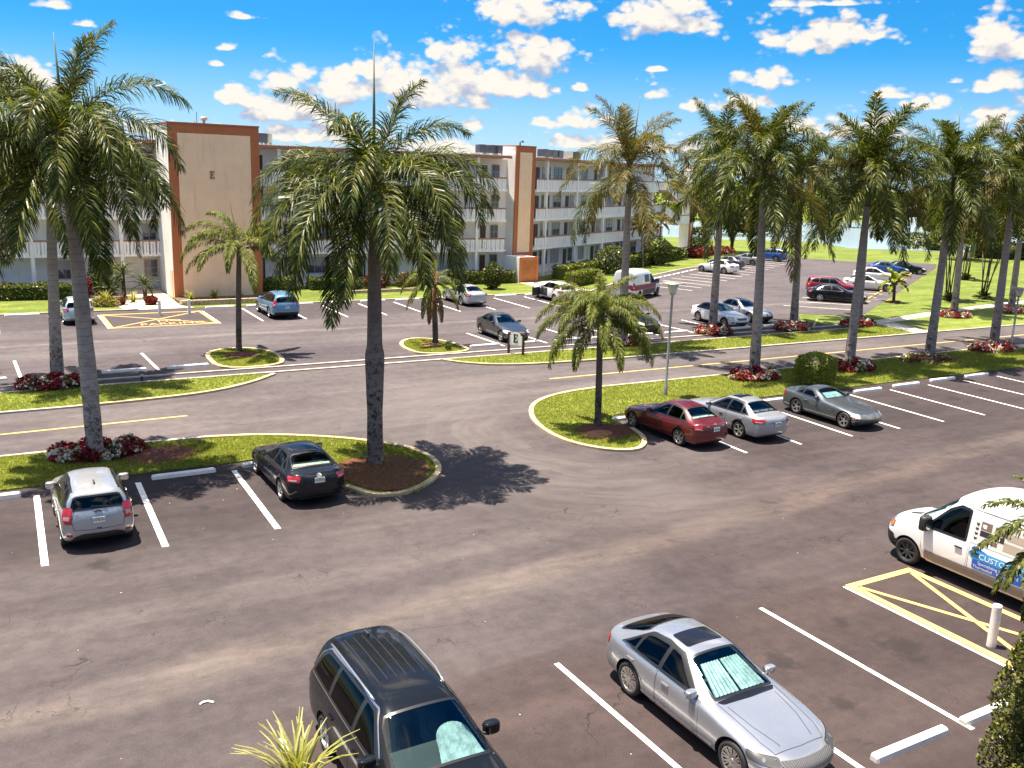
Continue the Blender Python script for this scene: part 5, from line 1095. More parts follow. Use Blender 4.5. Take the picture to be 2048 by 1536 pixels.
def body_mesh(sp):
    """closed car body: subdivided cage from stations, wheel arches cut with cylinders"""
    L, W2 = sp['L'], sp['W']/2; z0 = sp.get('z0', .19); lowz, midz = sp.get('low', .33), sp.get('mid', .58)
    fx, rx = sp['fx'], sp['rx']; rf, rr = sp.get('rf', .30), sp.get('rr', .22)
    X = lambda s: L/2-s
    V = []; F = []; rings = []
    def add(x, y, z): V.append((x, y, z)); return len(V)-1
    def pair(x, y, z):
        if y < 1e-6: i = add(x, 0, z); return (i, i)
        return (add(x, y, z), add(x, -y, z))
    ST = sp['st']
    for k, (s, T, S, we, ze, w) in enumerate(ST):
        w_ = w*W2
        pts = [(0, z0), (.5*w_, z0), (.90*w_, z0), (.985*w_, lowz), (w_, midz), (.985*w_, S-.09), (.95*w_, S), (we*W2, ze), (.52*we*W2, ze+(T-ze)*.72), (0, T)]
        xs = [X(s)]*10
        if k == 0:
            o = [fx[0], fx[0], fx[0], fx[1], fx[2], fx[3], fx[4]]
            xs = [X(q+rf) for q in o]+[X(s+.05), X(s), X(s)]
        if k == len(ST)-1:
            o = [rx[0], rx[0], rx[0], rx[1], rx[2], rx[3], rx[4]]
            xs = [X(L-q-rr) for q in o]+[X(s-.04), X(s), X(s)]
        rings.append([pair(x, y, z) for x, (y, z) in zip(xs, pts)])
    for A, B in zip(rings, rings[1:]):
        for i in range(9):
            for sd_ in (0, 1):
                q = [A[i][sd_], A[i+1][sd_], B[i+1][sd_], B[i][sd_]]
                F.append(tuple(dict.fromkeys(q if sd_ else q[::-1])))
    for R, off, sg, st in ((rings[0], fx, -1, ST[0]), (rings[-1], rx, 1, ST[-1])):
        w_ = st[5]*W2; rows = [[R[2], R[1], R[0]]]
        zs = [lowz, midz, st[2]-.09, st[2]]
        for j, zz in enumerate(zs):
            q = off[j+1]; c0 = X(q) if sg < 0 else X(L-q); c1 = X(q+.06) if sg < 0 else X(L-q-.045)
            rows.append([R[3+j], pair(c1, .56*w_, zz+.0), pair(c0, 0, zz)])
        rows.append([R[7], R[8], R[9]])
        for a, b in zip(rows, rows[1:]):
            for c in range(2):
                for sd_ in (0, 1):
                    q = [a[c][sd_], a[c+1][sd_], b[c+1][sd_], b[c][sd_]]
                    if (sg > 0) == bool(sd_): q = q[::-1]
                    F.append(tuple(dict.fromkeys(q)))
    me = bpy.data.meshes.new('cage'); me.from_pydata(V, [], [f for f in F if len(f) > 2]); me.update()
    bm = bmesh.new(); bm.from_mesh(me); bmesh.ops.recalc_face_normals(bm, faces=bm.faces); bm.to_mesh(me); bm.free()
    o = bpy.data.objects.new('cage', me); COL.objects.link(o)
    md = o.modifiers.new('s', 'SUBSURF'); md.levels = md.render_levels = 3
    cut = MB(); R_ = sp['wr']*1.13+.015
    for s in sp['axles']:
        for y in (1, -1):
            M = Matrix.Translation((X(s), y*(W2-.02), sp['wr']+.012)) @ Matrix.Rotation(pi/2, 4, 'X')
            cut.lathe([(0, -.26), (R_, -.26), (R_, .26), (0, .26)], 40, 0, M)
    co = cut.build('cutter', ['wheel_well']); bm = bmesh.new(); bm.from_mesh(co.data); bmesh.ops.remove_doubles(bm, verts=bm.verts, dist=1e-5); bmesh.ops.recalc_face_normals(bm, faces=bm.faces); bm.to_mesh(co.data); bm.free()
    b_ = o.modifiers.new('b', 'BOOLEAN'); b_.operation = 'DIFFERENCE'; b_.object = co; b_.solver = 'EXACT'
    res = bpy.data.meshes.new_from_object(o.evaluated_get(bpy.context.evaluated_depsgraph_get()))
    bpy.data.objects.remove(o); bpy.data.objects.remove(co)
    well = []
    for p in res.polygons:
        c = p.center; f = 0
        for s in sp['axles']:
            if hypot(c.x-X(s), c.z-sp['wr']-.012) < R_+.004 and abs(c.y) < W2-.02 and (abs(abs(c.y)-(W2-.28)) < .02 or hypot(c.x-X(s), c.z-sp['wr']-.012) > R_-.012) and not (abs(p.normal.y) > .5 and abs(abs(c.y)-(W2-.28)) > .03): f = 1
        if c.z < z0+.04 and p.normal.z < -.6: f = 1
        well.append(f)
    return res, well
def rpoly(P, r, n=4):
    out = []; k = len(P)
    for i in range(k):
        a, b, c = Vector(P[i-1]), Vector(P[i]), Vector(P[(i+1) % k]); q = r[i] if isinstance(r, (list, tuple)) else r
        d1 = (a-b); d2 = (c-b); t = min(q, d1.length*.45, d2.length*.45); p1 = b+d1.normalized()*t; p2 = b+d2.normalized()*t
        for j in range(n+1): s = j/n; out.append(tuple(p1*(1-s)**2+b*2*s*(1-s)+p2*s*s))
    return out
def inset(P, d):
    k = len(P); ar = sum(P[i-1][0]*P[i][1]-P[i][0]*P[i-1][1] for i in range(k)); sg = 1 if ar > 0 else -1; out = []
    for i in range(k):
        a, b, c = Vector(P[i-1]), Vector(P[i]), Vector(P[(i+1) % k]); n = Vector((-(c-a).y, (c-a).x)).normalized()*sg; out.append(tuple(b+n*d))
    return out
class Skin:
    """lays flat outlines onto the body surface"""
    def __init__(s, me): s.me = me; s.t = BVHTree.FromPolygons([v.co for v in me.vertices], [p.vertices for p in me.polygons])
    def put(s, fr, u, v, off):
        o, a, b, n = fr; p = o+a*u+b*v; h = s.t.ray_cast(p+n*4, -n)
        if h[0] is None or (h[0]-p).dot(n) < -1.2:
            q = s.t.find_nearest(p+n*1.0); return q[0]+q[1]*off, q[1]
        return h[0]+h[1]*off, h[1]
    def panel(s, mb, fr, P, off=.004, nu=18, nv=8, m=0, frit=None, fm=1, edge=.0):
        us = [p[0] for p in P]; u0, u1 = min(us), max(us); cols = []
        ts = [.5-.5*cos(pi*i/nu) for i in range(nu+1)] if nu > 6 else [i/nu for i in range(nu+1)]
        for t in ts:
            u = u0+(u1-u0)*(.004+.992*t); hit = []
            for i in range(len(P)):
                a, b = P[i-1], P[i]
                if (a[0] <= u) != (b[0] <= u): hit.append(a[1]+(b[1]-a[1])*(u-a[0])/(b[0]-a[0]))
            if len(hit) < 2: hit = [P[0][1], P[0][1]+1e-4]
            cols.append((u, min(hit), max(hit)))
        vs = []; fs = []; ms = []
        for u, lo, hi in cols:
            H = hi-lo
            if frit: vv = [lo, lo+min(frit, H*.3)]+[lo+min(frit, H*.3)+(H-2*min(frit, H*.3))*j/(nv-2) for j in range(1, nv-2)]+[hi-min(frit, H*.3), hi]
            else: vv = [lo+H*j/nv for j in range(nv+1)]
            for v in vv: vs.append(s.put(fr, u, v, off)[0])
        R = nv+1
        if frit: R = len(vv)
        flip = fr[1].cross(fr[2]).dot(fr[3]) < 0
        for i in range(nu):
            for j in range(R-1):
                q = (i*R+j, (i+1)*R+j, (i+1)*R+j+1, i*R+j+1); fs.append(q[::-1] if flip else q)
                ms.append(fm if frit and (j == 0 or j == R-2 or cols[i+1][0]-u0 < frit or u1-cols[i][0] < frit) else m)
        b = len(mb.v); mb.v += [tuple(v) for v in vs]; mb.f += [tuple(x+b for x in f) for f in fs]; mb.m += ms
    def line(s, mb, fr, pts, wd, off=.004, m=0, step=.06):
        pp = []
        for a, b in zip(pts, pts[1:]):
            k = max(1, int(hypot(b[0]-a[0], b[1]-a[1])/step)); pp += [(a[0]+(b[0]-a[0])*i/k, a[1]+(b[1]-a[1])*i/k) for i in range(k)]
        pp.append(pts[-1]); vs = []
        for i, p in enumerate(pp):
            a, b = pp[max(i-1, 0)], pp[min(i+1, len(pp)-1)]; d = Vector((b[0]-a[0], b[1]-a[1])).normalized(); q = Vector((-d.y, d.x))*wd/2
            vs += [s.put(fr, p[0]+q.x, p[1]+q.y, off)[0], s.put(fr, p[0]-q.x, p[1]-q.y, off)[0]]
        fl = fr[1].cross(fr[2]).dot(fr[3]) > 0
        mb.add(vs, [((2*i, 2*i+1, 2*i+3, 2*i+2) if fl else (2*i, 2*i+2, 2*i+3, 2*i+1)) for i in range(len(pp)-1)], m)
    def prism(s, mb, fr, P, h, m=0, base=-.01):
        """raised block with outline P standing off the surface by h"""
        k = len(P); vs = [s.put(fr, u, v, base)[0] for u, v in P]+[s.put(fr, u, v, h)[0] for u, v in P]
        fl = fr[1].cross(fr[2]).dot(fr[3]) > 0; ar = sum(P[i-1][0]*P[i][1]-P[i][0]*P[i-1][1] for i in range(k)) > 0
        top = tuple(range(k, 2*k)); sides = [(i, (i+1) % k, k+(i+1) % k, k+i) for i in range(k)]
        if fl != ar: top = top[::-1]; sides = [q[::-1] for q in sides]
        mb.add(vs, [top]+sides, m)
V3 = lambda *a: Vector(a)
SIDE = {1: (V3(0, 0, 0), V3(1, 0, 0), V3(0, 0, 1), V3(0, 1, 0)), -1: (V3(0, 0, 0), V3(1, 0, 0), V3(0, 0, 1), V3(0, -1, 0))}
FRONT = (V3(0, 0, 0), V3(0, 1, 0), V3(0, 0, 1), V3(1, 0, 0)); REAR = (V3(0, 0, 0), V3(0, 1, 0), V3(0, 0, 1), V3(-1, 0, 0)); TOP = (V3(0, 0, 0), V3(1, 0, 0), V3(0, 1, 0), V3(0, 0, 1))
def diag(sg_x, sg_y, ang=38):
    a = radians(ang); n = V3(sg_x*cos(a), sg_y*sin(a), 0); return (V3(0, 0, 0), V3(-n.y, n.x, 0), V3(0, 0, 1), n)
def tilted(p0, p1):    # frame through two centre-line points (x, z): lower p0, upper p1
    e = V3(p1[0]-p0[0], 0, p1[1]-p0[1]); L = e.length; e.normalize(); n = V3(0, 1, 0).cross(e)
    if n.z < 0: n = -n
    return (V3(p0[0], 0, p0[1]), V3(0, 1, 0), e, n), L
def circle(cx, cy, r, n=16, ry=None): return [(cx+r*cos(2*pi*i/n), cy+(ry or r)*sin(2*pi*i/n)) for i in range(n)]

def make_wheel(car, x, y, r, wd, spokes, style, rimm='alloy'):
    t = empty('wheel', (x, y, r+.012), 0, car); sg = 1 if y > 0 else -1
    M = Matrix.Rotation(-sg*pi/2, 4, 'X'); h = wd/2; ri = r*.70
    mb = MB(); mb.lathe([(ri*.96, -h), (r*.90, -h), (r*.985, -h*.72), (r, -h*.3), (r, h*.3), (r*.985, h*.72), (r*.90, h*.98), (r*.80, h*1.02), (ri*1.0, h*.93), (ri*.97, h*.5)], 36, 0, M); mb.build('tyre', ['tyre'], t, True)
    mb = MB(); mb.lathe([(ri*1.01, h*.90), (ri*.93, h*.88), (ri*.90, h*.55), (ri*.86, h*.1)], 36, 0, M); mb.lathe([(ri*.88, h*.10), (0, h*.10)], 36, 1, M)
    mb.lathe([(ri*.19, h*.62), (ri*.17, h*.72), (ri*.08, h*.74), (0, h*.74)], 20, 0, M)
    for k in range(spokes):
        a = 2*pi*k/spokes
        for dv in ((0,) if style != 'pair' else (-.13, .13)):
            w0, w1 = {'thin': (.085, .075), 'wide': (.12, .19), 'star': (.17, .075), 'pair': (.06, .07)}[style]
            R0 = M @ Matrix.Rotation(a, 4, 'Z'); vs = []
            for rr, ww, hh in ((ri*.12, w0, .66), (ri*.55, (w0+w1)/2, .74), (ri*.93, w1, .80)):
                for sgn in (-1, 1):
                    vs += [R0 @ V3(rr, sgn*ww*ri+dv*rr, h*hh), R0 @ V3(rr, sgn*ww*ri*1.15+dv*rr, h*(hh-.35))]
            fs = []
            for i in range(2): b = i*4; fs += [(b, b+4, b+6, b+2), (b, b+1, b+5, b+4), (b+2, b+6, b+7, b+3)]
            mb.add(vs, fs, 0)
    mb.build('rim', [rimm, 'wheel_well'], t); return t

def build_car(name, sp, pmat, label, cat, group=None):
    res, well = body_mesh(sp); L, W2 = sp['L'], sp['W']/2; X = lambda s: L/2-s; r = sp['wr']
    sk = Skin(res); car = empty(name); tag(car, label, cat, group); P = {}
    g = sp['g']       # glasshouse: cowl, header, rear header, rear base, as (s, z); widths
    (cs, cz), (hs, hz), (bs, bz), (ts, tz_) = g['cowl'], g['head'], g['back'], g['tail']
    holes = []
    def pane(nm, fr, poly, gm, frit=.05, nu=18, nv=9, hole=True, seal='seal', off=.006):
        mb = MB(); sk.panel(mb, fr, poly, off, nu, nv, 0, frit, 1); o = mb.build(nm, [gm, seal], car, True)
        if hole: holes.append((fr, inset(poly, .012)))
        return o
    fw, Lw = tilted((X(cs), cz), (X(hs), hz)); wb_, wt_ = g['wb']*W2, g['wt']*W2
    pane('windshield', fw, rpoly([(-wb_, .0), (wb_, .0), (wt_, Lw), (-wt_, Lw)], .09), g.get('wsg', 'glass_clear'))
    if g.get('rear', True):
        fb, Lb = tilted((X(ts), tz_), (X(bs), bz)); rb_, rt_ = g['rb']*W2, g['rt']*W2
        pane('rear_window', fb, rpoly([(-rb_, 0), (rb_, 0), (rt_, Lb), (-rt_, Lb)], .08), g.get('rg', 'glass_rear'))
    for sgn in (1, -1):
        if g.get('trim'):
            mb = MB(); q = rpoly(inset(g['dlo'], -.012), .05); sk.panel(mb, SIDE[sgn], q, .004, 36, 14); mb.build('window_trim', ['seal'], car, True)
            mb = MB(); sk.line(mb, SIDE[sgn], q+[q[0]], .020, .009); mb.build('window_trim', [g['trim']], car, True)
        else:
            mb = MB(); sk.panel(mb, SIDE[sgn], rpoly(inset(g['dlo'], -.010), .05), .004, 36, 14); mb.build('window_trim', ['seal'], car, True)
        for pl in g['side']: pane('side_window', SIDE[sgn], rpoly(pl, .05), g.get('sg', 'glass_tint'), .03, 14, 7, g.get('sidehole', True))
    # doors: thin skins proud of a dark gap
    for sgn in (1, -1):
        for d in sp['doors']:
            if sp.get('open_door') == (sgn, sp['doors'].index(d)): continue
            mb = MB(); sk.panel(mb, SIDE[sgn], rpoly(inset(d, -.011), .05), .0015, 22, 10, 1); sk.panel(mb, SIDE[sgn], rpoly(d, .05), .004, 22, 12, 0); o = mb.build('door', [pmat, 'seam'], car, True)
            cx = min(p[0] for p in d)+sp.get('hx', .16); hz_ = sp['hz']
            mb = MB(); sk.prism(mb, SIDE[sgn], rpoly([(cx, hz_), (cx+.20, hz_+.0), (cx+.20, hz_+.035), (cx, hz_+.035)], .015), .035); mb.build('handle', [sp.get('hm', pmat)], o)
    def seam_part(nm, q):
        if q.v: q.build(nm, ['seam'], car, True)
    for fr, pts in sp.get('seams', []): seam = MB(); sk.line(seam, fr, pts, .010, .002); seam_part('body_seam', seam)
    seam = MB()
    # hood and deck gaps
    if 'hood' in sp:
        hy = sp['hood']
        for sg_ in (1, -1): sk.line(seam, TOP, [(X(cs-.02), sg_*hy[0]*W2), (X(sp['nose']+.25), sg_*hy[1]*W2), (X(sp['nose']), sg_*(hy[1]-.08)*W2)], .011, .002)
        sk.line(seam, TOP, [(X(sp['nose']), -(hy[1]-.08)*W2), (X(sp['nose']-.03), 0), (X(sp['nose']), (hy[1]-.08)*W2)], .011, .002)
    seam_part('hood_seam', seam); seam = MB()
    if 'trunk' in sp:
        t0, yw, zb = sp['trunk']
        for sg_ in (1, -1): sk.line(seam, TOP, [(X(t0), sg_*yw*W2), (X(L-.16), sg_*yw*W2*.98)], .011, .002); sk.line(seam, REAR, [(sg_*yw*W2*.97, sp['rearz']), (sg_*yw*W2*.86, zb)], .011, .003)
        sk.line(seam, REAR, [(-yw*W2*.86, zb), (yw*W2*.86, zb)], .011, .003)
    seam_part('trunk_seam', seam); seam = MB()
    if 'gate' in sp:
        yw, zb, zt = sp['gate']
        for sg_ in (1, -1): sk.line(seam, REAR, [(sg_*yw*W2*.86, zt), (sg_*yw*W2, zb+.25), (sg_*yw*W2*.93, zb)], .011, .003)
        sk.line(seam, REAR, [(-yw*W2*.93, zb), (yw*W2*.93, zb)], .011, .003)
    seam_part('gate_seam', seam)
    for nm, fr, poly, m, off in sp.get('panels', []):
        mb = MB(); sk.panel(mb, fr, poly, off, 20, 6); mb.build(nm, [m], car, True)
    for nm, fr, pts, rad, off, m in sp.get('rods', []):
        mb = MB(); pp = []
        for a, b in zip(pts, pts[1:]): pp += [(a[0]+(b[0]-a[0])*i/8, a[1]+(b[1]-a[1])*i/8) for i in range(8)]
        pp.append(pts[-1]); K = len(pp)-1
        mb.tube([sk.put(fr, u, v, off*min(1, 5*min(i, K-i)/K)+.004)[0] for i, (u, v) in enumerate(pp)], rad, 6); mb.build(nm, [m], car, True)
    for nm, fr, poly, m, h in sp.get('blocks', []):
        mb = MB(); sk.prism(mb, fr, poly, h); mb.build(nm, [m], car)
    # lamps
    for sgn in (1, -1):
        fr = diag(1, sgn, sp.get('ha', 34)); uc = sgn*sp['hu']; zc = sp['hzc']; hw, hh = sp['hs']; sl = sp.get('hsl', -.03)
        poly = rpoly([(uc-hw, zc-hh+sl*(1 if sgn < 0 else -1)*-1), (uc+hw, zc-hh+sl*(1 if sgn < 0 else -1)), (uc+hw, zc+hh+sl*(1 if sgn < 0 else -1)), (uc-hw, zc+hh*.9+sl*(1 if sgn < 0 else -1)*-1)], .05)
        mb = MB(); sk.panel(mb, fr, inset(poly, -.008), .003, 16, 5, 1); sk.panel(mb, fr, poly, .007, 16, 5, 0); o = mb.build('headlight', [sp.get('hlm', 'lamp_clear'), 'seal'], car, True)
        mb = MB(); q = sgn*.0; sk.prism(mb, fr, circle(uc, zc, hh*.55, 12), .012); mb.build('bulb', ['chrome'], o)
        fr = diag(-1, sgn, sp.get('ta', 34)); us = sgn*-1
        uc = us*sp['tu']; zc = sp['tz']; hw, hh = sp['ts']; tl = sp.get('tsl', .0)
        poly = rpoly([(uc-hw, zc-hh), (uc+hw, zc-hh), (uc+hw+ (tl if us > 0 else 0), zc+hh), (uc-hw-(tl if us < 0 else 0), zc+hh)], .04)
        mb = MB(); sk.panel(mb, fr, inset(poly, -.008), .003, 14, 6, 1); sk.panel(mb, fr, poly, .008, 14, 6, 0); o = mb.build('tail_light', ['tail_red', 'seal'], car, True)
        if sp.get('tclear', True):
            mb = MB(); sk.panel(mb, fr, rpoly([(uc-hw*.75, zc-hh*.55), (uc+hw*.55, zc-hh*.55), (uc+hw*.55, zc-hh*.05), (uc-hw*.75, zc-hh*.05)], .02), .012, 8, 3); mb.build('reflector', ['tail_clear'], o, True)
    # mirrors
    mx, my, mz = sp['mirror']
    for sgn in (1, -1):
        big = sp.get('mbig', 1.0); mb = MB(); M = Matrix.Translation((mx, sgn*(my+.065*big), mz)) @ Matrix.Diagonal((.085*big, .115*big, .072*big*sp.get('mtall', 1), 1))
        prof = [(0, -1)]+[(cos(a)**.45, abs(sin(a))**.45*(1 if sin(a) > 0 else -1)) for a in [radians(-84+14*i) for i in range(13)]]+[(0, 1)]; k0 = len(mb.v); mb.lathe(prof, 24); mb.v[k0:] = [tuple(M @ Vector((abs(v[0])**.7*(1 if v[0] > 0 else -1)*(1 if v[0] < 0 else .75), abs(v[1])**.7*(1 if v[1] > 0 else -1), v[2]))) for v in mb.v[k0:]]; o = mb.build('mirror', [sp.get('mm', pmat)], car, True)
        mb = MB(); mb.tube([(mx+.03, sgn*(my-.06), mz-.06), (mx, sgn*(my+.03), mz-.02)], .035, 6); mb.build('mirror_arm', ['plastic_black'], o)
        mb = MB(); mb.add([(mx-.088*big, sgn*(my+.065*big)+.095*big*cos(a), mz+.052*big*sp.get('mtall', 1)*sin(a)) for a in [2*pi*i/12 for i in range(12)]], [tuple(range(12))[::-1]]); mb.build('mirror_glass', ['chrome'], o)
    for s in sp['axles']:
        for sgn in (1, -1): make_wheel(car, X(s), sgn*(W2-.125), r, .215, sp.get('spokes', 5), sp.get('style', 'wide'), sp.get('rim', 'alloy'))
    # plates
    pz = sp.get('plz')
    if pz:
        mb = MB(); fr = REAR; c = sk.put(fr, 0, pz, 0)[0]
        mb.box(c.x-.022, c.x-.010, -.152, .152, pz-.076, pz+.076, 0); mb.box(c.x-.0245, c.x-.0225, -.03, .03, pz-.03, pz+.035, 1)
        for i in range(6):
            if i in (2, 3): continue
            y = -.115+i*.046; mb.box(c.x-.0245, c.x-.0225, y-.012, y+.012, pz-.028, pz+.030, 2)
        mb.box(c.x-.0245, c.x-.0225, -.09, .09, pz+.045, pz+.06, 2); mb.box(c.x-.012, c.x+.03, -.16, .16, pz-.085, pz+.085, 3); mb.build('licence_plate', ['plate_pale', 'plate_orange', 'plate_ink', 'plastic_black'], car)
    # cabin
    cab = sp.get('cabin', 'cabin_grey'); mb = MB(); sw = W2*.52; rows = sp.get('seats', [hs+.62, hs+1.36]); sz = sp.get('sz', .50)
    for k, s in enumerate(rows):
        for y in ((-.42, .42) if k == 0 or sp.get('split') else (-.46, 0, .46)):
            M = Matrix.Translation((X(s), y*W2/.9, sz+.09*(k == 1))) @ Matrix.Rotation(radians(-16), 4, 'Y'); hw = .25 if k == 0 else .235
            mb.box(-.09, .09, -hw, hw, -.25, .38, 0, M); mb.box(-.05, .05, -.12, .12, .39, .53, 0, M); mb.box(-.0, .5, -hw, hw, -.30, -.12, 0, M)
    mb.build('seats', [cab], car)
    mb = MB(); zt = cz-.05; mb.box(X(cs+.75), X(cs+.02), -W2*.84, W2*.84, zt-.25, zt-.03, 1)
    if sp.get('shelf'): s0, s1, zz = sp['shelf']; mb.box(X(s1), X(s0), -W2*.72, W2*.72, zz-.05, zz, 0)
    M = Matrix.Translation((X(hs+.22), .36*W2/.9, sz+.27)) @ Matrix.Rotation(radians(65), 4, 'Y'); mb.lathe([(.17, -.015), (.19, 0), (.17, .015)], 20, 1, M)
    mb.box(X(hs+.04), X(hs-.0), -.10, .10, hz-.16, hz-.09, 1); mb.build('dashboard', [cab, 'cabin_dark'], car)
    if sp.get('shade'):
        mb = MB(); a = .16; e = fw[2]; n = fw[3]
        for (u0, u1) in sp['shade']:
            K = 12; vs = []
            for i in range(K+1):
                for j in range(2):
                    u = u0+(u1-u0)*i/K; f = -.075-.02*(i % 2); ww = (wb_-.10)*(1-j)+(wt_-.10)*j; vs.append(fw[0]+V3(0, 1, 0)*(u*ww)+e*(.10+(Lw-.30)*j)+n*f)
            mb.add(vs, [(2*i, 2*i+2, 2*i+3, 2*i+1) for i in range(K)])
        mb.build('sunshade', ['sunshade'], car)
    # cut the window openings, then finish the body
    bm = bmesh.new(); bm.from_mesh(res); lay = bm.faces.layers.int.new('w'); bm.faces.ensure_lookup_table(); kill = []
    for f in bm.faces:
        c = f.calc_center_median()
        for (fr, poly) in holes:
            if f.normal.dot(fr[3]) < .25: continue
            if (c-fr[0]).dot(fr[3]) < -.5 and fr is not SIDE[1] and fr is not SIDE[-1]: continue
            if all(inpoly((v.co-fr[0]).dot(fr[1]), (v.co-fr[0]).dot(fr[2]), poly) for v in f.verts): kill.append(f); break
    for f, w_ in zip(bm.faces, well): f[lay] = w_
    bmesh.ops.delete(bm, geom=kill, context='FACES')
    for f in bm.faces: f.material_index = f[lay]; f.smooth = True
    bm.faces.layers.int.remove(lay); me = bpy.data.meshes.new('body'); bm.to_mesh(me); bm.free(); bpy.data.meshes.remove(res)
    me.materials.append(pmat); me.materials.append(MATS['wheel_well']); me.set_sharp_from_angle(angle=radians(42)); me.update()
    o = bpy.data.objects.new('body', me); COL.objects.link(o); o.parent = car
    car['_skin'] = 0; del car['_skin']
    return car, sk
def repaint(car, old, new):
    for o in car.children_recursive:
        if o.type == 'MESH' and any(m == old for m in o.data.materials):
            o.data = o.data.copy()
            for i, m in enumerate(o.data.materials):
                if m == old: o.data.materials[i] = new
def place(car, x, y, heading):          # heading of the nose, degrees from +X
    car.location = (x, y, .012); car.rotation_euler = (0, 0, radians(heading))
def copy_car(src, label, old=None, new=None, cat=None):
    c = copy_tree(src); c['label'] = label
    if cat: c['category'] = cat
    if old: repaint(c, old, new)
    return c

# body types -----------------------------------------------------------------
def stretch(st, L0, L, H0, H, zlow=.75):
    return [(s*L/L0, zlow+(T-zlow)*(H-zlow)/(H0-zlow) if T > zlow else T, S, we, zlow+(ze-zlow)*(H-zlow)/(H0-zlow) if ze > zlow else ze, w) for s, T, S, we, ze, w in st]
def sedan(L=4.85, W=1.82, H=1.47, wr=.325, wb=2.76, fo=.95, **kw):
    k = L/4.85; zl = .75; q = lambda z: zl+(z-zl)*(H-zl)/(1.47-zl)
    st = [(.30, .735, .67, .60, .725, .91), (.55, .81, .745, .64, .80, .965), (.95, .885, .83, .68, .872, .99), (1.30, .94, .875, .71, .925, 1.0), (1.56, .975, .905, .735, .96, 1.0), (1.72, 1.02, .92, .735, .99, 1.0),
        (2.05, 1.215, .93, .695, 1.15, 1.0), (2.42, 1.40, .935, .645, 1.335, 1.0), (2.66, 1.455, .94, .628, 1.40, 1.0), (3.05, 1.47, .945, .622, 1.415, 1.0), (3.42, 1.45, .955, .622, 1.39, 1.0), (3.72, 1.385, .965, .635, 1.32, .998), (4.05, 1.215, .975, .665, 1.15, .99), (4.28, 1.085, .98, .70, 1.045, .98), (4.42, 1.055, .975, .71, 1.035, .965), (4.66, 1.045, .96, .70, 1.03, .92)]
    st = [(s*k, q(T) if T > zl else T, S, we, q(ze) if ze > zl else ze, w) for s, T, S, we, ze, w in st]
    X = lambda s: L/2-s*k; xr, xf = X(1.0), X(3.9)
    ax = [fo, fo+wb]; ra = wr*1.13+.05; xa = L/2-ax[1]
    d = dict(L=L, W=W, wr=wr, axles=ax, st=st, fx=[.10, .0, .0, .05, .14], rx=[.13, .01, .0, .03, .07],
        g=dict(cowl=(1.64*k, q(1.0)), head=(2.50*k, q(1.425)), back=(3.66*k, q(1.405)), tail=(4.24*k, q(1.105)), wb=.738, wt=.58, rb=.70, rt=.575,
            dlo=[(X(1.92), .955), (X(4.12), 1.00), (X(3.98), 1.06), (X(3.55), q(1.355)), (X(3.1), q(1.395)), (X(2.62), q(1.36))],
            side=[[(X(2.05), .965), (X(2.92), .975), (X(2.92), q(1.375)), (X(2.66), q(1.345))], [(X(2.99), .978), (X(3.66), .99), (X(3.60), q(1.315)), (X(3.40), q(1.355)), (X(2.99), q(1.378))], [(X(3.71), .995), (X(4.02), 1.01), (X(3.67), q(1.27))]]),
        doors=[[(X(1.78), .30), (X(2.955), .27), (X(2.955), .955), (X(1.80), .93)], [(X(2.965), .27), (xa+ra+.16, .29), (xa+ra+.02, .52), (X(3.80), .75), (X(3.98), .965), (X(2.965), .955)]],
        hz=.80, hood=(.72, .66), nose=.36*k, trunk=(4.30*k, .62, .80), rearz=.98, hu=.62*W/1.82, hzc=.66, hs=(.22, .075), tu=1.0*W/1.82, tz=.86, ts=(.19, .08), mirror=(X(1.98), W/2-.06, 1.02), plz=.80, shelf=(3.58*k, 4.25*k, 1.05))
    # light positions are searched on the corner: project the corner of the body on the diagonal
    d['hu'] = 0; d['tu'] = 0
    d.update(kw); return d
def corner_u(sp, rear, dx, dy):
    a = radians(sp.get('ta' if rear else 'ha', 34)); sx = -1 if rear else 1; x = sx*(sp['L']/2-dx); y = sp['W']/2-dy
    n = V3(sx*cos(a), sin(a), 0); return V3(-n.y, n.x, 0).dot(V3(x, y, 0))
def finish(sp, hd=(.32, .14), td=(.22, .12)):
    sp['hu'] = corner_u(sp, False, *hd); sp['tu'] = -corner_u(sp, True, *td); return sp
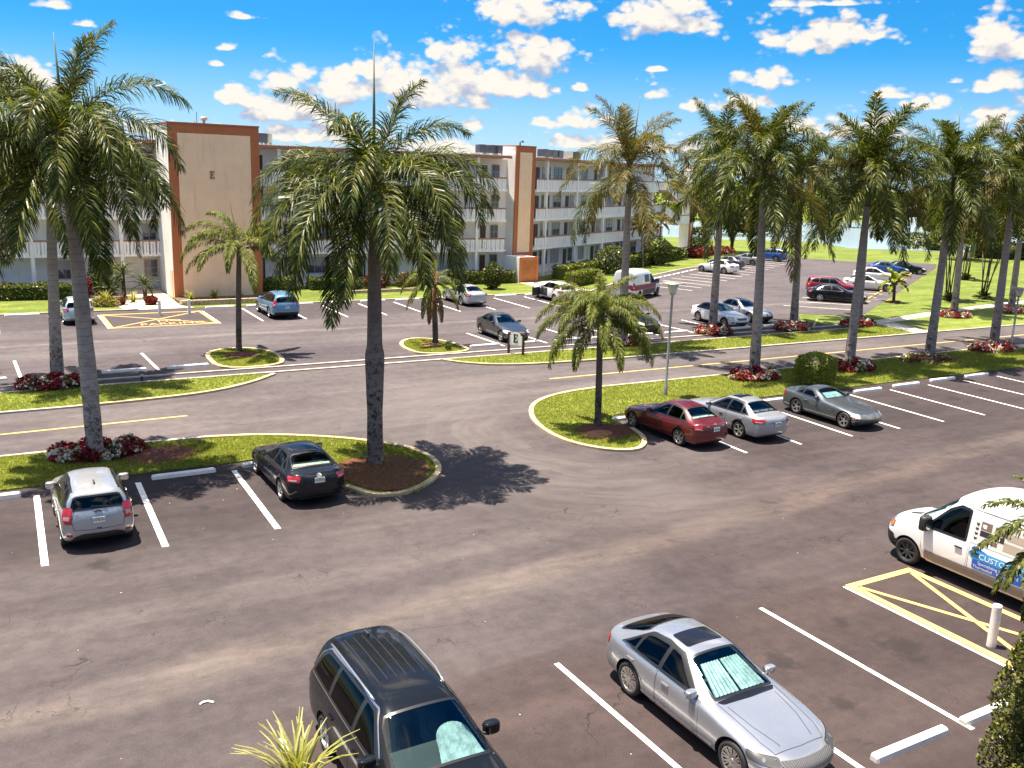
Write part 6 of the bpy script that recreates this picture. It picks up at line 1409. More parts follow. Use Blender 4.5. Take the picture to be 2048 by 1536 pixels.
def suv(L=4.6, W=1.84, H=1.68, wr=.355, wb=2.65, fo=.92, **kw):
    k = L/4.6; zl = .85; q = lambda z: zl+(z-zl)*(H-zl)/(1.68-zl) if z > zl else z
    st = [(.28, .93, .83, .62, .915, .92), (.55, 1.01, .90, .66, .995, .97), (.95, 1.07, .97, .70, 1.055, .99), (1.22, 1.11, 1.0, .735, 1.095, 1.0), (1.38, 1.14, 1.02, .755, 1.115, 1.0), (1.53, 1.21, 1.03, .755, 1.165, 1.0),
        (1.85, 1.43, 1.04, .72, 1.36, 1.0), (2.15, 1.595, 1.05, .685, 1.525, 1.0), (2.4, 1.66, 1.055, .672, 1.60, 1.0), (2.9, 1.685, 1.065, .665, 1.625, 1.0), (3.4, 1.675, 1.08, .66, 1.61, 1.0), (3.85, 1.645, 1.10, .655, 1.58, .995), (4.15, 1.605, 1.11, .655, 1.54, .98), (4.34, 1.565, 1.09, .665, 1.505, .94)]
    st = [(s*k, q(T), q(S), we, q(ze), w) for s, T, S, we, ze, w in st]; X = lambda s: L/2-s*k
    ax = [fo, fo+wb]; ra = wr*1.13+.05; xa = L/2-ax[1]
    d = dict(L=L, W=W, wr=wr, axles=ax, st=st, fx=[.12, .02, .0, .04, .12], rx=[.14, .01, .0, .035, .09], z0=.24, low=.38, mid=.68,
        g=dict(cowl=(1.45*k, q(1.17)), head=(2.22*k, q(1.61)), back=(4.36*k, q(1.49)), tail=(4.50*k, q(1.14)), wb=.78, wt=.645, rb=.74, rt=.62,
            dlo=[(X(1.74), q(1.065)), (X(4.30), q(1.16)), (X(4.16), q(1.40)), (X(3.9), q(1.535)), (X(3.0), q(1.60)), (X(2.36), q(1.565))],
            side=[[(X(1.90), q(1.08)), (X(2.70), q(1.095)), (X(2.70), q(1.585)), (X(2.40), q(1.555))], [(X(2.78), q(1.098)), (X(3.55), q(1.12)), (X(3.50), q(1.56)), (X(2.78), q(1.585))], [(X(3.62), q(1.125)), (X(4.22), q(1.17)), (X(4.10), q(1.40)), (X(3.87), q(1.52)), (X(3.58), q(1.55))]]),
        doors=[[(X(1.62), .40), (X(2.735), .36), (X(2.735), q(1.06)), (X(1.64), q(1.03))], [(X(2.745), .36), (xa+ra+.12, .38), (xa+ra+.02, .60), (X(3.66), .84), (X(3.72), q(1.09)), (X(2.745), q(1.06))]],
        hz=.90, hood=(.72, .68), nose=.34*k, gate=(.70, .62, q(1.12)), hzc=.80, hs=(.20, .08), tz=.98, ts=(.13, .19), mirror=(X(1.92), W/2-.05, q(1.14)), mbig=1.15, mtall=1.15, plz=.88, seats=[2.22*k+.6, 2.22*k+1.5], sz=.78, sidehole=True)
    d['g']['rg'] = 'glass_tint'; d.update(kw); return d
def van(L=5.98, W=2.04, H=2.5, wr=.36, wb=3.75, fo=1.02, **kw):
    X = lambda s: L/2-s; q = lambda z: z if z < 1.3 else 1.3+(z-1.3)*(H-1.3)/1.2
    st = [(.26, 1.13, 1.0, .62, 1.11, .90), (.58, 1.23, 1.10, .68, 1.21, .96), (.93, 1.32, 1.17, .73, 1.29, .985), (1.10, 1.40, 1.20, .77, 1.36, 1.0), (1.28, 1.53, 1.21, .80, 1.47, 1.0), (1.68, 1.85, 1.22, .80, 1.74, 1.0), (2.06, 2.15, 1.23, .82, 2.05, 1.0),
        (2.32, 2.32, 1.24, .835, 2.22, 1.0), (2.7, 2.43, 1.25, .845, 2.33, 1.0), (3.2, 2.48, 1.25, .85, 2.39, 1.0), (4.0, 2.50, 1.25, .85, 2.41, 1.0), (4.9, 2.50, 1.25, .85, 2.41, 1.0), (5.5, 2.48, 1.25, .85, 2.39, 1.0), (5.80, 2.44, 1.25, .85, 2.35, .985), (5.88, 2.40, 1.25, .845, 2.32, .97)]
    st = [(s, q(T), S, we, q(ze), w) for s, T, S, we, ze, w in st]
    d = dict(L=L, W=W, wr=wr, axles=[fo, fo+wb], st=st, fx=[.12, .0, .0, .05, .13], rx=[.06, .0, .0, .0, .02], rr=.10, z0=.28, low=.45, mid=.80,
        g=dict(cowl=(1.17, 1.43), head=(2.05, q(2.12)), back=(5.95, 2.1), tail=(5.97, 1.4), wb=.80, wt=.74, rb=.6, rt=.6, rear=False, dlo=[(X(1.40), 1.215), (X(2.62), 1.24), (X(2.62), q(1.98)), (X(2.30), q(2.0)), (X(1.98), q(1.82))],
            side=[[(X(1.46), 1.235), (X(2.58), 1.26), (X(2.58), q(1.95)), (X(2.30), q(1.965)), (X(2.02), q(1.80))]], sg='glass_dark'),
        doors=[[(X(1.42), .62), (X(1.55), .50), (X(2.70), .46), (X(2.70), 1.215), (X(1.40), 1.19)]], hz=1.02, hx=.14, hm='plastic_black', hood=(.70, .62), nose=.32, hzc=.98, hs=(.17, .13), ha=38, tz=1.15, ts=(.07, .28), ta=50, mirror=(X(1.52), W/2-.02, 1.36), mbig=1.6, mtall=1.7, mm='plastic_black',
        seats=[2.35], sz=.95, split=True, style='thin', spokes=8, rim='alloy_dark')
    d.update(kw); return d
def minivan(L=5.15, W=1.99, H=1.78, wr=.345, wb=3.03, fo=.96, **kw):
    X = lambda s: L/2-s
    st = [(.30, .93, .82, .60, .915, .91), (.60, 1.02, .91, .66, 1.0, .965), (.98, 1.10, .985, .71, 1.08, .99), (1.18, 1.14, 1.01, .74, 1.12, 1.0), (1.34, 1.20, 1.03, .765, 1.165, 1.0), (1.70, 1.40, 1.04, .74, 1.34, 1.0), (2.08, 1.615, 1.05, .70, 1.55, 1.0), (2.36, 1.72, 1.055, .685, 1.665, 1.0),
        (2.66, 1.76, 1.06, .68, 1.71, 1.0), (3.4, 1.78, 1.07, .68, 1.73, 1.0), (4.1, 1.77, 1.08, .68, 1.715, .995), (4.6, 1.735, 1.10, .675, 1.68, .985), (4.84, 1.70, 1.10, .675, 1.645, .965), (4.94, 1.66, 1.09, .67, 1.60, .94)]
    ax = [fo, fo+wb]; ra = wr*1.13+.05; xa = L/2-ax[1]
    d = dict(L=L, W=W, wr=wr, axles=ax, st=st, fx=[.12, .0, .0, .04, .13], rx=[.12, .0, .0, .02, .06], z0=.20, low=.36, mid=.66,
        g=dict(cowl=(1.25, 1.18), head=(2.20, 1.68), back=(4.95, 1.58), tail=(5.07, 1.17), wb=.80, wt=.655, rb=.74, rt=.62, trim='chrome', rg='glass_tint', sg='glass_dark', wsg='glass_clear',
            dlo=[(X(1.62), 1.085), (X(4.80), 1.16), (X(4.66), 1.50), (X(4.50), 1.615), (X(3.2), 1.665), (X(2.40), 1.62)],
            side=[[(X(1.78), 1.10), (X(2.72), 1.115), (X(2.72), 1.635), (X(2.42), 1.605)], [(X(2.80), 1.118), (X(3.82), 1.135), (X(3.82), 1.63), (X(2.80), 1.64)], [(X(3.90), 1.138), (X(4.72), 1.165), (X(4.60), 1.50), (X(4.46), 1.595), (X(3.90), 1.625)]]),
        doors=[[(X(1.55), .36), (X(2.76), .32), (X(2.76), 1.075), (X(1.58), 1.05)], [(X(2.77), .32), (xa+ra+.12, .34), (xa+ra+.04, .60), (X(3.80), .84), (X(3.86), 1.10), (X(2.77), 1.08)]],
        hz=.90, hood=(.72, .68), nose=.34, gate=(.74, .55, 1.14), hzc=.78, hs=(.22, .08), tz=1.05, ts=(.12, .18), mirror=(X(1.78), W/2-.03, 1.20), mbig=1.25, mtall=1.1, plz=.90, seats=[2.75, 3.65, 4.4], sz=.82, style='wide', spokes=5)
    d.update(kw); return d
def coupe(L=4.53, W=1.83, H=1.30, **kw):
    X = lambda s: L/2-s
    st = [(.28, .70, .63, .60, .69, .90), (.60, .79, .72, .64, .78, .97), (1.1, .875, .80, .68, .86, 1.0), (1.6, .93, .845, .72, .915, 1.0), (1.9, .96, .87, .74, .945, 1.0), (2.05, 1.0, .88, .74, .975, 1.0), (2.33, 1.155, .885, .69, 1.095, 1.0), (2.60, 1.265, .89, .65, 1.20, 1.0), (2.84, 1.30, .895, .632, 1.235, 1.0),
        (3.14, 1.295, .905, .632, 1.225, 1.0), (3.42, 1.22, .92, .648, 1.15, 1.0), (3.66, 1.085, .93, .69, 1.035, 1.0), (3.82, 1.01, .93, .72, .99, .99), (4.18, .985, .92, .72, .97, .97), (4.36, .97, .90, .70, .955, .91)]
    d = dict(L=L, W=W, wr=.33, axles=[.86, 3.42], st=st, fx=[.12, .0, .0, .05, .13], rx=[.12, .01, .0, .03, .07], low=.31, mid=.54, z0=.16,
        g=dict(cowl=(1.98, .975), head=(2.66, 1.245), back=(3.30, 1.25), tail=(3.72, 1.05), wb=.755, wt=.61, rb=.69, rt=.60, dlo=[(X(2.22), .905), (X(3.62), .95), (X(3.46), 1.07), (X(3.2), 1.165), (X(2.92), 1.19), (X(2.72), 1.165)], side=[[(X(2.34), .915), (X(3.16), .93), (X(3.16), 1.165), (X(2.92), 1.175), (X(2.76), 1.15)], [(X(3.20), .935), (X(3.56), .955), (X(3.42), 1.06), (X(3.20), 1.15)]]),
        doors=[[(X(2.02), .27), (X(3.02), .26), (X(3.13), .55), (X(3.16), .905), (X(2.06), .875)]], hz=.74, hood=(.70, .62), nose=.36, trunk=(3.80, .60, .72), rearz=.90, hzc=.62, hs=(.20, .075), tz=.80, ts=(.20, .075), mirror=(X(2.30), W/2-.06, .97), plz=.62, seats=[3.1], sz=.50, split=True, style='star', spokes=5)
    d.update(kw); return d
PT = {n: paint('paint_'+n, c, m_, r_) for n, c, m_, r_ in (('silver', (.36, .37, .385), .55, .32), ('silver_lux', (.35, .365, .395), .65, .27), ('black', (.007, .008, .010), 0, .25), ('navy_black', (.009, .010, .014), 0, .25), ('red_dark', (.12, .008, .010), .35, .30), ('white_car', (.80, .79, .76), 0, .30), ('grey', (.105, .115, .125), .6, .30),
    ('grey_dark', (.055, .06, .065), .6, .30), ('blue_light', (.11, .26, .42), .40, .32), ('blue_ice', (.42, .52, .56), .4, .32), ('red', (.26, .012, .022), .35, .30), ('blue', (.02, .10, .36), .4, .28), ('green_black', (.02, .026, .022), .3, .3), ('silver_pale', (.48, .50, .50), .5, .34), ('gold_dark', (.12, .115, .06), .5, .3))}
mat('graphic_blue', (.02, .10, .42), .4); mat('graphic_sky', (.03, .28, .55), .4); mat('graphic_white', (.82, .82, .82), .4); mat('graphic_brown', (.17, .12, .085), .4); mat('graphic_dark', (.03, .025, .022), .4); mat('graphic_pale', (.62, .60, .57), .4); mat('graphic_wood', (.40, .33, .24), .4)
# 1 silver compact SUV
sp = finish(suv(4.26, 1.78, 1.66, .34, 2.55, .86, tz=.98, ts=(.125, .20), ta=32, plz=.86, style='wide', spokes=5), (.36, .16), (.16, .13))
X = lambda s: sp['L']/2-s
sp['panels'] = [('bumper_trim', REAR, rpoly([(-.66, .30), (.66, .30), (.58, .44), (.40, .52), (-.40, .52), (-.58, .44)], .06), 'plastic_black', .006), ('lower_grille', FRONT, rpoly([(-.55, .34), (.55, .34), (.5, .52), (-.5, .52)], .05), 'plastic_black', .006), ('grille', FRONT, rpoly([(-.42, .64), (.42, .64), (.45, .84), (-.45, .84)], .05), 'grille_mesh', .006)]
sp['blocks'] = [('garnish', REAR, rpoly([(-.52, 1.00), (.52, 1.00), (.50, 1.035), (-.50, 1.035)], .015), 'chrome', .014), ('fog_light', REAR, rpoly([(-.76, .43), (-.62, .43), (-.62, .50), (-.76, .50)], .02), 'tail_red', .01), ('fog_light', REAR, rpoly([(.62, .43), (.76, .43), (.76, .50), (.62, .50)], .02), 'tail_red', .01),
    ('antenna', TOP, rpoly([(X(3.62), -.02), (X(3.42), -.02), (X(3.42), .02), (X(3.62), .02)], .015), 'plastic_black', .05),
    ('emblem', REAR, [(-.09, 1.045), (-.035, 1.045), (-.035, 1.06), (.035, 1.06), (.035, 1.045), (.09, 1.045), (.07, 1.085), (.035, 1.085), (.035, 1.10), (-.035, 1.10), (-.035, 1.085), (-.07, 1.085)], 'gloss_black', .018), ('latch', REAR, rpoly([(-.06, .635), (.06, .635), (.06, .66), (-.06, .66)], .01), 'plastic_black', .006), ('wiper', REAR, [(-.20, 1.165), (.16, 1.20), (.16, 1.215), (-.20, 1.185)], 'plastic_black', .03)]
sp['rods'] = [('roof_rail', TOP, [(X(2.15), y), (X(2.9), y*1.01), (X(3.75), y)], .018, .03, 'gloss_black') for y in (-.54, .54)]
c1, sk1 = build_car('compact_suv', sp, PT['silver'], 'silver compact SUV parked nose in at the left, seen from behind', 'SUV'); place(c1, 2.12, 26.33, 90)
# 2 black sedan
sp = finish(sedan(4.80, 1.82, 1.46, .325, 2.77, .95, cabin='cabin_beige', hz=.79, style='thin', spokes=7, ts=(.20, .085), tz=.88, plz=.84), (.34, .15), (.20, .15))
X = lambda s: sp['L']/2-s
sp['panels'] = [('sunroof', TOP, rpoly([(X(2.66), -.40), (X(3.20), -.40), (X(3.20), .40), (X(2.66), .40)], .08), 'gloss_black', .004), ('lower_grille', FRONT, rpoly([(-.6, .30), (.6, .30), (.55, .46), (-.55, .46)], .05), 'plastic_black', .006), ('grille', FRONT, rpoly([(-.42, .56), (.42, .56), (.45, .70), (-.45, .70)], .05), 'grille_mesh', .006), ('rear_valance', REAR, rpoly([(-.62, .24), (.62, .24), (.58, .36), (-.58, .36)], .05), 'plastic_black', .006)]
def ring(n, cx, cz, r, ry, w_):  return [(cx+(r)*cos(2*pi*i/n), cz+ry*sin(2*pi*i/n)) for i in range(n)]
sp['blocks'] = [('emblem', REAR, ring(20, 0, .965, .075, .05, 0), 'chrome', .012), ('garnish', REAR, rpoly([(-.36, .925), (.36, .925), (.36, .940), (-.36, .940)], .01), 'gloss_black', .010)]
c2, sk2 = build_car('sedan', sp, PT['navy_black'], 'black sedan with beige rear shelf parked beside the mulched palm point', 'sedan'); place(c2, 8.12, 27.35, 90.5)
# 3 red sedan, older shape
sp = finish(sedan(4.80, 1.79, 1.49, .32, 2.72, .97, cabin='cabin_beige', style='wide', spokes=6, ts=(.15, .085), tz=.86, plz=.80, trunk=(4.30, .62, .70)), (.34, .15), (.16, .13))
sp['blocks'] = [('garnish', REAR, rpoly([(-.40, .905), (.40, .905), (.40, .935), (-.40, .935)], .012), 'chrome', .014), ('emblem', REAR, ring(16, 0, .975, .05, .033, 0), 'chrome', .010), ('flank_strip', SIDE[1], rpoly([(-1.15, .56), (.95, .53), (.95, .57), (-1.15, .60)], .01), PT['red_dark'].name, .012)]
sp['panels'] = [('lower_grille', FRONT, rpoly([(-.6, .30), (.6, .30), (.55, .46), (-.55, .46)], .05), 'plastic_black', .006), ('grille', FRONT, rpoly([(-.40, .56), (.40, .56), (.43, .68), (-.43, .68)], .05), 'grille_mesh', .006)]
c3, sk3 = build_car('sedan', sp, PT['red_dark'], 'dark red sedan with faded roof parked by the queen palm point', 'sedan'); place(c3, 23.05, 27.05, 92)
# 4 silver sedan
sp = finish(sedan(4.93, 1.85, 1.475, .33, 2.80, .95, style='wide', spokes=5, ts=(.22, .075), tz=.86, tsl=.05, plz=.74), (.34, .15), (.22, .15))
X = lambda s: sp['L']/2-s
sp['panels'] = [('sunroof', TOP, rpoly([(X(2.72), -.38), (X(3.2), -.38), (X(3.2), .38), (X(2.72), .38)], .07), 'gloss_black', .004), ('lower_grille', FRONT, rpoly([(-.6, .30), (.6, .30), (.55, .46), (-.55, .46)], .05), 'plastic_black', .006), ('grille', FRONT, rpoly([(-.40, .56), (.40, .56), (.43, .69), (-.43, .69)], .05), 'grille_mesh', .006), ('rear_valance', REAR, rpoly([(-.5, .22), (.5, .22), (.45, .32), (-.45, .32)], .05), 'plastic_black', .006)]
sp['blocks'] = [('garnish', REAR, rpoly([(-.34, .875), (.34, .875), (.34, .90), (-.34, .90)], .012), 'chrome', .012)]
c4, sk4 = build_car('sedan', sp, PT['silver'], 'silver sedan parked close on the right of the dark red sedan', 'sedan'); place(c4, 25.98, 26.9, 91)
# 5 grey roadster
sp = finish(coupe(hm='chrome', shade=[(-.92, .92)], wsg=1), (.42, .17), (.24, .15)); del sp['wsg']
X = lambda s: sp['L']/2-s
sp['panels'] = [('grille', FRONT, rpoly([(-.46, .50), (.46, .50), (.52, .66), (-.52, .66)], .07), 'grille_mesh', .008), ('lower_grille', FRONT, rpoly([(-.48, .24), (.48, .24), (.55, .40), (-.55, .40)], .05), 'plastic_black', .008), ('air_intake', FRONT, rpoly([(-.82, .27), (-.60, .25), (-.60, .38), (-.80, .38)], .03), 'plastic_black', .008), ('air_intake', FRONT, rpoly([(.60, .25), (.82, .27), (.80, .38), (.60, .38)], .03), 'plastic_black', .008)]
def star(cx, cz, R):
    P = []
    for k in range(3):
        a = pi/2+2*pi*k/3; P += [(cx+R*cos(a), cz+R*sin(a)), (cx+R*.17*cos(a+pi/3), cz+R*.17*sin(a+pi/3))]
    return P
sp['blocks'] = [('grille_bar', FRONT, rpoly([(-.46, .60), (.46, .60), (.46, .625), (-.46, .625)], .01), 'chrome', .02), ('grille_bar', FRONT, rpoly([(-.44, .54), (.44, .54), (.44, .565), (-.44, .565)], .01), 'chrome', .02), ('emblem', FRONT, star(0, .585, .088), 'chrome', .032), ('side_vent', SIDE[1], rpoly([(.62, .60), (.92, .62), (.92, .68), (.62, .64)], .02), 'chrome', .008), ('side_vent', SIDE[-1], rpoly([(.62, .60), (.92, .62), (.92, .68), (.62, .64)], .02), 'chrome', .008), ('side_marker', SIDE[-1], rpoly([(1.78, .50), (1.95, .50), (1.95, .54), (1.78, .54)], .02), 'amber', .008)]
c5, sk5 = build_car('roadster', sp, PT['grey'], 'grey two seat roadster with star spoke wheels and bright windshield shade', 'sports car')
M_ = MB(); c_ = sk5.put(FRONT, 0, .585, .022)[0]
for i in range(24):
    a, b = 2*pi*i/24, 2*pi*(i+1)/24; M_.tube([(c_.x+.0, .10*cos(a), .585+.10*sin(a)), (c_.x, .10*cos(b), .585+.10*sin(b))], .010, 5, cap=False)
M_.build('emblem_ring', ['chrome'], c5, True)
for sgn in (1, -1):
    mb = MB(); sk5.line(mb, TOP, [(.10, sgn*.36), (1.0, sgn*.30), (1.75, sgn*.20)], .02, .004); mb.build('hood_crease', ['paint_grey_dark'], c5, True)  # flat strip of darker paint stands in for shade along the crease
place(c5, 31.12, 26.35, -90)
# 6 dark minivan
sp = finish(minivan(cabin='cabin_grey'), (.40, .17), (.16, .13)); X = lambda s: sp['L']/2-s
bl = []
sp['rods'] = [('roof_rail', TOP, [(X(4.62), y), (X(3.6), y*1.01), (X(2.62), y)], .022, .05, 'alloy') for y in (-.60, .60)]
bl += [('antenna', TOP, rpoly([(X(4.62), -.02), (X(4.42), -.02), (X(4.42), .02), (X(4.62), .02)], .015), 'plastic_black', .06)]
sp['blocks'] = bl; sp['panels'] = [('grille', FRONT, rpoly([(-.55, .55), (.55, .55), (.5, .80), (-.5, .80)], .05), 'grille_mesh', .006)]
sp['seams'] = [(TOP, [(X(4.55), y), (X(3.75), y*1.02), (X(2.95), y)]) for y in (-.40, -.24, -.08, .08, .24, .40)]+[(SIDE[1], [(X(2.80), .99), (X(4.75), 1.04)]), (SIDE[-1], [(X(2.80), .99), (X(4.75), 1.04)])]  # roof lines are ribs, their relief shade given as flat dark strips
c6, sk6 = build_car('minivan', sp, PT['black'], 'glossy black minivan with roof rails at the bottom edge', 'minivan')
fw, Lw = tilted((X(1.25), 1.18), (X(2.20), 1.68)); mb = MB(); vs = []; K = 12
for i in range(K+1):
    for j in range(4):
        t = j/3; vs.append(fw[0]+V3(0, 1, 0)*(.34+(.36-.06*t)*cos(pi*(1-i/K)))+fw[2]*(.08+.62*t*abs(sin(pi*(.08+.84*i/K)))**.6)-fw[3]*.10)
mb.add(vs, [(4*i+j, 4*i+j+1, 4*i+5+j, 4*i+4+j) for i in range(K) for j in range(3)]); mb.build('sunshade', ['sunshade'], c6)
place(c6, 5.42, 12.2, -90)
# 7 silver luxury sedan
sp = finish(sedan(4.92, 1.87, 1.475, .34, 2.85, .96, cabin='cabin_dark', style='pair', spokes=10, trunk=None, plz=None, shade=[(-.99, -.05), (.03, .99)], hs=(.26, .055), hlm='alloy_dark', hm='silver'), (.36, .15), (.18, .14)); del sp['trunk'], sp['hm']
X = lambda s: sp['L']/2-s; sp['g']['sg'] = 'glass_dark'; sp['g']['rg'] = 'glass_dark'; sp['g']['rb'] = .74; sp['g']['rt'] = .60
sp['st'] = [(s_, T+d_, S, we, ze+d_, w_) for (s_, T, S, we, ze, w_), d_ in zip(sp['st'], [0]*11+[.03, .085, .085, .05, .01])]
sp['g']['back'] = (3.74, 1.415); sp['g']['tail'] = (4.46, 1.135)
sp['panels'] = [('sunroof', TOP, rpoly([(X(2.75), -.42), (X(3.24), -.40), (X(3.24), .40), (X(2.75), .42)], .07), 'gloss_black', .004), ('grille', FRONT, rpoly([(-.62, .42), (.62, .42), (.58, .66), (-.58, .66)], .08), 'grille_mesh', .008), ('lower_grille', FRONT, rpoly([(-.7, .24), (.7, .24), (.66, .33), (-.66, .33)], .03), 'plastic_black', .006), ('cowl_panel', TOP, rpoly([(X(1.66), -.66), (X(1.66), .66), (X(1.56), .58), (X(1.53), 0), (X(1.56), -.58)], .04), 'gloss_black', .006)]
sp['blocks'] = [('sill_trim', SIDE[s_], rpoly([(X(1.45), .325), (X(3.42), .325), (X(3.42), .36), (X(1.45), .36)], .012), 'chrome', .010) for s_ in (1, -1)]+[('belt_trim', SIDE[s_], [(X(2.0), .948), (X(4.1), .992), (X(4.1), 1.006), (X(2.0), .962)], 'chrome', .012) for s_ in (1, -1)]+[('bumper_trim', FRONT, rpoly([(-.60, .665), (.60, .665), (.60, .685), (-.60, .685)], .01), 'chrome', .016)]
for k in range(6): sp['blocks'].append(('grille_bar', FRONT, [(-.56, .45+.036*k), (.56, .45+.036*k), (.56, .462+.036*k), (-.56, .462+.036*k)], 'chrome', .014))
c7, sk7 = build_car('luxury_sedan', sp, PT['silver_lux'], 'silver luxury sedan with dark sunroof and shaded windshield in the near row', 'sedan')
for sgn in (1, -1):
    mb = MB(); sk7.line(mb, TOP, [(X(1.50), sgn*.56), (X(.95), sgn*.50), (X(.45), sgn*.36)], .014, .003); mb.build('hood_crease', ['paint_grey'], c7, True)  # crease shading laid on as a thin darker strip
place(c7, 11.12, 11.38, -90)
# 8 white work van
sp = finish(van(5.98, 2.06, 2.60), (.36, .17), (.10, .08)); X = lambda s: sp['L']/2-s
pan = []
for s_ in (1, -1):
    pan += [('sill_cladding', SIDE[s_], rpoly([(X(1.52), .40), (X(4.25), .40), (X(4.25), .62), (X(1.52), .62)], .03), 'flank_grey', .012), ('sill_trim', SIDE[s_], rpoly([(X(1.56), .29), (X(4.22), .29), (X(4.22), .375), (X(1.56), .375)], .02), 'graphic_white', .02), ('sill_cladding', SIDE[s_], rpoly([(X(5.2), .31), (X(5.9), .33), (X(5.9), .58), (X(5.2), .58)], .03), 'flank_grey', .012)]
    A = [(X(1.02)+.50*cos(a), .372+.50*sin(a)) for a in [radians(8+i*16.4) for i in range(11)]]; B_ = [(X(1.02)+.425*cos(a), .372+.425*sin(a)) for a in [radians(8+i*16.4) for i in range(11)]][::-1]
pan += [('front_bumper', FRONT, rpoly([(-.98, .32), (.98, .32), (.98, .74), (-.98, .74)], .08), 'plastic_black', .012), ('front_bumper', diag(1, 1, 45), rpoly([(corner_u(dict(sp, ha=45), False, .25, .12)-.26, .32), (corner_u(dict(sp, ha=45), False, .25, .12)+.30, .32), (corner_u(dict(sp, ha=45), False, .25, .12)+.26, .66), (corner_u(dict(sp, ha=45), False, .25, .12)-.26, .76)], .05), 'plastic_black', .014), ('hood_vent', TOP, rpoly([(X(.62), -.52), (X(1.0), -.58), (X(1.02), -.38), (X(.66), -.36)], .05), 'plastic_black', .006), ('hood_vent', TOP, rpoly([(X(.62), .36), (X(1.0), .38), (X(1.02), .58), (X(.66), .52)], .05), 'plastic_black', .006), ('grille', FRONT, rpoly([(-.5, .78), (.5, .78), (.45, .98), (-.45, .98)], .05), 'grille_mesh', .006)]
sp['panels'] = pan; S1 = SIDE[1]
sp['blocks'] = [('handle', S1, rpoly([(X(3.02), 1.03), (X(2.80), 1.03), (X(2.80), 1.075), (X(3.02), 1.075)], .02), 'plastic_black', .03), ('marker_lamp', diag(1, 1, 58), rpoly([(corner_u(dict(sp, ha=58), False, .40, .10)-.04, .90), (corner_u(dict(sp, ha=58), False, .40, .10)+.10, .92), (corner_u(dict(sp, ha=58), False, .40, .10)+.12, 1.05), (corner_u(dict(sp, ha=58), False, .40, .10), 1.03)], .03), 'amber', .02)]
sp['seams'] = [(S1, [(X(2.74), .60), (X(2.74), 2.1)]), (S1, [(X(4.15), .60), (X(4.15), 2.05)]), (S1, [(X(2.74), 2.08), (X(5.85), 2.08)]), (S1, [(X(2.2), 2.0), (X(2.6), 2.08), (X(5.85), 2.16)])]
sp['g']['wt'] = .77
c8, sk8 = build_car('work_van', sp, PT['white_car'], 'white work van with blue lettered side backed into the bay at the right', 'van')
def deco(nm, poly, m, off=.008, nu=24, nv=5):
    mb = MB(); sk8.panel(mb, S1, [(u_+.2, v_) for u_, v_ in poly], off, nu, nv); return mb.build(nm, [m], c8, True)
deco('kitchen_picture', rpoly([(X(2.92), 1.26), (X(5.5), 1.26), (X(5.5), 1.90), (X(2.92), 1.90)], .08), 'graphic_pale', .006)
for a, b, z0_, z1_, m in ((3.12, 3.40, 1.66, 1.86, 'graphic_brown'), (3.12, 3.75, 1.50, 1.64, 'graphic_dark'), (3.48, 3.9, 1.66, 1.84, 'graphic_brown'), (3.8, 4.4, 1.62, 1.80, 'graphic_wood'), (3.16, 3.26, 1.70, 1.80, 'graphic_white'), (3.30, 3.60, 1.36, 1.47, 'graphic_brown'), (3.75, 4.5, 1.34, 1.55, 'graphic_wood'), (4.5, 5.3, 1.40, 1.82, 'graphic_brown'), (3.02, 3.06, 1.29, 1.62, 'graphic_white'), (3.45, 3.50, 1.53, 1.60, 'graphic_white'), (3.58, 3.64, 1.53, 1.61, 'graphic_white'), (3.4, 3.43, 1.27, 1.42, 'graphic_white')): deco('picture_detail', [(X(b), z0_), (X(a), z0_), (X(a), z1_), (X(b), z1_)], m, .009, 8, 3)
for z_ in (1.40, 1.52, 1.64, 1.76):
    deco('picture_detail', [(X(3.03)+.045*x_, z_+.045*y_) for x_, y_ in ((0, -1), (.9, .1), (.8, .8), (.3, .9), (0, .5), (-.3, .9), (-.8, .8), (-.9, .1))], 'graphic_dark', .011, 8, 3)
deco('blue_banner', rpoly([(X(2.98), 1.13), (X(3.62), 1.07), (X(3.4), 1.13), (X(3.05), 1.22)], .03), 'graphic_blue')
deco('blue_banner', rpoly([(X(5.4), .90), (X(5.5), 1.00), (X(5.3), 1.12), (X(3.02), 1.12), (X(2.94), 1.02), (X(3.1), .86)], .02), 'graphic_sky', .010)
deco('blue_banner', rpoly([(X(5.4), .66), (X(5.4), .90), (X(3.06), .90), (X(3.06), .66)], .06), 'graphic_blue', .012)
def side_text(body, size, s, z, m, off, bold=1.0):
    vs, fs = text_mesh(body, size); me = MB(); P = [sk8.put(S1, X(s-.2)-v.x*bold, z+v.y, off)[0] for v in vs]; me.add(P, [f for f in fs]); me.build('lettering', [m], c8)
side_text('CUSTOM KITCHENS', .19, 3.22, .945, 'graphic_white', .016, 1.1)
side_text('Specializing in Refacing', .115, 3.22, .80, 'graphic_white', .016); side_text('Thermofoil - Formica', .115, 3.10, .69, 'graphic_white', .016)
place(c8, 21.72, 12.6, 90)
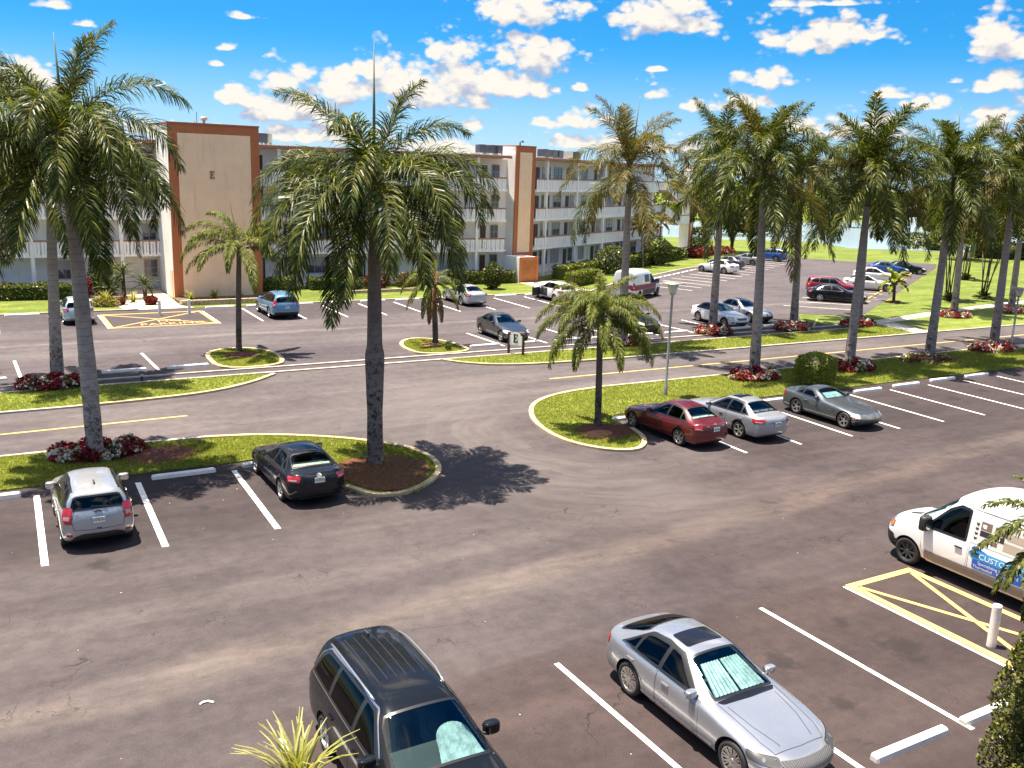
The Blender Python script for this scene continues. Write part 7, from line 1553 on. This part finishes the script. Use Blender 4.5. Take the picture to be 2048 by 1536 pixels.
# 14 red and white van
sp = finish(van(5.9, 2.04, 2.45, cabin='cabin_grey'), (.36, .17), (.10, .08)); X = lambda s: sp['L']/2-s; pan = []
mat('livery_red', (.24, .02, .03), .35); mat('livery_black', (.02, .018, .02), .35)
for s_ in (1, -1):
    pan += [('livery_band', SIDE[s_], [(X(1.5), .84), (X(5.86), .84), (X(5.86), 1.28), (X(1.5), 1.18)], 'livery_red', .010), ('livery_band', SIDE[s_], [(X(1.52), .42), (X(4.2), .42), (X(4.2), .82), (X(1.52), .82)], 'livery_black', .010), ('side_window', SIDE[s_], rpoly([(X(2.85), 1.38), (X(3.75), 1.38), (X(3.75), 1.98), (X(2.85), 1.98)], .05), 'gloss_black', .008), ('livery_band', SIDE[s_], rpoly([(X(3.15), 1.55), (X(3.45), 1.55), (X(3.45), 1.82), (X(3.15), 1.82)], .12), 'livery_red', .012)]
pan += [('front_bumper', FRONT, rpoly([(-.98, .32), (.98, .32), (.98, .74), (-.98, .74)], .08), 'plastic_black', .012), ('rear_door', REAR, rpoly([(-.86, .40), (-.02, .40), (-.02, 2.2), (-.80, 2.2)], .06), 'graphic_white', .008), ('rear_door', REAR, rpoly([(.02, .40), (.86, .40), (.80, 2.2), (.02, 2.2)], .06), 'graphic_white', .008), ('livery_band', REAR, [(-.86, .95), (.86, .95), (.86, 1.24), (-.86, 1.24)], 'livery_red', .014)]
sp['panels'] = pan; sp['g']['sg'] = 'glass_tint'
c14, _s = build_car('ambulance_van', sp, PT['white_car'], 'white high roof van with red band parked along the right wing', 'van')
u = V3(cos(WA), sin(WA), 0); q = V3(46.61, 59.93, 0)+u*1.55+V3(-sin(WA), cos(WA), 0)*.95; place(c14, q.x, q.y, 29)
# 10 blue SUV
sp = finish(suv(4.83, 1.91, 1.67, .37, 2.81, .92, tz=1.02, ts=(.10, .22), ta=30, plz=.80, spokes=7, style='thin'), (.36, .16), (.15, .13)); X = lambda s: sp['L']/2-s
sp['panels'] = [('bumper_trim', REAR, rpoly([(-.80, .27), (.80, .27), (.78, .50), (-.78, .50)], .06), 'plastic_black', .008), ('grille', FRONT, rpoly([(-.42, .60), (.42, .60), (.45, .84), (-.45, .84)], .05), 'grille_mesh', .006)]
sp['blocks'] = [('garnish', REAR, rpoly([(-.62, .96), (.62, .96), (.62, .985), (-.62, .985)], .012), 'chrome', .012), ('garnish', REAR, rpoly([(-.76, .51), (.76, .51), (.76, .54), (-.76, .54)], .012), 'chrome', .012)]
c10, _s = build_car('suv', sp, PT['blue_light'], 'light blue SUV seen from behind, right of the first tower', 'SUV'); place(c10, 17.05, 60.85, 90)
# 9 pale blue car behind the palm trunks
sp = finish(suv(4.3, 1.76, 1.56, .32, 2.6, .86, tz=.92, ts=(.20, .09), ta=34, plz=.80, spokes=5), (.36, .16), (.18, .13))
c9, _s = build_car('hatchback', sp, PT['blue_ice'], 'pale blue hatchback half hidden behind the left palm trunks', 'hatchback'); place(c9, 4.95, 62.1, 90)
# 22 red SUV
c22 = copy_car(c10, 'red SUV between the black sedan and a white car beside the sloping lawn', PT['blue_light'], PT['red'])
# 13 dark grey sedan and its kin
sp = finish(sedan(4.55, 1.78, 1.44, .32, 2.70, .88, spokes=5, style='star'), (.42, .16), (.22, .14)); X = lambda s: sp['L']/2-s
sp['panels'] = [('lower_grille', FRONT, rpoly([(-.5, .28), (.5, .28), (.6, .48), (-.6, .48)], .06), 'plastic_black', .008), ('grille', FRONT, rpoly([(-.36, .60), (.36, .60), (.36, .67), (-.36, .67)], .02), 'grille_mesh', .008)]
c13, _s = build_car('sedan', sp, PT['grey_dark'], 'dark grey sedan with bright hood behind the letter sign', 'sedan'); place(c13, 27.3, 48.35, -92)
# 16 white sedan by the road
sp = finish(sedan(4.80, 1.83, 1.475, .33, 2.73, .95, spokes=10, style='thin', shade=[(-.95, -.1), (.1, .95)]), (.38, .15), (.22, .14)); X = lambda s: sp['L']/2-s
sp['panels'] = [('lower_grille', FRONT, rpoly([(-.5, .30), (.5, .30), (.55, .42), (-.55, .42)], .04), 'plastic_black', .008), ('grille', FRONT, rpoly([(-.40, .56), (.40, .56), (.44, .68), (-.44, .68)], .04), 'grille_mesh', .008), ('fog_light', FRONT, rpoly([(-.80, .36), (-.62, .36), (-.62, .44), (-.80, .44)], .03), 'plastic_black', .008), ('fog_light', FRONT, rpoly([(.62, .36), (.80, .36), (.80, .44), (.62, .44)], .03), 'plastic_black', .008)]
sp['blocks'] = [('grille_bar', FRONT, [(-.40, .605), (.40, .605), (.40, .618), (-.40, .618)], 'chrome', .016)]
c16, _s = build_car('sedan', sp, PT['white_car'], 'white sedan facing the road, its flank crossed by a royal palm trunk', 'sedan'); place(c16, 44.55, 48.2, -91)
# 17 silver newer sedan
sp = finish(sedan(4.88, 1.84, 1.45, .34, 2.82, .96, spokes=5, style='pair', hs=(.24, .06)), (.40, .15), (.22, .14)); X = lambda s: sp['L']/2-s
sp['panels'] = [('lower_grille', FRONT, rpoly([(-.82, .24), (.82, .24), (.70, .52), (-.70, .52)], .06), 'plastic_black', .008), ('grille', FRONT, rpoly([(-.46, .58), (.46, .58), (.50, .66), (-.50, .66)], .03), 'grille_mesh', .008), ('sunroof', TOP, rpoly([(X(2.5), -.5), (X(3.5), -.48), (X(3.5), .48), (X(2.5), .5)], .05), 'gloss_black', .004)]
sp['blocks'] = [('grille_bar', FRONT, [(-.70, .535), (.70, .535), (.70, .55), (-.70, .55)], 'chrome', .014), ('emblem', FRONT, ring(16, 0, .615, .085, .055, 0), 'chrome', .018)]
c17, _s = build_car('sedan', sp, PT['silver'], 'silver sedan with black roof facing the road, right of the white sedan', 'sedan'); place(c17, 47.85, 49.3, -91)
# 11 pale silver sedan, 12 white car with the open door
sp = finish(sedan(5.05, 1.85, 1.49, .335, 2.81, 1.02, spokes=5, style='wide', ts=(.17, .10), tz=.88, plz=.62), (.36, .15), (.20, .14))
c11, _s = build_car('sedan', sp, PT['silver_pale'], 'pale silver sedan nosed toward the left wing behind the small drooping palm', 'sedan'); place(c11, 31.8, 62.5, 90)
sp = finish(suv(4.48, 1.75, 1.50, .315, 2.70, .92, tz=.86, ts=(.22, .075), ta=36, plz=.78, spokes=5, open_door=(1, 0)), (.40, .16), (.20, .14))
c12, s12 = build_car('hatchback', sp, PT['white_car'], 'white hatchback with its driver door swung open by the chute tower', 'hatchback')
d = sp['doors'][0]; mb = MB(); s12.panel(mb, SIDE[1], rpoly(d, .05), .004, 16, 8, 0); o = mb.build('door_opening', ['cabin_dark'], c12)
hx = max(p[0] for p in d); hinge = empty('open_door', (hx, .86, 0), radians(-62), c12); mb = MB(); mb.prism([(0, 0), (-1.05, .0), (-1.05, .12), (0, .12)], .36, .98, 1, 0); mb.build('door_panel', ['cabin_dark', 'plastic_black'], hinge)
mb = MB(); mb.tube([(-.02, .05, .98), (-.45, .0, 1.36), (-1.0, -.02, 1.38), (-1.05, .05, .98)], .035, 6); mb.build('window_frame', ['seal'], hinge)
place(c12, 39.6, 62.1, 91)
# far row cars share those shapes
c15 = copy_car(c13, 'dark green black sedan mostly hidden behind the queen palm fronds', PT['grey_dark'], PT['green_black']); place(c15, 37.1, 48.3, -91)
c27 = copy_car(c13, 'dark gold sedan cut by the left frame edge in the rear lot', PT['grey_dark'], PT['gold_dark']); place(c27, -.62, 48.15, -90)
def nose_to_wing(c, px, py, hd=113, off=1.0):
    p = at(px, py); place(c, p.x, p.y, hd)
p1, p2 = at(1404, 543), at(1458, 550)
c18 = copy_car(c16, 'white sedan parked side on to the view near the end of the right wing', None); m = (p1+p2)/2; place(c18, m.x+.75, m.y+.55, 108)
c19 = copy_car(c13, 'dark grey sedan just beyond the far white sedan by the right wing', PT['grey_dark'], PT['grey_dark']); place(c19, m.x+5.7, m.y+4.6, 112)
c20 = copy_car(c17, 'silver car behind the dark grey one near the lot end', None); place(c20, m.x+11.0, m.y+7.2, 114)
c21 = copy_car(c10, 'deep blue SUV farthest along the right wing row', PT['blue_light'], PT['blue']); place(c21, m.x+18.2, m.y+10.6, 116)
sp = finish(sedan(5.05, 1.88, 1.48, .35, 3.0, .95, spokes=7, style='wide'), (.40, .16), (.22, .14)); sp['g']['trim'] = 'chrome'
sp['blocks'] = [('flank_strip', SIDE[s_], [(-1.6, .55), (1.35, .55), (1.35, .575), (-1.6, .575)], 'chrome', .012) for s_ in (1, -1)]
c23, _s = build_car('sedan', sp, PT['black'], 'black sedan with chrome side strip, nearest in the row along the sloping lawn', 'sedan')
def lawn_row(c, px, py, hd=-43): p = at(px, py); place(c, p.x, p.y, hd)
lawn_row(c23, 1672, 603); lawn_row(c22, 1665, 590, -43)
c24 = copy_car(c17, 'white sedan with dark wheels between the red SUV and the low lawn palm', PT['silver'], PT['white_car']); lawn_row(c24, 1737, 580)
c25 = copy_car(c16, 'second white sedan behind the first in the row along the sloping lawn', None); lawn_row(c25, 1752, 563)
c26 = copy_car(c13, 'bright blue sedan far along the sloping lawn row', PT['grey_dark'], PT['blue']); lawn_row(c26, 1775, 548)
c28 = copy_car(c13, 'black sedan at the far end of the sloping lawn row behind the low palm', PT['grey_dark'], PT['black']); lawn_row(c28, 1810, 547)
